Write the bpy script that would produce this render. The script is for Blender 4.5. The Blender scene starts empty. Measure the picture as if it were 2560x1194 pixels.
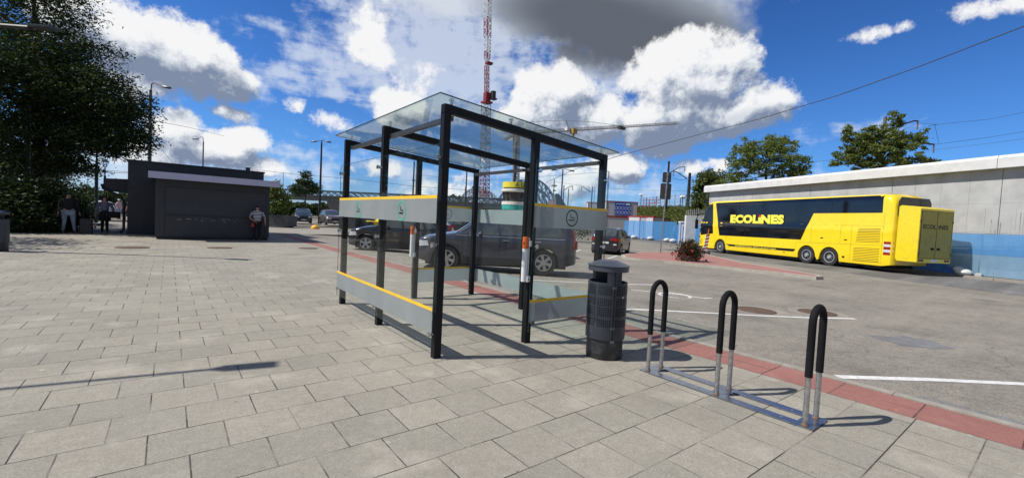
import bpy, math, random
import numpy as np
from mathutils import Vector, Matrix
random.seed(7); RNG = np.random.default_rng(7)
R = math.radians
scene = bpy.context.scene
col = scene.collection

# ------------------------------------------------------------------ camera
F_PX, CX, CY, CAM_H = 1100., 1280., 597., 1.5
pitch = math.atan(45 / F_PX); roll = 0.05; yaw = R(38)
FW = Vector((math.sin(yaw) * math.cos(pitch), math.cos(yaw) * math.cos(pitch), -math.sin(pitch)))
rt0 = Vector((math.cos(yaw), -math.sin(yaw), 0)); up0 = rt0.cross(FW)
c_, s_ = math.cos(roll), math.sin(roll)
RT = c_ * rt0 + s_ * up0; UP = c_ * up0 - s_ * rt0
CAMP = Vector((0, 0, CAM_H))
cam = bpy.data.cameras.new('camera'); camo = bpy.data.objects.new('camera', cam); col.objects.link(camo)
cam.sensor_fit = 'HORIZONTAL'; cam.sensor_width = 36; cam.lens = 36 * F_PX / 2560
cam.clip_start = 0.05; cam.clip_end = 6000
m = Matrix((RT, UP, -FW)).transposed().to_4x4(); m.translation = CAMP
camo.matrix_world = m; scene.camera = camo

def ray(px, py): return FW + (px - CX) / F_PX * RT - (py - CY) / F_PX * UP
def at(px, py, z=0.):            # point on the level z seen at a pixel of the photograph
    d = ray(px, py); t = (z - CAM_H) / d.z; return CAMP + d * t
def pt(px, py, depth): return CAMP + ray(px, py) * depth
def gz(x): 
    t = min(1, max(0, (x - 5.7) / 5)); return -.13 * t * t * (3 - 2 * t)
def zat(px, py, x, y):           # height over (x,y) that shows at row py
    d0 = Vector((x, y, 0)); w = d0.dot(Vector((FW.x, FW.y, 0)))
    lo, hi = -5., 200.
    for _ in range(50):
        mid = (lo + hi) / 2; v = Vector((x, y, mid)) - CAMP
        r = CY - F_PX * v.dot(UP) / v.dot(FW)
        if r > py: lo = mid
        else: hi = mid
    return lo

# ------------------------------------------------------------------ materials
MATS = {}
def nodes_of(name):
    m = bpy.data.materials.new(name); m.use_nodes = True
    nt = m.node_tree; return m, nt, nt.nodes, nt.links
def N(nt, t, **kw):
    n = nt.nodes.new('ShaderNode' + t)
    for k, v in kw.items():
        if k.startswith('i_'):
            n.inputs[k[2:].replace('_', ' ')].default_value = v
        else: setattr(n, k, v)
    return n
def mat(name, color, rough=.6, metal=0., var=.12, scale=4., bump=0., bscale=60., spec=.5, coat=0., dirt=None, transl=None):
    if name in MATS: return MATS[name]
    m, nt, ns, L = nodes_of(name); b = ns['Principled BSDF']
    b.inputs['Roughness'].default_value = rough; b.inputs['Metallic'].default_value = metal
    b.inputs['Specular IOR Level'].default_value = spec; b.inputs['Coat Weight'].default_value = coat
    b.inputs['Coat Roughness'].default_value = .05
    tc = N(nt, 'TexCoord'); nz = N(nt, 'TexNoise', i_Scale=scale, i_Detail=5.); L.new(tc.outputs['Object'], nz.inputs['Vector'])
    mr = N(nt, 'MapRange'); mr.inputs['To Min'].default_value = 1 - var; mr.inputs['To Max'].default_value = 1 + var
    mr.inputs['From Min'].default_value = .3; mr.inputs['From Max'].default_value = .7
    L.new(nz.outputs['Fac'], mr.inputs['Value'])
    vm = N(nt, 'VectorMath', operation='SCALE'); vm.inputs[0].default_value = color[:3]; L.new(mr.outputs[0], vm.inputs['Scale'])
    out = vm.outputs[0]
    if dirt:
        n2 = N(nt, 'TexNoise', i_Scale=dirt[1], i_Detail=8., i_Roughness=.65); L.new(tc.outputs['Object'], n2.inputs['Vector'])
        r2 = N(nt, 'MapRange'); r2.inputs['From Min'].default_value = .52; r2.inputs['From Max'].default_value = .7; r2.inputs['To Max'].default_value = dirt[2]
        L.new(n2.outputs['Fac'], r2.inputs['Value'])
        mx = N(nt, 'MixRGB'); L.new(r2.outputs[0], mx.inputs['Fac']); L.new(out, mx.inputs[1]); mx.inputs[2].default_value = (*dirt[0], 1); out = mx.outputs[0]
    L.new(out, b.inputs['Base Color'])
    if bump:
        n3 = N(nt, 'TexNoise', i_Scale=bscale, i_Detail=4.); L.new(tc.outputs['Object'], n3.inputs['Vector'])
        bp = N(nt, 'Bump', i_Strength=bump, i_Distance=.01); L.new(n3.outputs['Fac'], bp.inputs['Height']); L.new(bp.outputs[0], b.inputs['Normal'])
    MATS[name] = m; return m
def leafmat(name, c1, c2, c3=None):
    m, nt, ns, L = nodes_of(name); b = ns['Principled BSDF']; b.inputs['Roughness'].default_value = .55
    b.inputs['Specular IOR Level'].default_value = .3
    g = N(nt, 'NewGeometry'); cr = N(nt, 'ValToRGB'); cr.color_ramp.elements[0].color = (*c1, 1); cr.color_ramp.elements[1].color = (*c2, 1)
    if c3: e = cr.color_ramp.elements.new(.93); e.color = (*c2, 1); cr.color_ramp.elements[-1].color = (*c3, 1)
    L.new(g.outputs['Random Per Island'], cr.inputs[0]); L.new(cr.outputs[0], b.inputs['Base Color'])
    tr = N(nt, 'BsdfTranslucent'); L.new(cr.outputs[0], tr.inputs['Color']); mx = N(nt, 'MixShader'); mx.inputs[0].default_value = .4
    L.new(b.outputs[0], mx.inputs[1]); L.new(tr.outputs[0], mx.inputs[2]); L.new(mx.outputs[0], ns['Material Output'].inputs['Surface'])
    return m
def glassmat(name, tint, refl=1.0, rough=.0, dust=0., dustc=(.5, .52, .5)):
    m, nt, ns, L = nodes_of(name); ns.remove(ns['Principled BSDF'])
    t = N(nt, 'BsdfTransparent'); t.inputs['Color'].default_value = (*tint, 1)
    g = N(nt, 'BsdfGlossy'); g.inputs['Roughness'].default_value = rough; g.inputs['Color'].default_value = (.95, 1, .98, 1)
    fr = N(nt, 'LayerWeight'); fr.inputs['Blend'].default_value = .5; pw = N(nt, 'Math', operation='POWER'); pw.inputs[1].default_value = 5.; L.new(fr.outputs['Facing'], pw.inputs[0])
    sch = N(nt, 'Math', operation='MULTIPLY_ADD'); sch.inputs[1].default_value = .96; sch.inputs[2].default_value = .04; L.new(pw.outputs[0], sch.inputs[0])
    mm = N(nt, 'Math', operation='MULTIPLY', use_clamp=True); mm.inputs[1].default_value = refl; L.new(sch.outputs[0], mm.inputs[0]); mx = N(nt, 'MixShader'); L.new(mm.outputs[0], mx.inputs[0])
    L.new(t.outputs[0], mx.inputs[1]); L.new(g.outputs[0], mx.inputs[2]); out = mx
    if dust:
        tc = N(nt, 'TexCoord'); nz = N(nt, 'TexNoise', i_Scale=2.2, i_Detail=8., i_Roughness=.7); L.new(tc.outputs['Object'], nz.inputs['Vector'])
        mr = N(nt, 'MapRange'); mr.inputs['From Min'].default_value = .35; mr.inputs['From Max'].default_value = .8; mr.inputs['To Min'].default_value = dust * .3; mr.inputs['To Max'].default_value = dust * 1.6
        L.new(nz.outputs['Fac'], mr.inputs['Value'])
        df = N(nt, 'BsdfDiffuse'); df.inputs['Color'].default_value = (*dustc, 1)
        tl = N(nt, 'BsdfTranslucent'); tl.inputs['Color'].default_value = (*dustc, 1)
        m1 = N(nt, 'MixShader'); m1.inputs[0].default_value = .5; L.new(df.outputs[0], m1.inputs[1]); L.new(tl.outputs[0], m1.inputs[2])
        m2 = N(nt, 'MixShader'); L.new(mr.outputs[0], m2.inputs[0]); L.new(mx.outputs[0], m2.inputs[1]); L.new(m1.outputs[0], m2.inputs[2]); out = m2
    L.new(out.outputs[0], ns['Material Output'].inputs['Surface']); return m
def filmmat(name, color, alpha, transl=.5):
    m, nt, ns, L = nodes_of(name); ns.remove(ns['Principled BSDF'])
    t = N(nt, 'BsdfTransparent'); df = N(nt, 'BsdfDiffuse'); tl = N(nt, 'BsdfTranslucent')
    tc = N(nt, 'TexCoord'); nz = N(nt, 'TexNoise', i_Scale=3., i_Detail=6.); L.new(tc.outputs['Object'], nz.inputs['Vector'])
    cr = N(nt, 'MapRange'); cr.inputs['To Min'].default_value = .85; cr.inputs['To Max'].default_value = 1.15; L.new(nz.outputs['Fac'], cr.inputs['Value'])
    vm = N(nt, 'VectorMath', operation='SCALE'); vm.inputs[0].default_value = color; L.new(cr.outputs[0], vm.inputs['Scale'])
    L.new(vm.outputs[0], df.inputs['Color']); L.new(vm.outputs[0], tl.inputs['Color']); t.inputs['Color'].default_value = (*[min(1, c * .4 + .6) for c in color], 1)
    m1 = N(nt, 'MixShader'); m1.inputs[0].default_value = transl; L.new(df.outputs[0], m1.inputs[1]); L.new(tl.outputs[0], m1.inputs[2])
    m2 = N(nt, 'MixShader'); m2.inputs[0].default_value = alpha; L.new(t.outputs[0], m2.inputs[1]); L.new(m1.outputs[0], m2.inputs[2])
    L.new(m2.outputs[0], ns['Material Output'].inputs['Surface']); return m

# ------------------------------------------------------------------ mesh builder
def tagp(o, label=None, cat=None, group=None, kind=None):
    if label: o['label'] = label
    if cat: o['category'] = cat
    if group: o['group'] = group
    if kind: o['kind'] = kind
    return o
def link_mesh(name, me, m, parent=None, smooth=False):
    o = bpy.data.objects.new(name, me); col.objects.link(o)
    if m: me.materials.append(m)
    if parent: o.parent = parent
    if smooth: me.polygons.foreach_set('use_smooth', [True] * len(me.polygons))
    return o
class MB:
    def __init__(s): s.v = []; s.f = []
    def add(s, vs, fs):
        b = len(s.v); s.v += [tuple(v) for v in vs]; s.f += [tuple(i + b for i in f) for f in fs]; return s
    def box(s, x0, x1, y0, y1, z0, z1, bev=0.):
        if bev <= 0:
            return s.add([(x0, y0, z0), (x1, y0, z0), (x1, y1, z0), (x0, y1, z0), (x0, y0, z1), (x1, y0, z1), (x1, y1, z1), (x0, y1, z1)],
                     [(3, 2, 1, 0), (4, 5, 6, 7), (0, 1, 5, 4), (1, 2, 6, 5), (2, 3, 7, 6), (3, 0, 4, 7)])
        b = bev; P = [(x0 + b, y0), (x1 - b, y0), (x1, y0 + b), (x1, y1 - b), (x1 - b, y1), (x0 + b, y1), (x0, y1 - b), (x0, y0 + b)]
        ins = [(x0 + b, y0 + b), (x1 - b, y0 + b), (x1 - b, y0 + b), (x1 - b, y1 - b), (x1 - b, y1 - b), (x0 + b, y1 - b), (x0 + b, y1 - b), (x0 + b, y0 + b)]
        vs = [(*p, z0) for p in P] + [(*p, z1 - b) for p in P] + [((p[0] + q[0]) / 2, (p[1] + q[1]) / 2, z1) for p, q in zip(ins, ins)]
        fs = [tuple(range(7, -1, -1)), tuple(range(16, 24))]
        for k in range(2):
            for i in range(8): j = (i + 1) % 8; fs.append((k * 8 + i, k * 8 + j, k * 8 + 8 + j, k * 8 + 8 + i))
        return s.add(vs, fs)
    def cyl(s, a, b, r0, r1=None, n=12, cap=True):
        a = Vector(a); b = Vector(b); r1 = r0 if r1 is None else r1; d = (b - a)
        if d.length < 1e-9: return s
        d.normalize(); u = d.orthogonal().normalized(); w = d.cross(u)
        vs = []
        for p, r in ((a, r0), (b, r1)):
            for i in range(n): t = 2 * math.pi * i / n; vs.append(p + u * math.cos(t) * r + w * math.sin(t) * r)
        fs = [(i, (i + 1) % n, n + (i + 1) % n, n + i) for i in range(n)]
        if cap: fs += [tuple(range(n - 1, -1, -1)), tuple(range(n, 2 * n))]
        return s.add(vs, fs)
    def bar(s, a, b, w, h=None):       # square bar
        h = h or w; a = Vector(a); b = Vector(b); d = (b - a).normalized()
        u = d.cross(Vector((0, 0, 1)));  u = Vector((1, 0, 0)) if u.length < 1e-3 else u.normalized(); t = u.cross(d)
        vs = [p + u * sx * w / 2 + t * sy * h / 2 for p in (a, b) for sx, sy in ((-1, -1), (1, -1), (1, 1), (-1, 1))]
        return s.add(vs, [(3, 2, 1, 0), (4, 5, 6, 7), (0, 1, 5, 4), (1, 2, 6, 5), (2, 3, 7, 6), (3, 0, 4, 7)])
    def tube(s, pts, r, n=10, cap=True):
        pts = [Vector(p) for p in pts]; rs = r if isinstance(r, (list, tuple)) else [r] * len(pts); vs = []; u = None
        for i, p in enumerate(pts):
            d = (pts[min(i + 1, len(pts) - 1)] - pts[max(i - 1, 0)]).normalized()
            u = d.orthogonal().normalized() if u is None else (u - d * u.dot(d)).normalized()
            w = d.cross(u)
            for k in range(n): t = 2 * math.pi * k / n; vs.append(p + (u * math.cos(t) + w * math.sin(t)) * rs[i])
        fs = []
        for i in range(len(pts) - 1):
            for k in range(n): j = (k + 1) % n; fs.append((i * n + k, i * n + j, i * n + n + j, i * n + n + k))
        if cap: fs += [tuple(range(n - 1, -1, -1)), tuple(range((len(pts) - 1) * n, len(pts) * n))]
        return s.add(vs, fs)
    def lathe(s, prof, n=32, c=(0, 0, 0), cap=True):   # prof: (r,z)
        vs = [(c[0] + r * math.cos(2 * math.pi * k / n), c[1] + r * math.sin(2 * math.pi * k / n), c[2] + z) for r, z in prof for k in range(n)]
        fs = [(i * n + k, i * n + (k + 1) % n, (i + 1) * n + (k + 1) % n, (i + 1) * n + k) for i in range(len(prof) - 1) for k in range(n)]
        if cap: fs += [tuple(range(n - 1, -1, -1)), tuple(range((len(prof) - 1) * n, len(prof) * n))]
        return s.add(vs, fs)
    def prism(s, poly, z0, z1):
        n = len(poly)
        A = sum(poly[i][0] * poly[(i + 1) % n][1] - poly[(i + 1) % n][0] * poly[i][1] for i in range(n))
        if A < 0: poly = poly[::-1]
        vs = [(*p[:2], z0) for p in poly] + [(*p[:2], z1) for p in poly]
        return s.add(vs, [tuple(range(n - 1, -1, -1)), tuple(range(n, 2 * n))] + [(i, (i + 1) % n, n + (i + 1) % n, n + i) for i in range(n)])
    def quad(s, a, b, c, d): return s.add([a, b, c, d], [(0, 1, 2, 3)])
    def sphere(s, c, r, n=10, m=6, sc=(1, 1, 1)):
        vs = []; 
        for i in range(m + 1):
            ph = math.pi * i / m
            for k in range(n): th = 2 * math.pi * k / n; vs.append((c[0] + r * sc[0] * math.sin(ph) * math.cos(th), c[1] + r * sc[1] * math.sin(ph) * math.sin(th), c[2] - r * sc[2] * math.cos(ph)))
        return s.add(vs, [(i * n + k, i * n + (k + 1) % n, (i + 1) * n + (k + 1) % n, (i + 1) * n + k) for i in range(m) for k in range(n)])
    def ring(s, c, r, tube_r, axis_u, axis_w, n=32, k=8, sx=1.):
        c = Vector(c); u = Vector(axis_u); w = Vector(axis_w)
        pts = [c + u * math.cos(2 * math.pi * i / n) * r * sx + w * math.sin(2 * math.pi * i / n) * r for i in range(n)]
        pts.append(pts[0]); return s.tube(pts, tube_r, k, cap=False)
    def build(s, name, m, parent=None, smooth=False, loc=None):
        me = bpy.data.meshes.new(name); me.from_pydata(s.v, [], s.f); me.update()
        o = link_mesh(name, me, m, parent)
        if smooth:
            me.polygons.foreach_set('use_smooth', [True] * len(me.polygons))
            try: me.set_sharp_from_angle(angle=R(38))
            except Exception: pass
        if loc: o.location = loc
        return o
def thing(name, label, cat, loc=(0, 0, 0), rz=0, group=None):
    o = bpy.data.objects.new(name, None); col.objects.link(o); o.empty_display_size = .2
    o.location = loc; o.rotation_euler = (0, 0, rz); return tagp(o, label, cat, group)
def struct(name, mb, m): return tagp(mb.build(name, m), kind='structure')
def dup(root, loc, rz=None, label=None, group=None):
    r = root.copy(); col.objects.link(r); r.location = loc
    if rz is not None: r.rotation_euler = (0, 0, rz)
    if label: r['label'] = label
    if group: r['group'] = group
    for ch in list(root.children):
        c = ch.copy(); col.objects.link(c); c.parent = r
        for g in list(ch.children): d = g.copy(); col.objects.link(d); d.parent = c
    return r
def text(body, size, m, parent, mtx, name='lettering', extrude=.003, offset=0., shear=0., sx=1., align='LEFT', space=1.):
    cu = bpy.data.curves.new(name, 'FONT'); cu.body = body; cu.size = size; cu.extrude = extrude; cu.offset = offset; cu.shear = shear
    cu.align_x = align; cu.space_character = space; cu.resolution_u = 3
    to = bpy.data.objects.new(name, cu); col.objects.link(to)
    dg = bpy.context.evaluated_depsgraph_get(); me = bpy.data.meshes.new_from_object(to.evaluated_get(dg)); bpy.data.objects.remove(to)
    me.transform(mtx @ Matrix.Diagonal((sx, 1, 1, 1))); me.materials.clear(); return link_mesh(name, me, m, parent)
def mtx(x, y, z, o):
    M = Matrix((Vector(x), Vector(y), Vector(z))).transposed().to_4x4(); M.translation = Vector(o); return M
def skin(name, joints, edges, m, parent, sub=2):
    """joints: name -> (x,y,z,rx,ry)"""
    ks = list(joints); me = bpy.data.meshes.new(name); me.from_pydata([joints[k][:3] for k in ks], [(ks.index(a), ks.index(b)) for a, b in edges], [])
    o = bpy.data.objects.new(name, me); col.objects.link(o)
    o.modifiers.new('s', 'SKIN'); sm = o.modifiers.new('u', 'SUBSURF'); sm.levels = sub; sm.render_levels = sub
    for i, k in enumerate(ks):
        sv = me.skin_vertices[0].data[i]; sv.radius = joints[k][3:5]; sv.use_root = (i == 0)
    dg = bpy.context.evaluated_depsgraph_get(); me2 = bpy.data.meshes.new_from_object(o.evaluated_get(dg)); bpy.data.objects.remove(o)
    return link_mesh(name, me2, m, parent, smooth=True)

# ------------------------------------------------------------------ leaves
def leaf_mesh(name, pts, size, m, parent, aspect=.5, droop=0.):
    n = len(pts); a = RNG.normal(size=(n, 3)); a[:, 2] = a[:, 2] * .6 - droop; a /= np.linalg.norm(a, axis=1)[:, None]
    b = RNG.normal(size=(n, 3)); b -= a * (a * b).sum(1)[:, None]; b /= np.linalg.norm(b, axis=1)[:, None]
    s = size * RNG.uniform(.6, 1.35, size=(n, 1)); V = np.empty((n, 4, 3))
    V[:, 0] = pts - a * s; V[:, 1] = pts + b * s * aspect; V[:, 2] = pts + a * s; V[:, 3] = pts - b * s * aspect
    me = bpy.data.meshes.new(name); me.vertices.add(4 * n); me.vertices.foreach_set('co', V.reshape(-1)); me.loops.add(4 * n)
    me.loops.foreach_set('vertex_index', np.arange(4 * n, dtype=np.int32)); me.polygons.add(n)
    me.polygons.foreach_set('loop_start', np.arange(n, dtype=np.int32) * 4); me.polygons.foreach_set('loop_total', np.full(n, 4, dtype=np.int32))
    me.update(); me.validate(); return link_mesh(name, me, m, parent)
def crown_pts(blobs, per=26, spread=.35, shell=.55):
    """blobs: (center, radii(3), n clusters)"""
    out = []; tips = []
    for c, r, n in blobs:
        d = RNG.normal(size=(n, 3)); d /= np.linalg.norm(d, axis=1)[:, None]
        rad = RNG.uniform(shell ** 3, 1.12, size=(n, 1)) ** (1 / 3); p = np.array(c) + d * rad * np.array(r); tips.append(p)
        k = RNG.integers(per // 2, per * 3 // 2, size=n)
        q = np.repeat(p, k, axis=0); out.append(q + RNG.normal(size=q.shape) * spread * np.array([1, 1, .6]))
    return np.concatenate(out), tips
def make_tree(name, label, cat, base, trunk, trunk_r, blobs, leaf, m, bark, per=26, spread=.35, group=None, limbs=8, aspect=.5, droop=.2, shell=.55):
    t = thing(name, label, cat, base, 0, group); bx = Vector(base)
    loc = [Vector(p) - bx for p in trunk]; mb = MB(); n = len(loc); mb.tube(loc, [trunk_r * (1 - .45 * i / (n - 1)) for i in range(n)], 10)
    bl = [(tuple(Vector(c) - bx), r, k) for c, r, k in blobs]; pts, tips = crown_pts(bl, per, spread, shell)
    top = loc[-1]
    for (c, r, k), tp in zip(bl, tips):
        c = Vector(c); src = min(loc[1:], key=lambda q: (q - c).length + max(0, q.z - c.z)) if n > 2 else top
        mid = (src + c) / 2 + Vector((random.uniform(-.3, .3), random.uniform(-.3, .3), random.uniform(-.1, .3)))
        mb.tube([src, mid, c], [trunk_r * .45, trunk_r * .28, trunk_r * .14], 7)
        for j in range(limbs):
            q = Vector(tp[random.randrange(len(tp))]); mb.tube([c, (c + q) / 2 + Vector((0, 0, random.uniform(-.1, .2))), q], [trunk_r * .13, trunk_r * .07, .008], 5)
    mb.build('trunk', bark, t, smooth=True); leaf_mesh('crown', pts, leaf, m, t, aspect, droop); return t

# ------------------------------------------------------------------ light + sky
SUN_EL, SUN_DIR = R(51), (-.89, .454)       # horizontal direction towards the sun
sd = Vector((SUN_DIR[0], SUN_DIR[1], 0)).normalized() * math.cos(SUN_EL) + Vector((0, 0, math.sin(SUN_EL)))
sl = bpy.data.lights.new('sun', 'SUN'); sl.energy = 4.9; sl.angle = R(.55); sl.color = (1, .955, .88)
so = bpy.data.objects.new('sun', sl); col.objects.link(so); so.rotation_euler = sd.to_track_quat('Z', 'Y').to_euler()
w = bpy.data.worlds.new('World'); scene.world = w; w.use_nodes = True; nt = w.node_tree; ns = nt.nodes; L = nt.links; ns.clear()
SKYS = .062
def build_world():
    out = N(nt, 'OutputWorld'); bg = N(nt, 'Background'); bg.inputs['Strength'].default_value = SKYS; L.new(bg.outputs[0], out.inputs[0])
    sky = N(nt, 'TexSky', sky_type='NISHITA', sun_disc=False); sky.sun_elevation = SUN_EL; sky.sun_rotation = math.atan2(SUN_DIR[0], SUN_DIR[1])
    sky.air_density = 1.0; sky.dust_density = .35; sky.ozone_density = 3.5
    tc = N(nt, 'TexCoord'); D = tc.outputs['Generated']
    sp = N(nt, 'SeparateXYZ'); L.new(D, sp.inputs[0])
    az = N(nt, 'Math', operation='ARCTAN2'); L.new(sp.outputs[0], az.inputs[0]); L.new(sp.outputs[1], az.inputs[1])
    el = N(nt, 'Math', operation='ARCSINE'); L.new(sp.outputs[2], el.inputs[0])
    uv = N(nt, 'CombineXYZ'); L.new(az.outputs[0], uv.inputs[0]); L.new(el.outputs[0], uv.inputs[1])
    uvc = N(nt, 'VectorMath', operation='ADD'); L.new(uv.outputs[0], uvc.inputs[0])
    def azel(px, py): d = ray(px, py).normalized(); return Vector((math.atan2(d.x, d.y), math.asin(d.z)))
    def fbm(src, scale, detail, rough=.55, stretch=(1, 1, 1), rot=0., dist=0.):
        mp = N(nt, 'Mapping'); mp.inputs['Scale'].default_value = stretch; mp.inputs['Rotation'].default_value = (0, 0, rot); L.new(src, mp.inputs['Vector'])
        nz = N(nt, 'TexNoise', i_Scale=scale, i_Detail=detail, i_Roughness=rough, i_Distortion=dist); L.new(mp.outputs[0], nz.inputs['Vector']); return nz.outputs['Fac']
    def M(op, a, b=None, c=None, clamp=False):
        n = N(nt, 'Math', operation=op, use_clamp=clamp)
        for i, v in enumerate((a, b, c)):
            if v is None: continue
            if isinstance(v, (int, float)): n.inputs[i].default_value = v
            else: L.new(v, n.inputs[i])
        return n.outputs[0]
    def sstep(v, a, b):
        n = N(nt, 'MapRange', interpolation_type='SMOOTHSTEP'); n.inputs['From Min'].default_value = a; n.inputs['From Max'].default_value = b; L.new(v, n.inputs['Value']); return n.outputs[0]
    def mono(uvs):
        q = N(nt, 'SeparateXYZ'); L.new(uvs, q.inputs[0]); a = N(nt, 'CombineXYZ'); b = N(nt, 'CombineXYZ')
        L.new(M('MULTIPLY', q.outputs[0], q.outputs[0]), a.inputs[0]); L.new(M('MULTIPLY', q.outputs[0], q.outputs[1]), a.inputs[1]); L.new(M('MULTIPLY', q.outputs[1], q.outputs[1]), a.inputs[2])
        L.new(q.outputs[0], b.inputs[0]); L.new(q.outputs[1], b.inputs[1]); b.inputs[2].default_value = 1.; return a.outputs[0], b.outputs[0]
    def mask(mn, blobs, prev=None):
        cur = None; AA, BB = mn
        for (px, py, a, b, ang, amp) in blobs:
            c = azel(px, py) - AZ0; ca, sa = math.cos(R(ang)), math.sin(R(ang))
            e1 = azel(px + a * ca, py + a * sa) - AZ0 - c; t = math.atan2(e1.y, e1.x); r1 = e1.length; r2 = (azel(px - b * sa, py + b * ca) - AZ0 - c).length
            # amp * (1 - x^2 - y^2), an ellipse of half axes r1, r2 written out in u^2, uv, v^2, u, v, 1
            p, q = math.cos(t) / r1, math.sin(t) / r1; r, s_ = -math.sin(t) / r2, math.cos(t) / r2
            x0 = p * c.x + q * c.y; y0 = r * c.x + s_ * c.y
            k1 = (p * p + r * r, 2 * (p * q + r * s_), q * q + s_ * s_); k2 = (-2 * (p * x0 + r * y0), -2 * (q * x0 + s_ * y0), x0 * x0 + y0 * y0 - 1)
            d1 = N(nt, 'VectorMath', operation='DOT_PRODUCT'); L.new(AA, d1.inputs[0]); d1.inputs[1].default_value = [-amp * k for k in k1]
            d2 = N(nt, 'VectorMath', operation='DOT_PRODUCT'); L.new(BB, d2.inputs[0]); d2.inputs[1].default_value = [-amp * k for k in k2]
            if cur is None: cur = M('ADD', d1.outputs['Value'], d2.outputs['Value'])
            else:
                v = M('ADD', d1.outputs['Value'], d2.outputs['Value']); cur = M('SMOOTH_MAX', cur, v, .15)
        return M('MAXIMUM', cur, -1.5)
    AZ0 = azel(1280, 250); uvc.inputs[1].default_value = (-AZ0.x, -AZ0.y, 0); MN = mono(uvc.outputs[0])
    # px, py, half-width, half-height, rotation (deg, + = descending right), strength
    CUM = [(190, 30, 150, 100, 20, .7), (340, 105, 210, 105, 20, .9), (465, 145, 175, 95, 24, 1.0), (560, 200, 100, 60, 12, .8), (330, 200, 150, 70, 8, .6),
           (425, 320, 140, 60, 12, .8), (510, 365, 160, 52, 10, .75), (400, 380, 120, 60, 0, .7), (622, 352, 85, 38, 6, .8), (680, 416, 80, 32, 8, .75), (578, 285, 60, 22, 12, .45), (741, 265, 34, 22, 10, .38), (826, 302, 78, 26, 16, .5),
           (1385, 232, 115, 80, 0, .95), (1350, 300, 130, 65, 0, .9), (1490, 300, 130, 60, -8, .8), (1715, 195, 190, 115, -8, 1.15), (1655, 300, 160, 95, 0, 1.0), (1830, 285, 170, 65, -14, .85), (1760, 150, 130, 65, 10, .9),
           (1540, 418, 85, 48, 0, .9), (1440, 448, 130, 45, 0, .5), (1735, 415, 55, 24, 0, .5), (1790, 410, 36, 20, 0, .45), (1000, 268, 75, 50, 10, .62), (1045, 195, 55, 45, 0, .35), (940, 420, 70, 26, 0, .45), (1130, 470, 100, 32, 0, .4),
           (2188, 88, 70, 22, -10, .34), (2245, 72, 55, 16, -15, .32), (2450, 24, 130, 32, -8, .38), (2580, 0, 110, 45, 0, .45), (925, 75, 60, 60, 60, .22), (945, 140, 60, 40, 20, .28),
           (-300, 200, 300, 120, 0, .8), (2950, 250, 300, 90, 0, .7)]
    DARK = [(1590, 60, 290, 125, 6, 1.5), (1430, 20, 310, 110, 0, 1.2), (1130, -10, 300, 60, 4, .7), (1660, 110, 180, 90, 14, 1.0), (1480, 140, 130, 60, 10, .7), (1600, -250, 600, 260, 0, 1.2)]
    VEIL = [(1100, 150, 290, 190, 0, 1.5), (950, 60, 200, 110, 0, 1.0), (860, 140, 260, 60, 14, .9), (850, 215, 260, 45, 10, .9), (1450, 190, 200, 110, 0, 1.0), (720, 110, 120, 20, 14, .7), (640, 200, 60, 40, 60, .5), (300, 420, 600, 70, 2, .85), (1250, 440, 900, 70, 3, .6), (2100, 340, 180, 30, -10, .35), (1740, 60, 130, 60, 30, .55)]
    big = fbm(D, 6., 1.); fine = fbm(D, 15., 8., .66)
    nse = M('ADD', M('MULTIPLY_ADD', big, .9, -.45), M('MULTIPLY_ADD', fine, 2.6, -1.3))
    off = N(nt, 'VectorMath', operation='ADD'); off.inputs[1].default_value = (-.02, .035, 0); L.new(uvc.outputs[0], off.inputs[0])
    off3 = N(nt, 'VectorMath', operation='ADD'); off3.inputs[1].default_value = (-.010, .006, .022); L.new(D, off3.inputs[0])
    fine2 = fbm(off3.outputs[0], 15., 5., .66)
    d0 = mask(MN, CUM); d1 = mask(mono(off.outputs[0]), [b for b in CUM if b[2] > 60])
    dc = M('ADD', d0, nse); a = sstep(dc, -.08, .42)
    # light: thicker cloud towards the sun -> darker
    thick = M('ADD', M('MULTIPLY', M('SUBTRACT', d1, d0), 1.0), M('MULTIPLY', M('SUBTRACT', fine2, fine), 2.4))
    lit = M('MULTIPLY_ADD', thick, -1.05, .61); lit = M('SUBTRACT', lit, M('MULTIPLY', sstep(dc, .5, 1.5), .16), clamp=True)
    BASE = [(530, 208, 130, 48, 18, 1.), (430, 195, 190, 40, 12, .9), (250, 130, 110, 60, 35, .7), (480, 300, 120, 20, 8, .5), (450, 392, 150, 24, 4, .7), (1640, 345, 200, 50, -8, .9), (1850, 305, 150, 35, -14, .9), (1370, 320, 170, 38, 0, .8), (1540, 450, 90, 22, 0, .8)]
    lit = M('SUBTRACT', lit, M('MULTIPLY', sstep(M('ADD', mask(MN, BASE), M('MULTIPLY', nse, .4)), -.3, .9), .38), clamp=True)
    cr = N(nt, 'ValToRGB'); e = cr.color_ramp.elements; e[0].position = .12; e[0].color = (.20, .25, .36, 1); e[1].position = .95; e[1].color = (.86, .86, .87, 1)
    x = e.new(.45); x.color = (.42, .47, .56, 1); x = e.new(.7); x.color = (.70, .73, .78, 1); L.new(lit, cr.inputs[0])
    # dark overhead cloud
    dd = M('ADD', mask(MN, DARK), M('MULTIPLY', nse, .55)); ad = sstep(dd, -.25, .7)
    soft = fbm(D, 3.2, 4., .5)
    K = [(1560, 90, 330, 110, 4, 1.2), (1650, 130, 190, 80, 10, 1.), (1500, 40, 320, 80, 0, 1.)]
    kd = M('ADD', mask(MN, K), M('MULTIPLY_ADD', soft, 1.2, -.6)); kk = sstep(kd, -.6, 1.0)
    cd = N(nt, 'ValToRGB'); e = cd.color_ramp.elements; e[0].color = (.60, .65, .73, 1); e[1].color = (.115, .13, .16, 1); x = e.new(.5); x.color = (.25, .285, .34, 1); L.new(kk, cd.inputs[0])
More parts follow.
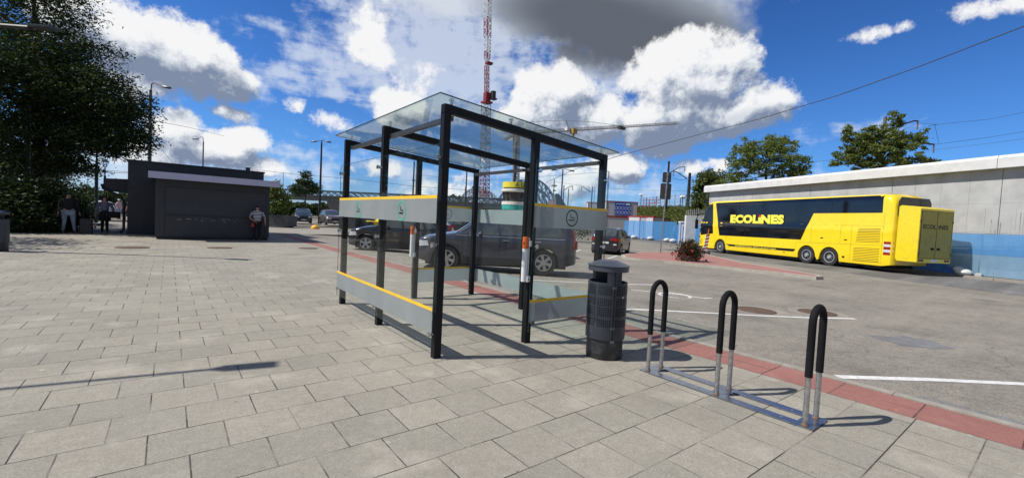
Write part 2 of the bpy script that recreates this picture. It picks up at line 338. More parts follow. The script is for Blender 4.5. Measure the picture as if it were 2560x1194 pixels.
    # thin veil
    st = fbm(uv.outputs[0], 7., 6., .6, (1.0, 4.0, 1), R(-12), .3); st2 = fbm(D, 26., 5., .6)
    dv = M('ADD', mask(MN, VEIL), M('ADD', M('MULTIPLY_ADD', st, 3.4, -1.75), M('MULTIPLY_ADD', st2, 3.0, -1.5)))
    av = M('MULTIPLY', sstep(dv, -.15, 1.3), .72)
    def mix(f, A, B):
        n = N(nt, 'MixRGB'); L.new(f, n.inputs[0])
        for i, v in ((1, A), (2, B)):
            if isinstance(v, tuple): n.inputs[i].default_value = v
            else: L.new(v, n.inputs[i])
        return n.outputs[0]
    k = 1 / SKYS
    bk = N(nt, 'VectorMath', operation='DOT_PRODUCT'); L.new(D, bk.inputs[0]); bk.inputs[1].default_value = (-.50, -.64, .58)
    a_fill = M('MULTIPLY', sstep(bk.outputs['Value'], .12, .45), sstep(M('MULTIPLY_ADD', big, 1.2, M('MULTIPLY', fine, 1.0)), .88, 1.25))  # unseen cloud cover behind the camera, added as neutral fill against the blue
    tint = N(nt, 'VectorMath', operation='MULTIPLY'); L.new(sky.outputs[0], tint.inputs[0]); tr = N(nt, 'ValToRGB'); tr.color_ramp.elements[0].color = (.95, 1.32, 2.1, 1); tr.color_ramp.elements[1].position = .42; tr.color_ramp.elements[1].color = (.44, .95, 1.70, 1); x = tr.color_ramp.elements.new(.12); x.color = (.62, 1.20, 2.0, 1); L.new(sp.outputs[2], tr.inputs[0]); L.new(tr.outputs[0], tint.inputs[1])
    def up(c): 
        n = N(nt, 'VectorMath', operation='SCALE'); n.inputs['Scale'].default_value = k
        if isinstance(c, tuple): n.inputs[0].default_value = c[:3]
        else: L.new(c, n.inputs[0])
        return n.outputs[0]
    r = mix(a_fill, tint.outputs[0], up((.30, .31, .33)))
    r = mix(av, r, up((.66, .72, .82)))
    r = mix(ad, r, up(cd.outputs[0])); r = mix(a, r, up(cr.outputs[0])); L.new(r, bg.inputs['Color'])
build_world()
w.cycles.sampling_method = 'MANUAL'; w.cycles.sample_map_resolution = 512
scene.view_settings.view_transform = 'Standard'; scene.view_settings.look = 'None'; scene.view_settings.gamma = 1; scene.view_settings.exposure = .10
scene.cycles.max_bounces = 10; scene.cycles.transparent_max_bounces = 24; scene.cycles.sample_clamp_indirect = 6

# ------------------------------------------------------------------ materials list
black_paint = mat('black_powder_coat', (.009, .009, .010), .5, var=.15, spec=.22)
dark_grey = mat('dark_grey_metal', (.03, .034, .04), .42, var=.2, dirt=((.12, .12, .12), 14, .25))
steel = mat('galvanised_steel', (.42, .42, .42), .36, .85, var=.25, scale=30, dirt=((.16, .12, .08), 20, .4))
chrome = mat('bright_steel', (.6, .6, .6), .2, 1., var=.05)
rubber = mat('black_rubber', (.008, .008, .009), .8, var=.2, bump=.1, bscale=300, spec=.2)
tyre_m = mat('tyre_rubber', (.018, .018, .018), .85, var=.2)
yellow_bus = mat('bus_yellow_paint', (.93, .66, .010), .25, var=.04, coat=.7, dirt=((.5, .42, .05), 3, .12))
darkglass = mat('dark_window_glass', (.006, .007, .010), .06, var=.3, spec=.7, scale=1.5)
carglass = mat('car_window_glass', (.055, .068, .074), .04, var=.3, spec=.8)
windsh = mat('windscreen_glass', (.05, .07, .09), .05, var=.2, spec=1.)
yel_tape = mat('yellow_stripe', (.85, .52, .02), .5, var=.06)
concrete = mat('cast_concrete', (.42, .42, .405), .85, var=.13, scale=1.1, bump=.25, bscale=14, dirt=((.28, .28, .275), .9, .55))
concrete_lt = mat('light_concrete', (.60, .60, .59), .85, var=.08, scale=1.5, bump=.15, bscale=20, dirt=((.42, .42, .42), 2, .4))
kerb_m = mat('kerb_stone', (.285, .262, .222), .9, var=.15, scale=9, bump=.3, bscale=50)
white_p = mat('white_paint', (.78, .78, .76), .5, var=.05, dirt=((.5, .5, .48), 6, .3))
road_white = mat('road_marking_paint', (.66, .65, .62), .7, var=.12, scale=12, dirt=((.34, .33, .31), 16, .55))
red_p = mat('red_paint', (.42, .02, .02), .4, var=.1)
orange_p = mat('orange_plastic', (.60, .12, .015), .4, var=.06)
white_plastic = mat('white_plastic', (.75, .75, .74), .35, var=.05, dirt=((.5, .5, .5), 20, .2))
bark = mat('bark', (.055, .045, .035), .9, var=.4, scale=12, bump=.6, bscale=40)
skin_m = mat('skin', (.42, .24, .17), .55, var=.05)
hair_m = mat('dark_hair', (.012, .010, .009), .6, var=.3, scale=40)
navy = mat('navy_cloth', (.012, .014, .035), .85, var=.2)
black_cloth = mat('black_cloth', (.008, .008, .010), .9, var=.3)
blue_tarp_top = filmmat('blue_fence_sheet', (.12, .42, .85), .60, .35)
blue_tarp_mid = filmmat('mid_blue_fence_sheet', (.17, .46, .82), .50, .35); blue_tarp_lt = filmmat('pale_blue_fence_sheet', (.38, .62, .86), .52, .35)
kiosk_m = mat('kiosk_panel_grey', (.030, .034, .043), .55, var=.10, scale=2, bump=.12, bscale=30, dirt=((.04, .043, .05), 5, .35))
kiosk_d = mat('kiosk_dark_trim', (.013, .015, .020), .5, var=.2)
fascia_m = mat('kiosk_pale_fascia', (.46, .46, .60), .5, var=.05)

def paving_mat(name, c1, c2, joint, loc, bw, rh, msize, stain=True, dust=(.62, .57, .48)):
    m, nt, ns, L = nodes_of(name); b = ns['Principled BSDF']; b.inputs['Roughness'].default_value = .85; b.inputs['Specular IOR Level'].default_value = .3
    tc = N(nt, 'TexCoord'); mp = N(nt, 'Mapping'); mp.inputs['Location'].default_value = (-loc[0], -loc[1], 0); L.new(tc.outputs['Object'], mp.inputs['Vector'])
    wn = N(nt, 'TexNoise', i_Scale=6., i_Detail=3.); L.new(tc.outputs['Object'], wn.inputs['Vector'])
    wv = N(nt, 'VectorMath', operation='MULTIPLY_ADD'); L.new(wn.outputs['Color'], wv.inputs[0]); wv.inputs[1].default_value = (.004, .004, 0); L.new(mp.outputs[0], wv.inputs[2])
    br = N(nt, 'TexBrick', i_Scale=1., i_Brick_Width=bw, i_Row_Height=rh, i_Mortar_Size=msize, i_Mortar_Smooth=.25, i_Bias=0.)
    br.inputs['Color1'].default_value = (*c1, 1); br.inputs['Color2'].default_value = (*c2, 1); br.inputs['Mortar'].default_value = (*c1, 1); L.new(wv.outputs[0], br.inputs['Vector'])
    col_ = br.outputs['Color']
    def noise(scale, det, lo, hi, a, bb, rough=.6):
        n = N(nt, 'TexNoise', i_Scale=scale, i_Detail=det, i_Roughness=rough); L.new(tc.outputs['Object'], n.inputs['Vector'])
        r = N(nt, 'MapRange'); r.inputs['From Min'].default_value = lo; r.inputs['From Max'].default_value = hi; r.inputs['To Min'].default_value = a; r.inputs['To Max'].default_value = bb
        L.new(n.outputs['Fac'], r.inputs['Value']); return r.outputs[0]
    def mul(c, f):
        v = N(nt, 'VectorMath', operation='SCALE'); L.new(c, v.inputs[0]); L.new(f, v.inputs['Scale']); return v.outputs[0]
    col_ = mul(col_, noise(120, 3, .3, .7, .76, 1.24)); col_ = mul(col_, noise(14, 7, .3, .7, .92, 1.08)); col_ = mul(col_, noise(.8, 5, .3, .7, .90, 1.10))
    if stain:
        mx = N(nt, 'MixRGB'); L.new(noise(1.3, 7, .55, .75, 0, .35), mx.inputs[0]); L.new(col_, mx.inputs[1]); mx.inputs[2].default_value = (*dust, 1); col_ = mx.outputs[0]
        vo = N(nt, 'TexVoronoi', i_Scale=5.); L.new(tc.outputs['Object'], vo.inputs['Vector']); vr = N(nt, 'MapRange'); vr.inputs['From Min'].default_value = .025; vr.inputs['From Max'].default_value = .045; vr.inputs['To Min'].default_value = .35; vr.inputs['To Max'].default_value = 1
        L.new(vo.outputs['Distance'], vr.inputs['Value']); col_ = mul(col_, vr.outputs[0])
        vg = N(nt, 'TexVoronoi', i_Scale=2.3); L.new(tc.outputs['Object'], vg.inputs['Vector']); vq = N(nt, 'MapRange'); vq.inputs['From Min'].default_value = .04; vq.inputs['From Max'].default_value = .055; vq.inputs['To Min'].default_value = 1.35; vq.inputs['To Max'].default_value = 1
        L.new(vg.outputs['Distance'], vq.inputs['Value']); col_ = mul(col_, vq.outputs[0])
    # joints: strength varies (sand filled in places)
    jn = noise(2.2, 4, .38, .58, .25, 1.); jm = N(nt, 'Math', operation='MULTIPLY'); L.new(br.outputs['Fac'], jm.inputs[0]); L.new(jn, jm.inputs[1])
    mx = N(nt, 'MixRGB'); L.new(jm.outputs[0], mx.inputs[0]); L.new(col_, mx.inputs[1]); mx.inputs[2].default_value = (*joint, 1); L.new(mx.outputs[0], b.inputs['Base Color'])
    bp = N(nt, 'Bump', i_Strength=.9, i_Distance=.006, invert=True); L.new(jm.outputs[0], bp.inputs['Height'])
    n3 = N(nt, 'TexNoise', i_Scale=260., i_Detail=3.); L.new(tc.outputs['Object'], n3.inputs['Vector']); b2 = N(nt, 'Bump', i_Strength=.25, i_Distance=.003); L.new(n3.outputs['Fac'], b2.inputs['Height']); L.new(bp.outputs[0], b2.inputs['Normal']); L.new(b2.outputs[0], b.inputs['Normal'])
    return m
def asphalt_mat(name, c, lt, speck=1., tracks=None):
    m, nt, ns, L = nodes_of(name); b = ns['Principled BSDF']; b.inputs['Roughness'].default_value = .9; b.inputs['Specular IOR Level'].default_value = .25
    tc = N(nt, 'TexCoord')
    def noise(scale, det, lo, hi, a, bb, mpv=None, rot=0.):
        n = N(nt, 'TexNoise', i_Scale=scale, i_Detail=det, i_Roughness=.6); s = tc.outputs['Object']
        if mpv:
            mp = N(nt, 'Mapping'); mp.inputs['Scale'].default_value = mpv; mp.inputs['Rotation'].default_value = (0, 0, rot); L.new(s, mp.inputs['Vector']); s = mp.outputs[0]
        L.new(s, n.inputs['Vector']); r = N(nt, 'MapRange'); r.inputs['From Min'].default_value = lo; r.inputs['From Max'].default_value = hi; r.inputs['To Min'].default_value = a; r.inputs['To Max'].default_value = bb
        L.new(n.outputs['Fac'], r.inputs['Value']); return r.outputs[0]
    rgb = N(nt, 'MixRGB'); rgb.inputs[1].default_value = (*c, 1); rgb.inputs[2].default_value = (*lt, 1); L.new(noise(.35, 6, .35, .65, 0, 1), rgb.inputs[0]); o = rgb.outputs[0]
    def mul(c, f):
        v = N(nt, 'VectorMath', operation='SCALE'); L.new(c, v.inputs[0]); L.new(f, v.inputs['Scale']); return v.outputs[0]
    o = mul(o, noise(70, 4, .3, .7, 1 - .3 * speck, 1 + .3 * speck)); o = mul(o, noise(18, 5, .35, .65, .90, 1.10)); o = mul(o, noise(9, 6, .3, .7, .93, 1.07)); o = mul(o, noise(1., 5, .3, .7, .93, 1.07, (.22, 3.4, 1), R(-24))); o = mul(o, noise(3.5, 7, .30, .55, .86, 1.03))
    if tracks: o = mul(o, noise(tracks[1], 4, .4, .62, tracks[2], 1.12, (.04, 1, 1), tracks[0]))
    vo = N(nt, 'TexVoronoi', i_Scale=.55); L.new(tc.outputs['Object'], vo.inputs['Vector']); vr = N(nt, 'MapRange', interpolation_type='SMOOTHSTEP'); vr.inputs['From Min'].default_value = .05; vr.inputs['From Max'].default_value = .30; vr.inputs['To Min'].default_value = .80; vr.inputs['To Max'].default_value = 1; L.new(vo.outputs['Distance'], vr.inputs['Value']); o = mul(o, vr.outputs[0])
    wv = N(nt, 'TexNoise', i_Scale=1.5, i_Detail=5.); L.new(tc.outputs['Object'], wv.inputs['Vector']); wa = N(nt, 'VectorMath', operation='MULTIPLY_ADD'); L.new(wv.outputs['Color'], wa.inputs[0]); wa.inputs[1].default_value = (.9, .9, 0); L.new(tc.outputs['Object'], wa.inputs[2])
    ve = N(nt, 'TexVoronoi', feature='DISTANCE_TO_EDGE', i_Scale=.22); L.new(wa.outputs[0], ve.inputs['Vector']); cr_ = N(nt, 'MapRange'); cr_.inputs['From Max'].default_value = .0035; cr_.inputs['To Min'].default_value = .62; cr_.inputs['To Max'].default_value = 1; L.new(ve.outputs['Distance'], cr_.inputs['Value']); o = mul(o, cr_.outputs[0])
    L.new(o, b.inputs['Base Color']); bp = N(nt, 'Bump', i_Strength=.3, i_Distance=.004); n3 = N(nt, 'TexNoise', i_Scale=140., i_Detail=3.); L.new(tc.outputs['Object'], n3.inputs['Vector']); L.new(n3.outputs['Fac'], bp.inputs['Height']); L.new(bp.outputs[0], b.inputs['Normal'])
    return m
pave = paving_mat('grey_paving_slabs', (.300, .276, .226), (.258, .239, .198), (.05, .045, .04), (.325, 3.595), .41, .408, .0046)
redpave = paving_mat('red_paving_slabs', (.30, .135, .112), (.27, .122, .102), (.08, .05, .045), (4.99, 3.2), .56, .61, .006, dust=(.42, .24, .2))
redisl = paving_mat('red_island_paving', (.36, .175, .15), (.33, .16, .137), (.2, .13, .11), (.0, .0), .2, .1, .004, dust=(.42, .27, .23))
asph = asphalt_mat('parking_asphalt', (.200, .182, .152), (.262, .240, .202), 1.6)
roadm = asphalt_mat('road_asphalt', (.14, .137, .132), (.19, .185, .178), .7, (R(-24.0), .8, .72))
grass_m = mat('grass_ground', (.075, .10, .03), .95, var=.4, scale=2, bump=.6, bscale=10)

# ------------------------------------------------------------------ ground
def sheet(poly, dz, step=None):
    """flat sheet following gz(x)+dz; poly convex-ish ordered"""
    mb = MB(); 
    mb.add([(x, y, gz(x) + dz) for x, y in poly], [tuple(range(len(poly)))]); return mb
def strip(left, right, dz):
    mb = MB(); n = len(left); vs = [(p[0], p[1], gz(p[0]) + dz) for q in zip(left, right) for p in q]
    mb.add(vs, [(2 * i, 2 * i + 1, 2 * i + 3, 2 * i + 2) for i in range(n - 1)])
    return mb
xs = [-2500, -400, -60, -20, 0, 5, 5.6] + [5.7 + i * .5 for i in range(11)] + [14, 20, 30, 45, 80, 300, 2500]; ys = [-2500, -300, -50, -10, 0, 10, 20, 30, 45, 60, 100, 200, 600, 3000]
g = MB(); g.add([(x, y, gz(x)) for y in ys for x in xs], [(j * len(xs) + i, j * len(xs) + i + 1, (j + 1) * len(xs) + i + 1, (j + 1) * len(xs) + i) for j in range(len(ys) - 1) for i in range(len(xs) - 1)])
struct('ground', g, asph)
struct('plaza_paving', MB().quad((-25, -6, .004), (5.0, -6, .004), (5.0, 30, .004), (-25, 30, .004)), pave)
struct('far_paving', MB().quad((-25, 30, .004), (14, 30, .004), (14, 43.0, .004), (-25, 43.0, .004)), pave)
struct('red_paving_strip', MB().quad((5.0, -6, .006), (5.53, -6, .006), (5.53, 28.5, .006), (5.0, 28.5, .006)), redpave)
mb = MB(); y = -6.
while y < 28.5: mb.box(5.535, 5.645, y, y + .995, -.05, .016); y += 1.0
struct('parking_kerb', mb, kerb_m)
mb = MB(); x = -25.
while x < 13.5: mb.box(x, x + .99, 43.0, 43.12, -.05, .12); x += 1.0
struct('plaza_kerb', mb, kerb_m)

# road beyond the island (darker band), follows the bus direction
Fb = Vector((.39, .92, 0)).normalized(); Nb = Vector((Fb.y, -Fb.x, 0)); RB = Vector((28.04, 5.52, 0))
def rb(t, o): p = RB + Fb * t + Nb * o; return (p.x, p.y)
kpts = [rb(t, 3.0) for t in (-40, -20, -8, 0, 8, 14)]
far = [tuple(at(px, py, -.13)[:2]) for px, py in ((1755, 607.5), (1690, 603), (1640, 598.5), (1577, 592.5))]
RE = kpts + far                                                     # far kerb of the road
near = [rb(t, -3.6) for t in (-40, -20, -8, 0, 8, 14)] + [(37.5, 21.5), (41.5, 27.5), (46.5, 36), (55, 46)]
struct('road', strip(near, RE, .004), roadm)
mb = MB()
for a, b in zip(RE[:-1], RE[1:]):
    a = Vector((*a, 0)); b = Vector((*b, 0)); n = max(1, int((b - a).length / 1.0)); d = (b - a) / n
    for i in range(n):
        p = a + d * (i + .005); q = a + d * (i + .985); nn = Vector((d.y, -d.x, 0)).normalized() * .3
        mb.prism([tuple(p[:2]), tuple(q[:2]), tuple((q + nn)[:2]), tuple((p + nn)[:2])], -.2, -.02)
struct('road_kerb', mb, kerb_m)
# verge behind the kerb
vl = [(Vector((*p, 0)) + Nb * .31)[:2] for p in RE]; vr = [(Vector((*p, 0)) + Nb * 14)[:2] for p in RE]
mb = MB(); nn = len(vl); mb.add([(p[0], p[1], -.03) for q in zip(vl, vr) for p in q], [(2 * i, 2 * i + 1, 2 * i + 3, 2 * i + 2) for i in range(nn - 1)])
struct('verge', mb, mat('bare_soil', (.22, .20, .165), .95, var=.3, scale=3, bump=.5, bscale=20))

# traffic island
isl_px = [(1553, 641), (1560, 647), (1600, 651.5), (1660, 656.5), (1717, 662), (1790, 669.5), (1860, 677.5), (1960, 688), (2040, 697.5), (2058, 697), (2045, 692.5), (1950, 675.5), (1860, 661), (1771, 640), (1735, 634), (1690, 633), (1603, 633)]
isl = [at(px, py, -.11)[:2] for px, py in isl_px]
cx_ = sum(p[0] for p in isl) / len(isl); cy_ = sum(p[1] for p in isl) / len(isl)
def inset(poly, d):
    out = []; n = len(poly)
    for i in range(n):
        p0, p1, p2 = Vector(poly[i - 1]), Vector(poly[i]), Vector(poly[(i + 1) % n]); e1 = (p1 - p0).normalized(); e2 = (p2 - p1).normalized()
        nrm = Vector((-(e1.y + e2.y), e1.x + e2.x)); nrm = nrm.normalized() if nrm.length > 1e-4 else Vector((-e1.y, e1.x)); out.append(tuple(p1 + nrm * d))
    return out
A = sum(isl[i][0] * isl[(i + 1) % len(isl)][1] - isl[(i + 1) % len(isl)][0] * isl[i][1] for i in range(len(isl)))
sg = 1 if A > 0 else -1; inn = inset([tuple(p) for p in isl], .16 * sg)
mb = MB(); n = len(isl); zt = -.01
vs = [(p[0], p[1], -.2) for p in isl] + [(p[0], p[1], zt) for p in isl] + [(p[0], p[1], zt) for p in inn] + [(p[0], p[1], -.2) for p in inn]
mb.add(vs, [(k * n + i, k * n + (i + 1) % n, (k + 1) * n + (i + 1) % n, (k + 1) * n + i) for k in range(3) for i in range(n)]); struct('island_kerb', mb, mat('island_kerb_stone', (.37, .345, .295), .9, var=.12, scale=6, bump=.3, bscale=50))
mb = MB(); mb.add([(p[0], p[1], zt - .004) for p in inset([tuple(p) for p in isl], .155 * sg)], [tuple(range(n))]); struct('island_paving', mb, redisl)

# painted markings
def line(a, b, wd=.11, dz=.004):
    a = Vector((*a, 0)); b = Vector((*b, 0)); d = (b - a); nn = Vector((-d.y, d.x, 0)).normalized() * wd / 2; k = max(1, int(d.length / 1.)); mb = MB()
    for i in range(k):
        p = a + d * i / k; q = a + d * (i + 1) / k
        mb.add([(v.x, v.y, gz(v.x) + dz) for v in (p - nn, q - nn, q + nn, p + nn)], [(0, 1, 2, 3)])
    return mb
DB = Vector((.818, -.575))
mk = MB()
def reg(p): k = (CAM_H - gz(p[0])) / CAM_H; return (p[0] * k, p[1] * k)
def addl(a, b, wd=.11): l = line(reg(a), reg(b), wd); mk.add(l.v, l.f)
addl((5.70, 1.49), (9.7, -1.45)); addl((6.0, 5.36), (10.14, 2.45)); addl((6.35, 9.35), (10.35, 6.72)); addl((6.4, 13.35), (10.5, 10.45)); addl((6.35, 18.0), (10.5, 15.0)); addl((6.4, 21.8), (10.5, 18.8))
addl(at(1520, 646)[:2], at(1543, 639)[:2]); addl(at(1440, 628)[:2], at(1452, 624)[:2])
# wheelchair symbol of the disabled bay
sc = Vector((9.25, 5.62)); ux = Vector((.818, -.575)); uy = Vector((.575, .818))
def S(a, b): v = sc + ux * a + uy * b; return (v.x, v.y)
pr = [S(.34 * math.cos(t * math.pi / 9) - .05, .34 * math.sin(t * math.pi / 9) - .1) for t in range(-3, 14)]
for a, b in zip(pr[:-1], pr[1:]): addl(a, b, .07)
for a, b in (((-.85, .55), (-.05, .1)), ((-.05, .1), (.25, .1)), ((.1, .1), (.5, -.35)), ((.5, -.35), (.72, -.3)), ((-.15, .3), (.1, .28))): addl(S(*a), S(*b), .08)
o = mk.build('parking_markings', road_white); tagp(o, kind='structure')
# dark asphalt patch
pp = [at(px, py, -.12)[:2] for px, py in ((2165, 838), (2195, 852), (2225, 858), (2255, 870), (2300, 872), (2330, 876), (2390, 872), (2352, 862), (2335, 850), (2290, 846), (2262, 838), (2215, 842))]
struct('asphalt_patch', sheet([tuple(p) for p in pp][::-1], .003), asphalt_mat('patch_asphalt', (.15, .15, .155), (.19, .19, .19), .8))
struct('worn_ground_mark', sheet([(6.9, .2), (13, -4.2), (9, -6), (5.66, -3), (5.66, .9)], .002), asphalt_mat('darker_asphalt', (.17, .165, .155), (.22, .212, .2), 1.))
# manhole covers
mh_m = mat('rusty_cast_iron', (.13, .085, .06), .8, var=.3, scale=20, bump=.5, bscale=80); ring_m = mat('manhole_surround', (.265, .235, .195), .9, var=.15)
def manhole(x, y, label, r=.33, surround=False):
    x, y = reg((x, y)); t = thing('manhole_cover', label, 'manhole cover', (x, y, gz(x) + .004), 0, 'round manhole covers')
    MB().lathe([(r - .03, .0), (r - .03, .012), (r - .05, .014), (.001, .014)], 28).build('lid', mh_m, t, smooth=False)
    fr = MB().lathe([(r - .028, 0), (r - .028, .015), (r + .02, .015), (r + .03, .0)], 28, cap=False); fr.build('frame', mat('iron_frame', (.09, .06, .045), .8), t)
    ribs = MB()
    for k in range(-4, 5):
        h = math.sqrt(max(0, (r - .06) ** 2 - (k * .06) ** 2)); ribs.box(k * .06 - .01, k * .06 + .01, -h, h, .0142, .019)
    ribs.build('ribs', mh_m, t)
    return t
manhole(-.93, 19.0, 'rusty manhole cover in the paving in front of the left end of the kiosk', .42)
manhole(1.46, 18.9, 'rusty manhole cover in the paving in front of the middle of the kiosk', .36)
manhole(4.4, 18.75, 'rusty manhole cover in the paving beside the red strip, right of the kiosk', .33)
manhole(9.1, 3.78, 'brown manhole cover in the asphalt behind the middle bike loop', .36)
manhole(10.1, 3.05, 'brown manhole cover in the asphalt behind the right bike loop', .33)
struct('asphalt_repair', MB().lathe([(.62, .002), (.001, .002)], 24, (*reg((9.1, 3.78)), gz(9.6) + .002), cap=False).lathe([(.55, .0023), (.001, .0023)], 24, (*reg((10.1, 3.05)), gz(11) + .002), cap=False), ring_m)

# ------------------------------------------------------------------ smoking shelter
glass = glassmat('clear_glass', (.985, .995, .99), .35, .0, .003)
roofglass = glassmat('roof_glass', (.93, .975, .965), 1.0, .0, .045, (.66, .72, .71))
edge_m = mat('glass_edge_green', (.02, .06, .05), .15)
frost = filmmat('frosted_film', (.48, .51, .51), .74, .45)
frost2 = filmmat('frosted_film_inner', (.58, .64, .64), .72, .45)
green_lt = mat('light_green_film', (.05, .42, .24), .5, var=.05); green_dk = mat('dark_green_film', (.005, .07, .04), .5, var=.05)
SH = thing('smoking_shelter', 'black framed smoking shelter with glass walls, yellow stripes and a glass roof', 'smoking shelter', (2.27, 4.13, .004))
ox, oy = 2.27, 4.13
YS = (0, 1.63, 3.23); XW = 2.51
def ztop(x): return 2.675 - .078 * x
posts = [(0, 0), (0, YS[1]), (0, YS[2]), (1.25, 0), (XW, 0), (1.28, YS[2]), (XW, YS[2]), (XW, YS[1])]
for x, y in posts:
    p = MB(); p.box(x - .04, x + .04, y - .04, y + .04, 0, ztop(x) - .002 - (.0 if x in (0, XW) else .05), 0); p.build('post', black_paint, SH)
for y in YS:
    b = MB(); x0, x1 = .042, XW - .042; h = .085
    b.add([(x, y + sy * .036, ztop(x) - dz) for x in (x0, x1) for sy, dz in ((-1, h), (1, h), (1, 0), (-1, 0))], [(3, 2, 1, 0), (4, 5, 6, 7), (0, 1, 5, 4), (1, 2, 6, 5), (2, 3, 7, 6), (3, 0, 4, 7)])
    b.build('rafter', black_paint, SH)
for x, z in ((0, 2.52), (XW, 2.335)):
    for y0, y1 in ((YS[0], YS[1]), (YS[1], YS[2])):
        MB().box(x + .043 if x == 0 else x - .093, x + .093 if x == 0 else x - .043, y0 + (.0 if y0 == 0 else .037), y1 - .037, z, z + .05).build('cross_rail', mat('rail_grey', (.055, .055, .058), .35, var=.2), SH)
# roof pane
rx0, rx1, ry0, ry1 = -.15, XW + .15, -.14, YS[2] + .14
def roof_box(x0, x1, y0, y1, a, b):
    return MB().add([(x, y, ztop(x) + z) for z in (a, b) for x, y in ((x0, y0), (x1, y0), (x1, y1), (x0, y1))], [(3, 2, 1, 0), (4, 5, 6, 7), (0, 1, 5, 4), (1, 2, 6, 5), (2, 3, 7, 6), (3, 0, 4, 7)])
rp = roof_box(rx0, rx1, ry0, ry1, .045, .055).build('roof_pane', roofglass, SH)
for a in ((rx0 - .004, rx1 + .004, ry0 - .005, ry0 - .001), (rx0 - .004, rx1 + .004, ry1 + .001, ry1 + .005), (rx0 - .005, rx0 - .001, ry0, ry1), (rx1 + .001, rx1 + .005, ry0, ry1)):
    roof_box(*a, .044, .056).build('pane_edge', edge_m, rp)
for y in YS:
    for k in range(4):
        x = .06 + k * (XW - .12) / 3
        MB().cyl((x, y, ztop(x) - .004), (x, y, ztop(x) + .044), .016, n=14).cyl((x, y, ztop(x) + .0555), (x, y, ztop(x) + .07), .028, n=16).build('roof_fixing', chrome, SH, smooth=True)
def cig(px_, f, mm, c, r=.055):   # cigarette with smoke: f maps (u, v) to a point
    b = MB(); 
    def q(u0, u1, v0, v1): b.quad(f(u0, v0), f(u1, v0), f(u1, v1), f(u0, v1))
    q(c[0] - .062, c[0] + .035, c[1] - .035, c[1] - .018); q(c[0] + .042, c[0] + .055, c[1] - .035, c[1] - .018)
    pts = [(-.03, .055), (-.03, .02), (-.005, .005), (.03, .008), (.055, -.005)]
    for (u0, v0), (u1, v1) in zip(pts[:-1], pts[1:]):
        d = Vector((u1 - u0, v1 - v0)).normalized(); n_ = Vector((-d.y, d.x)) * .006
        b.quad(f(c[0] + u0 + n_.x, c[1] + v0 + n_.y), f(c[0] + u1 + n_.x, c[1] + v1 + n_.y), f(c[0] + u1 - n_.x, c[1] + v1 - n_.y), f(c[0] + u0 - n_.x, c[1] + v0 - n_.y))
    return b
def wall_panel(kind, a0, a1, fixed, out, rcs, yellow=True, film=frost, ringm=None, flip=1, rr=.11):
    """kind 'x': wall at x=fixed running along y; 'y': wall at y=fixed running along x. out = outward sign"""
    def f(u, z, o=0.): return (fixed + out * o, u, z) if kind == 'x' else (u, fixed + out * o, z)
    def slab(u0, u1, z0, z1, o0, o1):
        a, b = f(u0, z0, o0), f(u1, z1, o1); return MB().box(min(a[0], b[0]), max(a[0], b[0]), min(a[1], b[1]), max(a[1], b[1]), z0, z1)
    g_ = slab(a0, a1, .15, 2.25, 0, .009).build('glass_pane', glass, SH)
    e = MB()
    for u0, u1, z0, z1 in ((a0 - .003, a0 - .0005, .15, 2.25), (a1 + .0005, a1 + .003, .15, 2.25), (a0, a1, 2.2505, 2.2535), (a0, a1, .1465, .1495)):
        s_ = slab(u0, u1, z0, z1, .001, .008); e.add(s_.v, s_.f)
    e.build('pane_edge', edge_m, g_)
    for z0, z1, zy in ((1.43, 1.69, 1.69), (.27, .51, .51)):
        slab(a0, a1, z0, z1, .0105, .0112).build('frosted_band', film, g_)
        if yellow: slab(a0, a1, zy + .0005, zy + .036, .0105, .0112).build('yellow_stripe', yel_tape, g_)
    for rc in (rcs or ()):
        U = (0, 1, 0) if kind == 'x' else (1, 0, 0)
        rg = MB(); n = 40; o = .014; vs = []
        for r in (rr, rr - .018):
            for k in range(n): t = 2 * math.pi * k / n; vs.append(f(rc[0] + math.cos(t) * r, rc[1] + math.sin(t) * r, o))
        rg.add(vs, [(k, (k + 1) % n, n + (k + 1) % n, n + k) for k in range(n)]); rg.build('sign_ring', ringm, g_)
        cg = cig(None, lambda u, v: f(rc[0] + flip * (u - rc[0]), v, o + .0005), None, rc); cg.build('cigarette_symbol', green_dk if ringm is green_dk else black_paint, g_)
    for u in ((a0 + .05, a1 - .05) if a1 - a0 < 2.5 else (a0 + .04, (a0 + a1) / 2, a1 - .04)):
        for z in (.26, 1.2, 2.12):
            MB().cyl(f(u, z, .012), f(u, z, .032), .026, n=18).cyl(f(u, z, -.001), f(u, z, -.03), .02, n=12).build('glass_clamp', chrome, SH, smooth=True)
wall_panel('x', -.04, YS[2] + .04, -.075, -1, ((.83, 1.55), (2.34, 1.55)), ringm=green_lt, flip=-1, rr=.12)
wall_panel('y', 1.215, XW + .04, -.075, -1, ((1.86, 1.57),), ringm=green_dk)
wall_panel('y', 1.245, XW + .04, YS[2] + .066, 1, ((1.93, 1.57),), ringm=green_dk, yellow=True, film=frost2)
wall_panel('x', -.04, YS[1] - .01, XW + .066, 1, None, yellow=False, film=frost2)
wall_panel('x', YS[1] + .01, YS[2] + .04, XW + .066, 1, None, yellow=False, film=frost2)
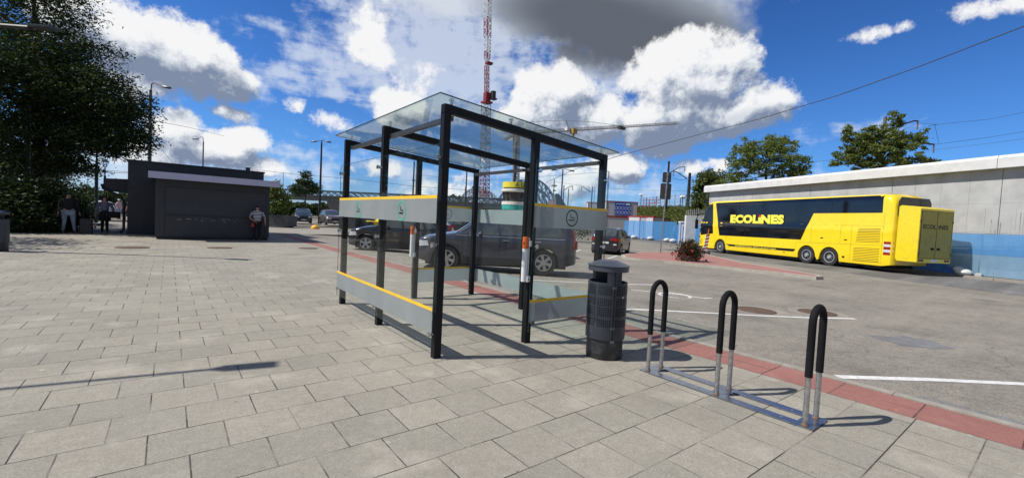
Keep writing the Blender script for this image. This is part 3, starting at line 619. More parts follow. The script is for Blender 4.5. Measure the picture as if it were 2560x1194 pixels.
def ashtray(x, y, label):
    t = thing('wall_ashtray', label, 'ashtray', (x, y, .77), 0, 'cigarette-shaped ashtrays on the shelter posts')
    MB().lathe([(.001, 0), (.036, 0), (.036, .40), (.001, .40)], 20).build('tube', white_plastic, t, smooth=True)
    MB().lathe([(.0365, .402), (.0375, .402), (.0375, .535), (.034, .545), (.001, .545)], 20).build('orange_cap', orange_p, t, smooth=True)
    b = MB().box(.037, .046, -.028, .028, -.01, .535); b.box(.02, .05, -.055, -.036, .43, .50); b.box(.01, .05, -.055, -.036, .0, .07); b.build('bracket', white_plastic, t)
    MB().cyl((-.037, -.01, .47), (-.034, -.01, .47), .012, n=10).build('opening', rubber, t); MB().cyl((.03, -.056, .03), (.03, -.059, .03), .008).build('lock', rubber, t)
ashtray(2.27 + 1.25 - .088, 4.12, 'orange and white tube ashtray on the front right post of the shelter')
ashtray(2.27 + 1.28 - .088, 7.35, 'orange and white tube ashtray on the rear post of the shelter, seen through the glass')

# ------------------------------------------------------------------ litter bin
def litter_bin(x, y, label, rz=0, detail=True, z0=.004):
    t = thing('litter_bin', label, 'litter bin', (x, y, z0), rz, 'dark grey cylindrical litter bins')
    MB().lathe([(.001, 0), (.2, 0), (.205, .01), (.205, .26), (.001, .26)], 40).build('base', mat('bin_base', (.022, .025, .03), .5, var=.25, scale=9, dirt=((.16, .15, .14), 9, .4)), t, smooth=True)
    # body shell: open top, inner wall
    body = MB().lathe([(.218, .225), (.222, .23), (.222, .86), (.214, .865), (.214, .30), (.001, .30)], 48, cap=False).build('body', mat('bin_paint', (.030, .036, .048), .36, var=.15, scale=5, dirt=((.10, .10, .11), 7, .3)), t, smooth=True)
    # perforations (two half panels of four blocks)
    if detail:
        h = MB(); r = .2235
        for blk in range(4):
            for row in range(4 + (blk % 2)):
                for c in range(14):
                    for half in (0, 1):
                        if c == 7: continue
                        a = R(-90) + (R(9) + c * R(5.9)) * (1 if half else -1); z = .385 + blk * .118 + row * .0215
                        cx0 = Vector((math.cos(a) * r, math.sin(a) * r, z)); tu = Vector((-math.sin(a), math.cos(a), 0)); rr = .0078
                        h.add([cx0 + tu * math.cos(q * math.pi / 5) * rr + Vector((0, 0, math.sin(q * math.pi / 5) * rr)) for q in range(10)], [tuple(range(10))])
        h.build('perforations', mat('hole_dark', (.002, .002, .003), .9), body)['kind'] = 'stuff'
        d = MB()
        for a0 in (-3.3, 3.3):
            for zc in (.835, .385):
                for da, dz in ((0, .009), (2.1, 0), (-2.1, 0), (0, -.009)):
                    a = R(-90 + a0 + da); c = Vector((math.cos(a) * .2238, math.sin(a) * .2238, zc - .02 + dz)); tu = Vector((-math.sin(a), math.cos(a), 0)); d.add([c + tu * math.cos(q * math.pi / 3) * .0035 + Vector((0, 0, math.sin(q * math.pi / 3) * .0035)) for q in range(6)], [tuple(range(6))])
        d.build('rivets', chrome, body)['kind'] = 'stuff'
        a = R(-62); d_ = Vector((math.cos(a), math.sin(a), 0)); MB().cyl(d_ * .222 + Vector((0, 0, .71)), d_ * .230 + Vector((0, 0, .71)), .011, n=16).build('lock', chrome, body, smooth=True)
        MB().box(-.003, .003, -.2262, -.2215, .235, 1.0).build('door_gap', rubber, body)
        MB().box(-.02, .022, -.236, -.224, .205, .232).build('latch', mat('dull_steel', (.2, .19, .18), .4, .7), body)
    # uprights between the two openings
    for s in (-1, 1):
        u = MB(); n = 8; vs = []
        for z in (.80, 1.0):
            for rr in (.214, .222):
                for k in range(n + 1): a = R(90 * s) + R(-22 + 44 * k / n); vs.append((math.cos(a) * rr, math.sin(a) * rr, z))
        q = n + 1; fs = []
        for k in range(n): fs += [(k, k + 1, 2 * q + k + 1, 2 * q + k), (q + k + 1, q + k, 3 * q + k, 3 * q + k + 1)]
        fs += [(0, 2 * q, 3 * q, q), (n, q + n, 3 * q + n, 2 * q + n)]; u.add(vs, fs); u.build('upright', MATS['bin_paint'], t, smooth=True)
    lid = MB().lathe([(.215, .985), (.224, .985), (.228, .99), (.228, 1.040), (.236, 1.043), (.238, 1.050), (.11, 1.100), (.10, 1.094), (.001, 1.090)], 48, cap=False).build('lid', mat('bin_lid', (.05, .058, .075), .33, var=.1), t, smooth=True)
    MB().cyl((.01, .0, 1.090), (.01, 0, 1.098), .014).build('stub_plate', chrome, lid)
    return t
litter_bin(3.98, 3.27, 'dark grey perforated litter bin at the front right corner of the glass shelter', R(-30))
litter_bin(-3.62, 17.75, 'dark grey litter bin cut by the left photo edge, before the bushes', R(0), False)

# ------------------------------------------------------------------ bicycle rack
BR = thing('bicycle_rack', 'steel bicycle rack with three tall loops in black sleeves on a flat base plate', 'bicycle rack', (4.08, 1.22, .004))
hw_ = .118; rails = mat('rack_rail_steel', (.30, .32, .37), .24, .92, var=.15, scale=15, dirt=((.20, .15, .10), 18, .3))
for x in (-hw_, hw_): MB().box(x - (.055 if x < 0 else .045), x + (.045 if x < 0 else .055), .05, 1.40, .003, .014).build('base_rail', rails, BR)
for i, y in enumerate((0, .71, 1.44)):
    pl = MB().box(-.165, .165, y - .07, y + .07, .0, .0125).build('base_plate', rails, BR)
    for sx, sy in ((-1, 1), (1, 1)): 
        MB().cyl((sx * hw_, y + sy * .17 * (1 if i < 2 else -1), .009), (sx * hw_, y + sy * .17 * (1 if i < 2 else -1), .016), .012, n=6).build('bolt', steel, pl)
    loop = [(-hw_, y, .008)] + [(-hw_, y, z) for z in (.2, .42)]
    MB().tube(loop, .0205, 14).build('leg', steel, BR, smooth=True); MB().tube([(hw_, q, z) for _, q, z in loop], .0205, 14).build('leg', steel, BR, smooth=True)
    for x in (-hw_, hw_): MB().lathe([(.028, .0), (.026, .012), (.0206, .018)], 14, (x, y, .0086), cap=False).build('weld', mat('rusty_weld', (.16, .09, .05), .8, var=.4, scale=80), pl, smooth=True)
    arc = [(-hw_, y, .395), (-hw_, y, .6), (-hw_, y, .80)] + [(-math.cos(a) * hw_, y, .815 + math.sin(a) * hw_) for a in [R(q) for q in range(0, 181, 12)]] + [(hw_, y, .8), (hw_, y, .6), (hw_, y, .395)]
    MB().tube(arc, .0275, 16).build('rubber_sleeve', rubber, BR, smooth=True)

# ------------------------------------------------------------------ kiosk
KI = thing('kiosk', 'dark grey shuttered kiosk with a pale fascia under its low flat roof', 'kiosk', (-.46, 23.5, .004))
bx = MB().box(0, 4.2, 0, 3.38, .12, 2.62); bx.build('front_wall', kiosk_m, KI)
MB().box(.05, 4.15, .04, 3.3, 0, .12).build('plinth', kiosk_d, KI)
f_ = MB().box(.33, 4.02, -.012, -.002, .16, 2.18).build('shutter', kiosk_m, KI)
mb = MB()
for x0, x1, z0, z1 in ((.30, .33, .14, 2.2), (4.02, 4.05, .14, 2.2), (.30, 4.05, 2.18, 2.21)): mb.box(x0, x1, -.022, -.001, z0, z1)
mb.build('shutter_frame', kiosk_d, f_)
mb = MB()
for x in (1.25, 2.17, 3.1): mb.box(x, x + .008, -.0145, -.011, .18, 2.16)
mb.build('shutter_seams', kiosk_d, f_)
MB().box(.33, 4.02, -.05, -.013, 1.02, 1.05).build('sill', kiosk_d, KI)
mb = MB()
for z in (.58, 1.55, 2.38): mb.box(.0, .30, -.003, .0, z, z + .008).box(4.05, 4.2, -.003, .0, z, z + .008)
for x in (.15, 4.12): mb.box(x, x + .008, -.0035, .0, .12, 2.62)
tagp(mb.build('cladding_joints', kiosk_d, KI), kind='stuff'); mb = MB()
for x in (-.53, .9, 1.9, 2.9, 3.9): mb.box(x, x + .01, 3.394, 3.3995, .05, 3.34)
tagp(mb.build('cladding_joints', kiosk_m, KI), kind='stuff')
mb = MB()
for k in range(22):
    x = random.uniform(.6, 3.6); z = random.gauss(.86, .035); l = random.uniform(.03, .16); mb.quad((x, -.0135, z), (x + l, -.0135, z + random.uniform(-.01, .01)), (x + l * .8, -.0135, z + .02), (x + .01, -.0135, z + .012))
tagp(mb.build('scuff_marks', mat('scuffed_primer', (.28, .29, .30), .7), f_), kind='stuff')
cn = MB().box(-.2, 4.5, -.58, .0, 2.62, 2.68).box(-.2, 4.5, 0.001, 3.37, 2.62, 2.68).build('canopy', kiosk_d, KI)
MB().box(-.22, 4.52, -.62, -.585, 2.50, 2.77).build('fascia', fascia_m, cn)
MB().box(-1.06, 4.43, 3.4, 8.4, 0, 3.36).build('rear_block', mat('kiosk_rear_cladding', (.016, .020, .027), .5, var=.12, dirt=((.06, .065, .075), 3, .3)), KI)
MB().box(-1.1, 4.47, 3.36, 8.44, 3.36, 3.44).build('roof_edge', kiosk_d, KI)
MB().box(-1.07, -.0, 3.385, 3.398, 2.24, 2.26).build('wall_seam', kiosk_m, KI)
MB().cyl((3.75, 3.9, 3.44), (3.75, 3.9, 3.60), .10, n=14).cyl((3.75, 3.9, 3.60), (3.75, 3.9, 3.63), .13, n=14).build('roof_vent', kiosk_d, KI)
MB().add([(-1.95, 4.2, 2.0), (-1.95, 4.2, 2.52), (-1.07, 4.2, 2.56), (-1.07, 4.2, 1.88), (-1.95, 8.0, 2.0), (-1.95, 8.0, 2.52), (-1.07, 8.0, 2.56), (-1.07, 8.0, 1.88)], [(0, 1, 2, 3), (7, 6, 5, 4), (0, 4, 5, 1), (1, 5, 6, 2), (2, 6, 7, 3), (3, 7, 4, 0)]).build('side_roof', kiosk_d, KI)
MB().tube([(-2.0, 4.15, 2.25), (-1.95, 4.15, 2.05), (-1.3, 3.9, 1.72), (-1.2, 3.8, 1.5), (-1.2, 3.8, .2), (-1.3, 3.72, .06)], .055, 10).build('downpipe', kiosk_d, KI, smooth=True)

# ------------------------------------------------------------------ people
def person(loc, rz, label, h=1.7, top=None, topm=None, legs=black_cloth, sleeves='long', pose=None, hair='short', wide=1., skirt=False, hat=None, extra=None, shoes=black_cloth, bare=False):
    t = thing('person', label, 'person', loc, rz); s = h / 1.75; W_ = wide; p = pose or {}
    J = {'pelvis': (0, 0, .95, .13 * W_, .10 * W_), 'waist': (0, 0, 1.10, .12 * W_, .10 * W_), 'chest': (0, 0, 1.32, .155 * W_, .11 * W_), 'neckb': (0, .01, 1.46, .07, .065), 'neck': (0, 0, 1.53, .05, .052), 'jaw': (0, -.015, 1.585, .058, .07), 'head': (0, -.01, 1.655, .078, .092), 'crown': (0, 0, 1.715, .062, .072), 'nose': (0, -.115, 1.635, .010, .012)}
    E_ = [('pelvis', 'waist'), ('waist', 'chest'), ('chest', 'neckb'), ('neckb', 'neck'), ('neck', 'jaw'), ('jaw', 'head'), ('head', 'crown'), ('jaw', 'nose')]
    for n_, sx in (('l', 1), ('r', -1)):
        el = p.get('elbow_' + n_, (.29 * W_, .03, 1.14)); wr = p.get('wrist_' + n_, (.30 * W_, -.04, .90)); kn = p.get('knee_' + n_, (.11, -.015, .52)); an = p.get('ankle_' + n_, (.115, .03, .09))
        J['sho' + n_] = (sx * .19 * W_, 0, 1.42, .058, .058); J['elb' + n_] = (sx * el[0], el[1], el[2], .042, .042); J['wri' + n_] = (sx * wr[0], wr[1], wr[2], .028, .026)
        d = (Vector(wr) - Vector(el)).normalized(); q = Vector((sx * wr[0], wr[1], wr[2])); dd = Vector((sx * d.x, d.y, d.z)); pl = q + dd * .075
        J['pal' + n_] = (*pl, .032, .018)
        J['hip' + n_] = (sx * .095 * W_, 0, .90, .085 * W_, .09 * W_); J['kne' + n_] = (sx * kn[0], kn[1], kn[2], .058, .06); J['ank' + n_] = (sx * an[0], an[1], an[2], .036, .04); J['toe' + n_] = (sx * an[0], an[1] - .15, .035, .038, .026)
        E_ += [('neckb', 'sho' + n_), ('sho' + n_, 'elb' + n_), ('elb' + n_, 'wri' + n_), ('wri' + n_, 'pal' + n_), ('pelvis', 'hip' + n_), ('hip' + n_, 'kne' + n_), ('kne' + n_, 'ank' + n_), ('ank' + n_, 'toe' + n_)]
        sd_ = dd.cross(Vector((0, 1, 0))); sd_ = sd_.normalized() if sd_.length > .1 else Vector((1, 0, 0)); fw_ = sd_.cross(dd).normalized()
        for k, (o_, ln) in enumerate(((-.026, .062), (-.009, .074), (.009, .070), (.026, .055))):
            a = pl + dd * .03 + fw_ * o_; b = a + dd * ln * .55 + sd_ * .006 * sx; c = a + dd * ln + sd_ * .022 * sx
            for nm, v, r in (('a', a, .0095), ('b', b, .0085), ('c', c, .007)): J[f'f{k}{nm}{n_}'] = (*v, r, r)
            E_ += [('pal' + n_, f'f{k}a{n_}'), (f'f{k}a{n_}', f'f{k}b{n_}'), (f'f{k}b{n_}', f'f{k}c{n_}')]
        a = pl - dd * .02 - fw_ * .04; b = a + dd * .045 - fw_ * .012
        J['tha' + n_] = (*a, .011, .011); J['thb' + n_] = (*b, .009, .009); E_ += [('pal' + n_, 'tha' + n_), ('tha' + n_, 'thb' + n_)]
    J = {k: (v[0] * s, v[1] * s, v[2] * s, v[3] * s, v[4] * s) for k, v in J.items()}
    skin('body', J, E_, skin_m, t, 2)
    def sub(name, keys, edges, m, grow, over={}):
        JJ = {k: (*J[k][:3], J[k][3] + grow, J[k][4] + grow) for k in keys}; JJ.update(over); return skin(name, JJ, edges, m, t, 2)
    # top
    ks = ['chest', 'waist', 'pelvis', 'neckb', 'shol', 'shor']; ed = [('chest', 'waist'), ('waist', 'pelvis'), ('chest', 'neckb'), ('neckb', 'shol'), ('neckb', 'shor')]
    for n_ in 'lr':
        if sleeves == 'long': ks += ['elb' + n_, 'wri' + n_]; ed += [('sho' + n_, 'elb' + n_), ('elb' + n_, 'wri' + n_)]
    ov = {}
    if sleeves == 'short':
        for n_ in 'lr':
            a, b = Vector(J['sho' + n_][:3]), Vector(J['elb' + n_][:3]); c = a + (b - a) * .8; ov['mid' + n_] = (*c, .055 * s, .055 * s); ed += [('sho' + n_, 'mid' + n_)]
    sub('shirt', ks, ed, topm, .016 * s, ov)
    if skirt:
        MB().lathe([(.12 * s, 1.08 * s), (.17 * s, .98 * s), (.21 * s, .80 * s), (.235 * s, .62 * s), (.22 * s, .62 * s), (.1 * s, 1.0 * s)], 20, cap=False).build('skirt', black_cloth, t, smooth=True)
    if not bare:
        sub('trousers', ['pelvis', 'hipl', 'hipr', 'knel', 'kner', 'ankl', 'ankr'], [('pelvis', 'hipl'), ('pelvis', 'hipr'), ('hipl', 'knel'), ('hipr', 'kner'), ('knel', 'ankl'), ('kner', 'ankr')], legs, .014 * s)
    for n_ in 'lr': sub('shoe', ['ank' + n_, 'toe' + n_], [('ank' + n_, 'toe' + n_)], shoes, .010)
    # hair and face
    hc = J['head']; hb = MB(); hb.sphere((hc[0], hc[1] + .02 * s, hc[2] + .035 * s), .102 * s, 16, 10, (.95, 1.05, .98))
    keep = [f for f in hb.f if not all(hb.v[i][1] < hc[1] - .045 * s and hb.v[i][2] < hc[2] + .06 * s for i in f)]; hb.f = keep
    if hair == 'long': 
        hb.lathe([(.09 * s, 1.70 * s), (.105 * s, 1.60 * s), (.12 * s, 1.45 * s), (.10 * s, 1.36 * s), (.02, 1.36 * s)], 14, (0, .06 * s, 0), cap=False)
    hb.build('hair', hair_m, t, smooth=True)
    for sx in (-1, 1): MB().sphere((sx * .03 * s, hc[1] - .088 * s, hc[2] + .0 * s), .011 * s, 8, 6).build('eye', hair_m, t)
    MB().box(-.024 * s, .024 * s, hc[1] - .092 * s, hc[1] - .07 * s, 1.575 * s, 1.584 * s).build('mouth', mat('lips', (.30, .10, .09), .6), t)
    if hat: MB().sphere((hc[0], hc[1], hc[2] + .045 * s), .105 * s, 16, 8, (1, 1.05, .8)).cyl((0, hc[1] - .09 * s, hc[2] + .04 * s), (0, hc[1] - .09 * s, hc[2] + .05 * s), .07 * s, n=16).build('cap', hat, t, smooth=True)
    return t
def stripes(name, a, b, per, zoff=0.):
    m, nt, ns, L = nodes_of(name); p = ns['Principled BSDF']; p.inputs['Roughness'].default_value = .85; tc = N(nt, 'TexCoord'); sp = N(nt, 'SeparateXYZ'); L.new(tc.outputs['Object'], sp.inputs[0])
    mm = N(nt, 'Math', operation='MULTIPLY_ADD'); mm.inputs[1].default_value = 1 / per; mm.inputs[2].default_value = zoff; L.new(sp.outputs[2], mm.inputs[0]); fr = N(nt, 'Math', operation='FRACT'); L.new(mm.outputs[0], fr.inputs[0])
    gt = N(nt, 'Math', operation='GREATER_THAN'); gt.inputs[1].default_value = .6; L.new(fr.outputs[0], gt.inputs[0]); mx = N(nt, 'MixRGB'); L.new(gt.outputs[0], mx.inputs[0]); mx.inputs[1].default_value = (*a, 1); mx.inputs[2].default_value = (*b, 1); L.new(mx.outputs[0], p.inputs['Base Color']); return m
person((3.18, 23.05, .004), R(-8), 'person in a navy and white striped top standing against the kiosk wall', 1.58, topm=stripes('striped_jersey', (.012, .014, .05), (.75, .75, .8), .065), sleeves='short', wide=1.22, hair='short', pose=dict(elbow_l=(.34, .03, 1.16), wrist_l=(.36, -.05, .93), elbow_r=(.33, .02, 1.15), wrist_r=(.12, -.17, 1.0)))
bag = thing('handbag', 'small red bag held by the person in the striped top', 'bag', (2.98, 22.86, .64)); MB().lathe([(.02, 0), (.07, .02), (.075, .10), (.03, .17), (.012, .19)], 12).build('bag_body', mat('red_bag', (.35, .03, .02), .6), bag, smooth=True); MB().tube([(-.02, 0, .18), (-.03, 0, .25), (0, 0, .29), (.03, 0, .25), (.02, 0, .18)], .006, 6).build('handle', mat('red_bag', (.3, .02, .02)), bag)
pm = person((-3.42, 26.75, .004), R(10), 'person in a black top and light blue jeans standing beside a dark suitcase', 1.74, topm=black_cloth, legs=mat('light_denim', (.22, .27, .36), .85, var=.2), wide=1.3, sleeves='long', pose=dict(elbow_l=(.29, .02, 1.16), wrist_l=(.33, -.03, .92), elbow_r=(.27, .02, 1.16), wrist_r=(.31, -.02, .92), knee_l=(.15, -.02, .52), ankle_l=(.2, .02, .09), knee_r=(.13, -.01, .52), ankle_r=(.17, .06, .09)))
sc_ = thing('suitcase', 'black wheeled suitcase standing beside the person in light jeans', 'suitcase', (-2.85, 26.6, .004)); MB().box(-.21, .21, -.13, .13, .06, .66, .03).build('shell', mat('suitcase_black', (.015, .015, .018), .45), sc_)
mb = MB(); [mb.box(x - .008, x + .008, -.138, -.131, .1, .6) for x in (-.12, -.04, .04, .12)]; mb.build('ribs', mat('suitcase_rib', (.03, .03, .035), .4), sc_)
MB().tube([(-.1, .08, .65), (-.1, .08, 1.0), (.1, .08, 1.0), (.1, .08, .65)], .010, 6).build('pull_handle', dark_grey, sc_)
for x, y in ((-.17, -.08), (.17, -.08), (-.17, .08), (.17, .08)): MB().cyl((x - .015, y, .03), (x + .015, y, .03), .03, n=12).build('wheel', rubber, sc_)
person((-2.32, 27.3, .004), R(4), 'person with long dark hair, black skirt and tights carrying a large black bag', 1.68, topm=mat('pale_blouse', (.13, .13, .20), .85), sleeves='long', hair='long', skirt=True, pose=dict(elbow_l=(.31, -.02, 1.14), wrist_l=(.30, -.15, .98), knee_l=(.08, -.02, .52), ankle_l=(.1, .02, .09), knee_r=(.07, -.02, .52), ankle_r=(.085, .03, .09)))
t = thing('shoulder_bag', 'large black bag hanging on the arm of the person with long dark hair', 'bag', (-2.02, 27.05, .72)); MB().box(-.26, .26, -.09, .09, 0, .30, .05).build('bag_body', black_cloth, t); MB().tube([(-.2, 0, .28), (-.15, 0, .5), (-.05, .1, .68)], .012, 6).build('strap', black_cloth, t)
MB().lathe([(.14, 1.40), (.19, 1.30), (.18, 1.05), (.12, 1.08)], 18, (-2.32, 27.3, 0), cap=False)
q = pt(297, 516, 36); person((q.x, q.y, 0), R(60), 'person in a pale pink shirt and white cap behind the kiosk corner', 1.65, topm=mat('pink_shirt', (.62, .38, .40), .85), legs=mat('pale_blue_trousers', (.30, .45, .62), .85), hat=white_p, wide=1.15, sleeves='short')
q = pt(311, 516, 33); person((q.x, q.y, 0), R(-60), 'person in black shirt and shorts with bare legs at the corner of the kiosk', 1.7, topm=black_cloth, legs=black_cloth, sleeves='short', bare=True, skirt=True)

# ------------------------------------------------------------------ vehicles
def lerp_prof(P, x):
    if x <= P[0][0]: return P[0][1]
    for (x0, z0), (x1, z1) in zip(P[:-1], P[1:]):
        if x <= x1: u = (x - x0) / (x1 - x0 + 1e-9); return z0 + (z1 - z0) * u
    return P[-1][1]
class Shell:
    def __init__(s, L, W, top, zb, wheels, wr, belt, tum=.32, crown=.045, rr=.09, plan=.16, arch=.055, cl=.6, bumper=.0):
        s.L, s.W, s.top_, s.zb, s.wh, s.wr, s.belt, s.tum, s.crown, s.rr, s.plan, s.arch, s.cl, s.bumper = L, W, top, zb, wheels, wr, belt, tum, crown, rr, plan, arch, cl, bumper
    def top(s, x): return (lerp_prof(s.top_, x - .03) + lerp_prof(s.top_, x) + lerp_prof(s.top_, x + .03)) / 3 if abs(x) < s.L / 2 - .04 else lerp_prof(s.top_, x)
    def bot(s, x):
        z = s.zb; e = min(x + s.L / 2, s.L / 2 - x)
        if e < .5: z += s.bumper * (1 - e / .5)
        for xw in s.wh:
            d = abs(x - xw); ra = s.wr + s.arch
            if d < ra: z = max(z, s.wr + math.sqrt(ra * ra - d * d))
        return z
    def hw(s, x, z):
        e = max(0, min(x + s.L / 2, s.L / 2 - x)); w = s.W * (1 - s.plan * max(0, 1 - e / s.cl) ** 2)
        if e < .12: w *= 1 - .16 * (1 - e / .12) ** 2
        if z < .55: w -= .05 * ((.55 - z) / .35) ** 2 * s.W
        if z > s.belt: w -= s.tum * (z - s.belt) + .02 * min(1, (z - s.belt) / .05)
        else: w += .015 * math.exp(-((z - s.belt + .16) / .1) ** 2)
        t = s.top(x) - z
        if t < s.rr: q = min(1, 1 - t / s.rr); w -= s.rr * (1 - math.sqrt(max(0, 1 - q * q)))
        return max(w, .05)
    def body(s, name, m, parent, nx=90, M=16):
        xs = set(-s.L / 2 + s.L * i / nx for i in range(nx + 1)); xs |= {-s.L / 2 + d for d in (.01, .03, .06, .09)} | {s.L / 2 - d for d in (.01, .03, .06, .09)}
        for xw in s.wh:
            ra = s.wr + s.arch
            for k in range(17): xs.add(xw + ra * math.cos(math.pi * k / 16) * .9999)
        xs = sorted(xs); V = []; Fc = []; fr = (1, .88, .66, .33, 0)
        for x in xs:
            b, tp = s.bot(x), s.top(x); ring = []
            ring.append((x, 0, b))
            side = [(x, s.hw(x, b + (tp - b) * (1 - (1 - j / M) ** 1.3)), b + (tp - b) * (1 - (1 - j / M) ** 1.3)) for j in range(M + 1)]
            wt = side[-1][1]; topv = [(x, wt * f, tp + s.crown * (1 - f * f)) for f in fr[1:]]
            ring += side + topv; ring += [(p[0], -p[1], p[2]) for p in (side + topv[:-1])[::-1]]
            V.append(ring)
        n = len(V[0]); flat = [p for r in V for p in r]
        for i in range(len(V) - 1):
            for k in range(n): j = (k + 1) % n; Fc.append((i * n + j, i * n + k, (i + 1) * n + k, (i + 1) * n + j))
        Fc += [tuple(range(n)), tuple(range((len(V) - 1) * n + n - 1, (len(V) - 1) * n - 1, -1))]
        mb = MB(); mb.add(flat, Fc); return mb.build(name, m, parent, smooth=True)
    def side(s, mb, side, q, off=.004, nu=8, nv=5):
        """q = (x,z) corners: bottom-rear, bottom-front, top-front, top-rear"""
        vs = []
        for j in range(nv + 1):
            for i in range(nu + 1):
                u, v = i / nu, j / nv; x = (q[0][0] * (1 - u) + q[1][0] * u) * (1 - v) + (q[3][0] * (1 - u) + q[2][0] * u) * v; z = (q[0][1] * (1 - u) + q[1][1] * u) * (1 - v) + (q[3][1] * (1 - u) + q[2][1] * u) * v
                vs.append((x, side * (s.hw(x, z) + off), z))
        mb.add(vs, [(j * (nu + 1) + i, j * (nu + 1) + i + 1, (j + 1) * (nu + 1) + i + 1, (j + 1) * (nu + 1) + i) for j in range(nv) for i in range(nu)]); return mb
    def over(s, mb, x0, x1, inset=.1, off=.006, nu=8, nv=8):
        vs = []
        for j in range(nv + 1):
            x = x0 + (x1 - x0) * j / nv; tp = s.top(x); wt = s.hw(x, tp)
            hwid = s.hw(x, tp - s.rr) - inset
            for i in range(nu + 1):
                y = hwid * (2 * i / nu - 1); f = min(1, abs(y) / max(wt, .1)); z = tp + s.crown * (1 - f * f) if f < 1 else tp - .01
                vs.append((x + (off if x0 > 0 else -off), y, z + off))
        mb.add(vs, [(j * (nu + 1) + i, j * (nu + 1) + i + 1, (j + 1) * (nu + 1) + i + 1, (j + 1) * (nu + 1) + i) for j in range(nv) for i in range(nu)]); return mb
    def end(s, mb, y0, y1, z0, z1, front=True, off=.012, d=.02):
        x = (s.L / 2) if front else -s.L / 2; sg = 1 if front else -1
        return mb.box(min(x, x + sg * off), max(x, x + sg * off), y0, y1, z0, z1)
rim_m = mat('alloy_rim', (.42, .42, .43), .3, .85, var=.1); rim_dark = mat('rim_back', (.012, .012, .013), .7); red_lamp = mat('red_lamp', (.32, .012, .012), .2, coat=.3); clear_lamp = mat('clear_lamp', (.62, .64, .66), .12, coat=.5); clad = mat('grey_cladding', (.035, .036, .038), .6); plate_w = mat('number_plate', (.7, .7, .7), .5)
def wheel(t, x, y, r, wdt, side, spokes=6, rimr=None, rimm=None, disc=False):
    rimr = rimr or r * .66; w_ = MB(); o = side
    prof = [(rimr, -wdt / 2), (r * .95, -wdt / 2), (r, -wdt / 2 + .03), (r, wdt / 2 - .03), (r * .95, wdt / 2), (rimr, wdt / 2 - .01), (rimr, -wdt / 2)]
    n = 32; w_.add([(x + a * math.cos(2 * math.pi * k / n), y + b, r + a * math.sin(2 * math.pi * k / n)) for a, b in prof for k in range(n)], [(i * n + k, i * n + (k + 1) % n, (i + 1) * n + (k + 1) % n, (i + 1) * n + k) for i in range(len(prof) - 1) for k in range(n)])
    wo = w_.build('wheel', tyre_m, t, smooth=True)
    rb_ = MB(); yo = y + o * (wdt / 2 - .05); rb_.cyl((x, yo, r), (x, yo + o * .004, r), rimr * .99, n=24); rb_.build('rim_back', rim_dark, wo)
    rm = MB(); yf = y + o * (wdt / 2 - .012)
    nn = 32; pr = [(rimr * 1.01, .0), (rimr * 1.0, .012), (rimr * .9, .012), (rimr * .88, -.02)]
    rm.add([(x + a * math.cos(2 * math.pi * k / nn), yf + o * b, r + a * math.sin(2 * math.pi * k / nn)) for a, b in pr for k in range(nn)], [(i * nn + k, i * nn + (k + 1) % nn, (i + 1) * nn + (k + 1) % nn, (i + 1) * nn + k) for i in range(len(pr) - 1) for k in range(nn)])
    if disc:
        rm.cyl((x, yf - o * .05, r), (x, yf - o * .045, r), rimr * .92, n=28); rm.cyl((x, yf - o * .045, r), (x, yf + o * .03, r), rimr * .38, rimr * .30, n=20)
        for k in range(10): a = 2 * math.pi * k / 10; rm.cyl((x + math.cos(a) * rimr * .52, yf - o * .045, r + math.sin(a) * rimr * .52), (x + math.cos(a) * rimr * .52, yf - o * .015, r + math.sin(a) * rimr * .52), .016, n=6)
    else:
        for k in range(spokes):
            a = 2 * math.pi * k / spokes + .3; c, s_ = math.cos(a), math.sin(a); r0, r1 = rimr * .18, rimr * .93; h0, h1 = rimr * .13, rimr * .20
            vs = [(x + c * rr - s_ * hh, yf + o * yy, r + s_ * rr + c * hh) for rr, hh in ((r0, -h0), (r1, -h1), (r1, h1), (r0, h0)) for yy in (-.015, .006)]
            rm.add(vs, [(1, 3, 5, 7), (0, 6, 4, 2), (0, 2, 3, 1), (2, 4, 5, 3), (4, 6, 7, 5), (6, 0, 1, 7)])
        rm.cyl((x, yf - .01, r), (x, yf + o * .012, r), rimr * .26, n=20)
    rm.build('rim', rimm or rim_m, wo, smooth=True); return wo
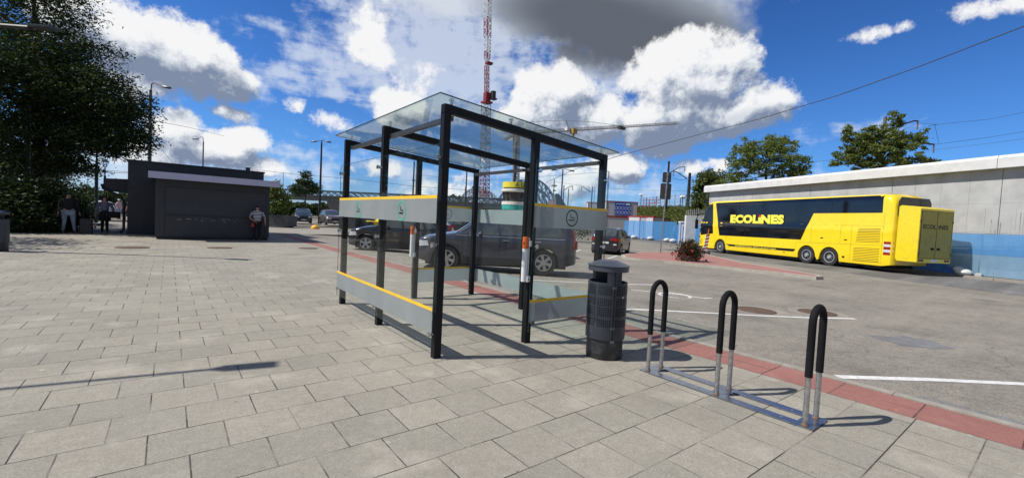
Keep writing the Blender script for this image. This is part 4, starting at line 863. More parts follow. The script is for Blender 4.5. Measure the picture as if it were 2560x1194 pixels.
def car(name, label, cat, loc, rz, sh, paint, wins, ws, rg, group=None, clad_h=None, doors=(), spokes=6, plate=None, lamps=True, rails=False, tail='v', grille=True, handles=(), chrome_line=False):
    t = thing(name, label, cat, loc, rz, group); body = sh.body('body', paint, t); H2 = sh.L / 2
    for sd_ in (1, -1):
        for q in wins: sh.side(MB(), sd_, q, .005).build('side_window', carglass, t, smooth=True)
        if clad_h:
            c = MB(); sh.side(c, sd_, ((sh.wh[0] + sh.wr + .06, sh.zb), (sh.wh[1] - sh.wr - .06, sh.zb), (sh.wh[1] - sh.wr - .06, clad_h), (sh.wh[0] + sh.wr + .06, clad_h)), .012, 10, 3)
            sh.side(c, sd_, ((-H2 + .02, sh.zb + .12), (sh.wh[0] - sh.wr - .08, sh.zb + .05), (sh.wh[0] - sh.wr - .08, clad_h + .1), (-H2 + .02, clad_h + .2)), .012, 6, 3); sh.side(c, sd_, ((sh.wh[1] + sh.wr + .08, sh.zb + .05), (H2 - .02, sh.zb + .12), (H2 - .02, clad_h + .15), (sh.wh[1] + sh.wr + .08, clad_h + .1)), .012, 6, 3)
            c.build('cladding', clad, t, smooth=True)
            for xw in sh.wh:
                c = MB(); n = 18; vs = []
                for k in range(n + 1):
                    a = math.pi * k / n
                    for ra in (sh.wr + sh.arch - .005, sh.wr + sh.arch + .055): x = xw + ra * math.cos(a); z = sh.wr + ra * math.sin(a); vs.append((x, sd_ * (sh.hw(x, z) + .014), z))
                c.add(vs, [(2 * k, 2 * k + 1, 2 * k + 3, 2 * k + 2) for k in range(n)]); c.build('arch_trim', clad, t, smooth=True)
        for x in doors: sh.side(MB(), sd_, ((x - .005, sh.zb + .12), (x + .005, sh.zb + .12), (x + .005, sh.belt - .01), (x - .005, sh.belt - .01)), .002, 1, 10).build('door_gap', rubber, body)
        for x in handles: y = sd_ * (sh.hw(x, sh.belt - .12) + .02); MB().box(x - .09, x + .09, min(y - sd_ * .03, y), max(y - sd_ * .03, y), sh.belt - .135, sh.belt - .108).build('door_handle', chrome if chrome_line else paint, t)
        if chrome_line: sh.side(MB(), sd_, ((wins[-1][0][0], sh.belt - .03), (wins[0][1][0] + .2, sh.belt - .03), (wins[0][1][0] + .2, sh.belt - .012), (wins[-1][0][0], sh.belt - .012)), .008, 14, 1).build('belt_trim', chrome, t)
        mx = ws[0] - .02 if ws else H2 - 1.4; y = sd_ * (sh.hw(mx, sh.belt + .05) + .13); MB().sphere((mx, y, sh.belt + .04), .1, 12, 8, (.75, 1., .72)).box(mx - .03, mx + .03, min(y, y - sd_ * .14), max(y, y - sd_ * .14), sh.belt - .03, sh.belt + .0).build('mirror', paint, t, smooth=True)
        if lamps:
            q = MB(); zl = sh.top(H2 - .15) - .09; sh.side(q, sd_, ((H2 - .42, zl - .10), (H2 - .01, zl - .14), (H2 - .02, zl + .03), (H2 - .38, zl + .05)), .008); q.box(H2 - .02, H2 + .014, min(sd_ * sh.W * .52, sd_ * sh.W * .78), max(sd_ * sh.W * .52, sd_ * sh.W * .78), zl - .13, zl + .02); q.build('headlight', clear_lamp, t, smooth=True)
            q = MB(); zb_ = sh.belt
            if tail == 'v': sh.side(q, sd_, ((-H2 + .01, zb_ - .32), (-H2 + .12, zb_ - .32), (-H2 + .20, zb_ + .25), (-H2 + .06, zb_ + .25)), .008); q.box(-H2 - .012, -H2 + .03, min(sd_ * sh.W * .68, sd_ * sh.W * .82), max(sd_ * sh.W * .68, sd_ * sh.W * .82), zb_ - .3, zb_ - .05)
            else: sh.side(q, sd_, ((-H2 + .01, zb_ - .24), (-H2 + .26, zb_ - .12), (-H2 + .30, zb_ - .03), (-H2 + .02, zb_ - .03)), .010); q.box(-H2 - .016, -H2 + .02, min(sd_ * sh.W * .40, sd_ * sh.W * .83), max(sd_ * sh.W * .40, sd_ * sh.W * .83), zb_ - .17, zb_ - .05)
            q.build('tail_light', red_lamp, t, smooth=True)
        for xw in sh.wh: wheel(t, xw, sd_ * (sh.W - .125), sh.wr, .22, sd_, spokes)
        if rails: sr = MB(); xs_ = [-H2 * .78 + k * (H2 * 1.0) / 8 for k in range(9)]; sr.tube([(x, sd_ * (sh.hw(x, sh.top(x)) - .02), sh.top(x) + (.045 if 0 < k < 8 else .0)) for k, x in enumerate(xs_)], .016, 6); sr.build('roof_rail', rail_s, t, smooth=True)
    if ws: sh.over(MB(), ws[0], ws[1], .06).build('windscreen', windsh, t, smooth=True)
    if rg: sh.over(MB(), rg[0], rg[1], .10).build('rear_window', carglass, t, smooth=True)
    if grille: sh.end(MB(), -.38, .38, sh.zb + .28, sh.zb + .5, True).build('grille', rim_dark, t)
    sh.end(MB(), -.26, .26, sh.zb + (.42 if tail != 'v' else .5), sh.zb + (.53 if tail != 'v' else .61), False, .02).build('rear_plate', plate_w, t)
    sh.end(MB(), -.26, .26, sh.zb + .14, sh.zb + .24, True, .02).build('front_plate', plate_w, t)
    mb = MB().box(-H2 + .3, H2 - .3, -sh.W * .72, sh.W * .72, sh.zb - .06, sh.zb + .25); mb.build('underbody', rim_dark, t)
    return t
rail_s = mat('roof_rail_silver', (.4, .4, .42), .3, .8)
p_navy = mat('dark_navy_paint', (.034, .040, .064), .22, var=.05, coat=.8); p_black = mat('black_paint', (.006, .006, .008), .2, var=.05, coat=.8); p_grey = mat('grey_purple_paint', (.035, .034, .045), .25, .3, var=.05, coat=.7)
p_dg = mat('dark_green_grey_paint', (.03, .04, .045), .25, .2, coat=.7); p_beige = mat('bronze_grey_paint', (.15, .135, .12), .25, .4, coat=.6); p_white = mat('white_car_paint', (.62, .63, .66), .25, coat=.6); p_redc = mat('dark_red_paint', (.16, .008, .012), .25, coat=.7); p_blue = mat('blue_silver_paint', (.20, .24, .32), .3, .3, coat=.5)
HB = Vector((-.814, .581, 0)); NB2 = Vector((.581, .814, 0)); rzb = math.atan2(HB.y, HB.x)
def bay_car(px, py, wr, xf, W):    # near front wheel hub seen at a pixel; returns root on the ground
    z = -.115; p = at(px, py, z + wr); p.z = 0
    r = p - HB * xf + NB2 * (W - .03); r.z = gz(r.x) ; return r
suv = Shell(4.80, .95, [(-2.4, .80), (-2.39, 1.0), (-2.33, 1.2), (-2.2, 1.45), (-1.98, 1.68), (-1.8, 1.735), (-.6, 1.765), (.2, 1.74), (.5, 1.65), (1.22, 1.14), (1.5, 1.09), (2.15, .98), (2.33, .88), (2.4, .66)], .24, (-1.40, 1.46), .375, 1.10, tum=.30, plan=.17, bumper=.12)
r_ = bay_car(1115, 650, .375, 1.46, .95)
car('parked_car', 'dark navy estate off-roader with silver six-spoke wheels parked behind the shelter', 'car', r_, rzb, suv, p_navy,
    [((-.05, 1.13), (1.0, 1.13), (.45, 1.58), (.02, 1.60)), ((-1.05, 1.13), (-.12, 1.13), (-.05, 1.60), (-.92, 1.60)), ((-2.0, 1.14), (-1.13, 1.13), (-1.0, 1.60), (-1.78, 1.56))], (.50, 1.20), (-2.34, -2.02), None, .45, (-1.03, -.08, 1.0), 6, rails=False, handles=(-.25, -1.2), chrome_line=True)
cross = Shell(4.3, .90, [(-2.15, .80), (-2.13, 1.0), (-2.05, 1.15), (-1.75, 1.38), (-1.35, 1.50), (-.4, 1.56), (.25, 1.50), (.5, 1.42), (1.12, 1.06), (1.5, 1.00), (1.95, .90), (2.1, .78), (2.15, .6)], .2, (-1.28, 1.36), .35, 1.00, tum=.34, plan=.2, bumper=.08)
r_ = bay_car(914, 611, .35, 1.36, .90)
car('parked_car', 'black crossover with star-spoke wheels parked beyond the shelter, left of the navy off-roader', 'car', r_, rzb, cross, p_black,
    [((-.1, 1.03), (.92, 1.03), (.42, 1.37), (-.02, 1.40)), ((-1.0, 1.03), (-.17, 1.03), (-.1, 1.40), (-.85, 1.38)), ((-1.55, 1.10), (-1.08, 1.05), (-.95, 1.36), (-1.3, 1.30))], (.48, 1.10), (-2.05, -1.6), None, .38, (-.95, -.13, .9), 5, handles=(-.3, -1.15))
r_ = bay_car(1115, 650, .375, 1.46, .95) + NB2 * 7.3 + HB * (-1.2); r_.z = gz(r_.x)
hatch = Shell(4.1, .87, [(-2.05, .8), (-2.03, 1.0), (-1.9, 1.2), (-1.6, 1.42), (-1.2, 1.48), (-.2, 1.50), (.2, 1.45), (.45, 1.36), (1.1, 1.0), (1.5, .93), (1.9, .83), (2.0, .72), (2.05, .55)], .18, (-1.25, 1.25), .32, .95, tum=.33, plan=.2)
hw3 = [((-.1, .98), (.9, .98), (.40, 1.33), (-.02, 1.36)), ((-1.0, .98), (-.17, .98), (-.1, 1.36), (-.85, 1.34))]
car('parked_car', 'dark red car glimpsed through the windows of the navy off-roader', 'car', r_, rzb, hatch, p_redc, hw3, (.42, 1.05), (-1.98, -1.62), None, None, (-.95, -.13, .9), 6)
# small grey hatchback by the island
ya = Shell(3.95, .85, [(-1.975, .78), (-1.96, .98), (-1.86, 1.15), (-1.55, 1.42), (-1.2, 1.49), (-.3, 1.51), (.2, 1.46), (.5, 1.36), (1.15, 1.0), (1.5, .93), (1.85, .82), (1.95, .7), (1.975, .55)], .2, (-1.28, 1.23), .31, .97, tum=.30, plan=.17)
hd = R(27); d_ = Vector((math.cos(hd), math.sin(hd), 0)); q = pt(1509, 632, 25.0); q.z = 0; q = q + d_ * 1.97; q.z = gz(q.x)
YA = car('parked_car', 'small dark grey hatchback with red tail lights seen from behind beside the red traffic island', 'car', q, hd, ya, p_grey, [((-.1, 1.0), (.95, 1.0), (.45, 1.34), (-.02, 1.38)), ((-1.05, 1.02), (-.17, 1.0), (-.1, 1.38), (-.95, 1.34))], (.46, 1.10), (-1.93, -1.52), None, None, (-.98, -.13, .92), 5, tail='h', handles=(-.3, -1.2))
MB().box(-1.99, -1.976, -.7, .7, .24, .36).build('bumper_insert', rim_dark, YA)
for s_ in (-1, 1): MB().box(-1.992, -1.974, min(s_ * .52, s_ * .7), max(s_ * .52, s_ * .7), .55, .62).build('reflector', clear_lamp, YA)
# cars in the far row
suv2 = Shell(4.5, .92, [(-2.25, .85), (-2.22, 1.05), (-2.1, 1.3), (-1.9, 1.6), (-1.6, 1.68), (-.2, 1.70), (.2, 1.66), (.45, 1.55), (1.05, 1.15), (1.5, 1.08), (2.0, .98), (2.2, .85), (2.25, .6)], .24, (-1.3, 1.35), .36, 1.05, tum=.3, plan=.16)
w2 = [((-.05, 1.08), (.9, 1.08), (.4, 1.52), (.02, 1.54)), ((-1.0, 1.08), (-.12, 1.08), (-.05, 1.54), (-.9, 1.54)), ((-1.85, 1.1), (-1.08, 1.08), (-.98, 1.53), (-1.65, 1.48))]
for px, py, rz, m_, lab, dd in ((757, 557, -100, p_dg, 'dark green-grey off-roader with roof rails facing the camera left of the lamp post', 53), (826, 558, -92, p_beige, 'bronze grey off-roader facing the camera behind the tall lamp post', 52), (905, 548, -90, p_black, 'black car behind the planter and the shelter posts in the far row', 56), (862, 545, -140, p_blue, 'pale blue car partly hidden behind the bronze off-roader', 66)):
    q = pt(px, py, dd); car('parked_car', lab, 'car', (q.x, q.y, 0), R(rz), suv2, m_, w2, (.42, 1.03), (-2.15, -1.92), 'cars parked in the far row', .45, (), 5, rails=m_ in (p_dg,))
q = pt(262, 528, 44); sedan = Shell(4.6, .9, [(-2.3, .75), (-2.27, .95), (-2.1, 1.05), (-1.7, 1.1), (-1.1, 1.38), (-.3, 1.43), (.2, 1.38), (.95, 1.02), (1.5, .92), (2.1, .8), (2.27, .68), (2.3, .5)], .18, (-1.35, 1.4), .32, .93, tum=.33, plan=.2)
car('parked_car', 'silver white saloon car behind the black lamp post at left', 'car', (q.x, q.y, 0), R(30), sedan, p_white, [((-.1, .96), (.85, .96), (.3, 1.28), (-.02, 1.31)), ((-1.1, .98), (-.17, .96), (-.1, 1.31), (-.85, 1.28))], (.25, .9), (-1.62, -1.15), None, None, (), 5)
q = pt(1468, 563, 70); car('parked_car', 'white car beyond the black railings left of the grey hatchback', 'car', (q.x, q.y, 0), R(10), hatch, p_white, hw3, (.42, 1.05), (-1.98, -1.62), None, None, (), 5)
q = pt(1135, 560, 48); car('parked_car', 'dark hatchback with red tail light seen above the bonnet of the navy car', 'car', (q.x, q.y, gz(q.x)), R(140), hatch, p_black, hw3, (.42, 1.05), (-1.98, -1.62), None, None, (), 5)

# ------------------------------------------------------------------ coach
Rb = RB + Nb * 1.275; BUS = thing('coach', 'long yellow double-deck coach with black windows and a luggage box on its tail', 'coach', (Rb.x, Rb.y, -.13), math.atan2(Fb.y, Fb.x))
HL = 7.15
def bq(x, z): return (x - HL, z + .13)
bus = Shell(14.3, 1.275, [(-7.15, 2.5), (-7.12, 3.2), (-7.02, 3.6), (-6.8, 3.86), (-6.4, 3.93), (0, 3.95), (5.9, 3.93), (6.3, 3.82), (6.55, 3.5), (6.95, 2.5), (7.08, 1.75), (7.13, 1.4), (7.15, .6)], .30, (3.25 - HL, 4.66 - HL, 11.85 - HL), .50, 2.2, tum=.018, crown=.07, rr=.28, plan=.03, arch=.07, cl=.5, bumper=.1)
P0 = bq(0, 0)
off = MB(); bo = bus.body('body', yellow_bus, None, 150, 22); bo.parent = BUS; bo.location = (HL, 0, 0)
def bside(mb, q, off=.005, nu=10, nv=5): bus.side(mb, 1, [bq(*p) for p in q], off, nu, nv); mb.v = [(x + HL, y, z) if i >= mb_n else (x, y, z) for i, (x, y, z) in enumerate(mb.v)]
def bpatch(name, qs, m, off=.005, nu=10, nv=5, parent=None, both=True):
    o = None
    for sd_ in ((1, -1) if both else (1,)):
        mb = MB()
        for q in qs: bus.side(mb, sd_, [bq(*p) for p in q], off, nu, nv)
        mb.v = [(x + HL, y, z) for x, y, z in mb.v]; o = mb.build(name, m, parent or BUS, smooth=True)
    return o
bpatch('side_window', [((.62, 2.84), (12.40, 2.80), (12.63, 3.65), (.64, 3.73)), ((5.09, 1.24), (11.99, 1.20), (12.40, 2.80), (4.40, 2.83))], darkglass, .006, 30, 10)
bpatch('cab_window', [((12.66, 1.32), (14.24, 1.12), (14.17, 1.75), (12.72, 1.75)), ((12.72, 1.75), (14.17, 1.75), (13.97, 2.5), (12.80, 2.5)), ((12.80, 2.5), (13.97, 2.5), (13.55, 3.52), (12.92, 3.62))], darkglass, .006, 10, 8)
mb = MB(); vs = []
for z, xo in ((1.05, 14.30), (1.5, 14.27), (2.0, 14.20), (2.6, 14.06), (3.2, 13.85), (3.62, 13.70)):
    for k in range(9): y = (k / 4 - 1) * 1.19; vs.append((xo - .05 * (y / 1.19) ** 2 * 3 + .02, y, z + .13))
mb.add(vs, [(j * 9 + i, j * 9 + i + 1, (j + 1) * 9 + i + 1, (j + 1) * 9 + i) for j in range(5) for i in range(8)]); mb.build('windscreen', darkglass, BUS, smooth=True)
bpatch('lower_band', [((5.52, .50), (10.85, .47), (11.25, .60), (5.41, .66))], rubber, .012, 60, 3)
for nm, q in (('seam', ((.5, 2.17), (4.45, 2.17))), ('seam', ((.44, 1.20), (5.40, 1.07))), ('seam', ((5.42, .55), (5.44, 1.07)))):
    (x0, z0), (x1, z1) = q; vert = abs(x1 - x0) < .1
    bpatch(nm, [((x0, z0), (x1, z1 - (.0 if vert else .0)), (x1 + (.0 if not vert else .0), z1 + .010), (x0, z0 + .010)) if not vert else ((x0, z0), (x0 + .01, z0), (x0 + .01, z1), (x0, z1))], mat('panel_gap', (.10, .08, .005), .8), .003, 20, 1, bo, False).location = (-HL, 0, 0)
for x, z0, z1 in ((2.67, 1.17, 2.17), (2.07, .30, 2.17), (4.43, 1.1, 2.17), (.5, .3, 2.83), (7.3, .3, .95), (12.45, .35, 1.2), (11.3, .3, 1.15), (10.1, .3, .9)):
    bpatch('seam', [((x, z0), (x + .010, z0), (x + .010, z1), (x, z1))], MATS['panel_gap'], .003, 1, 8, bo, False).location = (-HL, 0, 0)
gr = mat('vent_slot', (.07, .05, .004), .8)
for zs, ze, n, xl, xr in ((1.33, 2.02, 9, 1.83, .62), (.33, 1.00, 9, 1.90, .60)):
    for k in range(n):
        z = zs + (ze - zs) * k / (n - 1); xx = xl - (.12 * k / (n - 1) if zs > 1 else 0)
        bpatch('vent_slot', [((xr, z), (xx, z - .02), (xx, z + .004), (xr, z + .024))], gr, .004, 6, 1, bo, False).location = (-HL, 0, 0)
for x, z, w_, h_ in ((3.75, 1.42, .16, .06), (2.37, 1.38, .16, .06), (2.42, .45, .14, .10), (6.2, .40, .10, .05), (10.9, .40, .08, .04)):
    bpatch('panel_latch', [((x - w_ / 2, z - h_ / 2), (x + w_ / 2, z - h_ / 2), (x + w_ / 2, z + h_ / 2), (x - w_ / 2, z + h_ / 2))], rubber, .006, 1, 1, bo, False).location = (-HL, 0, 0)
for sd_ in (1, -1):
    for k, m_ in enumerate((red_lamp, clear_lamp, red_lamp, clear_lamp, red_lamp)):
        z0 = .74 + k * .135; mb = MB(); bus.side(mb, sd_, [bq(.04, z0), bq(.42, z0), bq(.42, z0 + .125), bq(.04, z0 + .125)], .008, 4, 1); mb.v = [(x + HL, y, z) for x, y, z in mb.v]; mb.build('tail_lamp', m_, BUS)
    for x in (3.25, 4.66, 11.85): wheel(BUS, x, sd_ * 1.10, .50, .30, sd_, rimr=.31, rimm=mat('coach_rim', (.62, .62, .63), .35, .6), disc=True)
for x in (3.25, 4.66, 11.85):
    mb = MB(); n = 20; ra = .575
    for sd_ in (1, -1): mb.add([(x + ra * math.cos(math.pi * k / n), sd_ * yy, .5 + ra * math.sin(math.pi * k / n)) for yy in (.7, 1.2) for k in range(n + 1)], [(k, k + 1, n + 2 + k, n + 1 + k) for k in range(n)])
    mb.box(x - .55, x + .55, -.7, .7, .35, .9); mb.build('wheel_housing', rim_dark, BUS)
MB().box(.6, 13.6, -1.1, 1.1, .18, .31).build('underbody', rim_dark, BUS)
MB().tube([(14.0, 1.1, 3.0), (14.45, 1.35, 2.9), (14.5, 1.42, 2.5)], .035, 8).box(14.38, 14.56, 1.30, 1.52, 1.75, 2.5, .04).build('mirror', rubber, BUS)
for x_ in (3.3, 5.6, 7.9, 10.1): bpatch('window_joint', [((x_, 2.86), (x_ + .025, 2.86), (x_ + .025, 3.66), (x_, 3.66))], mat('window_joint_black', (.002, .002, .002), .5), .009, 1, 6, None, False)
# rear window and luggage box
mb = MB(); mb.add([(-.014, y, z) for y, z in ((-1.10, 2.85), (-.95, 2.72), (.95, 2.72), (1.10, 2.85), (1.08, 3.55), (.92, 3.76), (-.92, 3.76), (-1.08, 3.55))] + [(.03, y, z) for y, z in ((-1.10, 2.85), (-.95, 2.72), (.95, 2.72), (1.10, 2.85), (1.08, 3.55), (.92, 3.76), (-.92, 3.76), (-1.08, 3.55))], [tuple(range(8))[::-1], tuple(range(8, 16))] + [(i, (i + 1) % 8, 8 + (i + 1) % 8, 8 + i) for i in range(8)]); mb.build('rear_window', darkglass, BUS)
LB = MB(); hwid = 1.12
prof = [(-.97, .62), (-.97, 3.18), (-.90, 3.25), (-.12, 3.35), (-.04, 3.30), (-.02, .75), (-.10, .62)]
n = len(prof); b_ = .05
vs = [(x, y, z) for y in (-hwid, -hwid + b_, hwid - b_, hwid) for x, z in [(px_ * (1 if abs(y) < hwid else .985) - (0 if abs(y) < hwid else .006), (pz - 2) * (1 if abs(y) < hwid else .985) + 2) for px_, pz in prof]]
LB.add(vs, [tuple(range(n)), tuple(range(4 * n - 1, 3 * n - 1, -1))] + [(j * n + (i + 1) % n, j * n + i, (j + 1) * n + i, (j + 1) * n + (i + 1) % n) for j in range(3) for i in range(n)])
lb = LB.build('luggage_box', mat('box_yellow_paint', (.84, .63, .012), .3, var=.04, coat=.5, dirt=((.30, .26, .08), 6, .25)), BUS, smooth=True)
lb['label'] = 'boxy yellow luggage box with two doors hung on the tail'
MB().box(-.10, .05, -.8, .8, .9, 2.9).build('mounting_frame', rim_dark, BUS)
for y0, y1 in ((.01, 1.03), (-1.03, -.01)):
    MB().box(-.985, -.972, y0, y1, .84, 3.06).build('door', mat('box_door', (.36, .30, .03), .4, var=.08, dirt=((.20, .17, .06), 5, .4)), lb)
mb = MB()
for a in ((-1.04, 1.04, .82, .838), (-1.04, 1.04, 3.062, 3.08), (1.032, 1.048, .82, 3.08), (-1.048, -1.032, .82, 3.08), (-.009, .009, .84, 3.06)): mb.box(-.990, -.972, a[0], a[1], a[2], a[3])
mb.build('door_seal', rubber, lb)
mb = MB()
for y in (-1.05, 1.05):
    for z in (1.05, 2.6): mb.box(-1.0, -.97, y - .03, y + .03, z - .05, z + .05)
mb.build('hinges', dark_grey, lb)
for y in (-.2, .2): MB().box(-.995, -.984, y - .10, y + .10, 1.24, 1.34).build('handle', rubber, lb)
for y0, y1, m_ in ((.70, 1.03, mat('dirty_red_lamp', (.16, .03, .02), .4)), (-1.03, -.70, mat('dirty_red_lamp', (.16, .03, .02), .4))): MB().box(-.985, -.97, y0, y1, .68, .78).build('lamp', m_, lb)
MB().box(-.985, -.97, -.26, .26, .67, .79).build('plate', plate_w, lb)
text('HT 5001', .09, rubber, lb, mtx((0, -1, 0), (0, 0, 1), (-1, 0, 0), (-.987, .20, .70)), 'plate_lettering', .001) if False else None
T_L = mtx((-1, 0, 0), (0, 0, 1), (0, 1, 0), (0, 0, 0))
def btext(body, x, z, size, m_, **k):
    M_ = T_L.copy(); M_.translation = Vector((x, 1.275 + .022, z + .13)); return text(body, size, m_, BUS, M_, extrude=.002, **k)
lt_y = mat('lettering_yellow', (.9, .80, .08), .5, var=.03)
btext('ECOL', 10.94, 2.20, .72, lt_y, offset=.048, sx=1.36, space=1.06)
btext('ı', 8.38, 2.20, .72, lt_y, offset=.048, sx=1.36); MB().box(8.16, 8.36, 1.282, 1.291, 2.72, 2.86).build('red_dot', mat('logo_red', (.7, .03, .02), .5), BUS)
btext('NES', 8.16, 2.20, .72, lt_y, offset=.048, sx=1.36, space=1.06)
btext('INTERNATIONAL REGULAR BUS LINES', 10.32, .475, .17, lt_y, offset=.0, sx=1.2, shear=.25, space=1.0)
kk = mat('lettering_black', (.02, .02, .015), .6)
for s_, y_ in (('ECOL', .93), ('iNES', -.08)): text(s_, .27, kk, lb, mtx((0, -1, 0), (0, 0, 1), (-1, 0, 0), (-.988, y_, 2.25)), 'lettering', .001, .008, 0, 1.28)
# ------------------------------------------------------------------ retaining wall
Wd = Vector((.43, .90, 0)).normalized(); Wn = Vector((Wd.y, -Wd.x, 0)); W0 = Vector((30.8, 1.4, 0))
def wl(t, o): p = W0 + Wd * t + Wn * o; return (p.x, p.y)
WA = thing('retaining_wall', 'tall grey cast concrete retaining wall with a pale coping behind the yellow coach', 'wall', (W0.x, W0.y, 0)); loc = lambda t, o: (wl(t, o)[0] - W0.x, wl(t, o)[1] - W0.y)
panels = [-14, -8.2, -2.5, 1.05, 6.0, 11.5, 17.0, 22.5]
for a, b in zip(panels[:-1], panels[1:]):
    MB().prism([loc(a + .012, 0), loc(b - .012, 0), loc(b - .012, .6), loc(a + .012, .6)], -.4, 5.13).build('wall_panel', concrete, WA)
    mb = MB(); n_ = 4
    for k in range(1, n_): t = a + (b - a) * k / n_; mb.prism([loc(t, -.0035), loc(t + .02, -.0035), loc(t + .02, .01), loc(t, .01)], -.3, 5.1)
    for z in (2.1, 3.5): mb.prism([loc(a + .02, -.003), loc(b - .02, -.003), loc(b - .02, .01), loc(a + .02, .01)], z, z + .012)
    mb.build('formwork_joint', mat('joint_grey', (.32, .32, .31), .9), WA)
for a, b in ((-14, 1.05), (1.07, 22.8)):
    co = MB(); vs = [(*loc(t, o), z) for t in (a, b) for o, z in ((-.42, 5.14), (-.42, 5.60), (-.34, 5.74), (.7, 5.78), (.7, 5.14))]
    co.add(vs, [(0, 1, 2, 3, 4), (9, 8, 7, 6, 5)] + [(i, 5 + i, 5 + (i + 1) % 5, (i + 1) % 5) for i in range(5)]); co.build('coping', concrete_lt, WA)
# low wall stub with rebar, construction site
def rebar(t0, t1, n, z0, zl, label, o=-.28):
    t = thing('rebar_row', label, 'reinforcing bars', (*wl(t0, o), z0)); mb = MB()
    for k in range(n):
        u = (t1 - t0) * k / n; h = zl * random.uniform(.55, 1.1); p = Wd * u; q = Wn * random.uniform(-.2, .2); mb.tube([p + q, p + q + Vector((0, 0, h * .5)), p + q + Vector((random.uniform(-.03, .03), 0, h))], .011, 5)
    for z in (.15, .35): mb.tube([Vector((0, 0, z)), Wd * (t1 - t0) + Vector((0, 0, z))], .008, 5)
    mb.build('bars', mat('pale_steel_bar', (.46, .45, .43), .7, var=.3), t)
rebar(-9, 1.5, 60, .6, 2.7, 'row of upright reinforcing bars in front of the concrete wall, right of the luggage box')

# ------------------------------------------------------------------ site fences with blue sheeting
def site_fence(a, b, h, label, film, n, zg=-.05, band=None):
    a = Vector(a); b = Vector(b); t = thing('site_fence', label, 'site fence', (a.x, a.y, zg), 0, 'blue sheeted site fences'); d = (b - a); d.z = 0; un = d.normalized(); nn = Vector((un.y, -un.x, 0))
    for k in range(n):
        p = d * k / n; q = d * (k + 1) / n; fr = MB(); e = un * .03
        fr.tube([p + e + Vector((0, 0, .08)), p + e + Vector((0, 0, h)), q - e + Vector((0, 0, h)), q - e + Vector((0, 0, .08)), p + e + Vector((0, 0, .08))], .02, 6)
        m_ = 14
        for i in range(1, m_): r = p + (q - p) * i / m_; fr.tube([r + Vector((0, 0, .1)), r + Vector((0, 0, h))], .004, 3, cap=False)
        fr.build('panel_frame', steel, t)
        sh_ = MB(); nx, nz = 10, 6; vs = []
        for j in range(nz + 1):
            for i in range(nx + 1):
                r = p + (q - p) * i / nx; z = .04 + (h - .06) * j / nz; o = -.03 + .035 * math.sin(i * 1.7 + j * .9 + k) * (1 - j / nz * .6); vs.append(r + nn * -.03 + nn * o + Vector((0, 0, z)))
        sh_.add(vs, [(j * (nx + 1) + i, j * (nx + 1) + i + 1, (j + 1) * (nx + 1) + i + 1, (j + 1) * (nx + 1) + i) for j in range(nz) for i in range(nx)]); sh_.build('sheeting', film, t, smooth=True)
        if band:
            s2 = MB(); s2.add([v + nn * -.012 for v in vs if v.z > band * h - .1], [(j * (nx + 1) + i, j * (nx + 1) + i + 1, (j + 1) * (nx + 1) + i + 1, (j + 1) * (nx + 1) + i) for j in range(len([v for v in vs if v.z > band * h - .1]) // (nx + 1) - 1) for i in range(nx)]); s2.build('upper_sheet', blue_tarp_mid, t, smooth=True)
        MB().box(-.35, .35, -.12, .12, 0, .14, .03).build('foot_block', concrete, t).matrix_local = Matrix.Translation(p)
    return t
def gp(px, py, depth): q = pt(px, py, depth); return (q.x, q.y)
fr_ = rb(9.5, 3.9)
site_fence((*rb(-11, 3.7), 0), (*rb(1.0, 3.7), 0), 2.05, 'pale blue sheeted site fence in front of the concrete wall right of the coach', blue_tarp_lt, 5, -.03, .5)
site_fence((*rb(1.3, 3.7), 0), (*rb(15.0, 3.7), 0), 2.05, 'blue sheeted site fence hidden mostly behind the coach', blue_tarp_lt, 5, -.03, .5)
site_fence((*gp(1752, 604, 44), 0), (*gp(1690, 601, 53), 0), 2.05, 'bright blue sheeted fence with the toilet cabin behind it', blue_tarp_top, 3, -.03)
site_fence((*gp(1690, 601, 53.2), 0), (*gp(1560, 592, 63), 0), 2.4, 'bright blue sheeted fence in front of the red edged container', blue_tarp_top, 5, -.03)
sb_m = mat('white_sandbag', (.62, .62, .60), .9, bump=.4, bscale=20)
for px, py, dd, lab in ((1585, 592, 60, 'white sandbag at the foot of the blue fence behind the hatchback roof'), (1626, 596, 57, 'white sandbag at the foot of the blue fence left of the sign pole'), (1668, 599, 53, 'white sandbag at the foot of the blue fence just right of the sign pole'), (1682, 603, 51, 'white sandbag lying left of the toilet cabin'), (1736, 606, 44, 'white sandbag at the fence foot left of the coach front')):
    q = pt(px, py, dd); t = MB(); t.sphere((0, 0, 0), .42, 12, 8, (1.3, .8, .62)).sphere((.5, .1, -.05), .3, 10, 6, (1.2, .8, .6)); o = t.build('sandbag', sb_m, smooth=True, loc=(q.x, q.y, .12)); tagp(o, lab, 'sandbag', 'white sandbags at the fence feet')
q = Vector((*rb(-1.0, 3.3), 0)); o = MB().sphere((0, 0, 0), .36, 12, 8, (1.3, .9, .5)).sphere((.35, .2, .1), .25, 10, 6, (1.2, .9, .6)).build('sandbag', sb_m, smooth=True, loc=(q.x, q.y, .1)); tagp(o, 'white sandbag at the foot of the pale blue fence under the luggage box', 'sandbag', 'white sandbags at the fence feet')
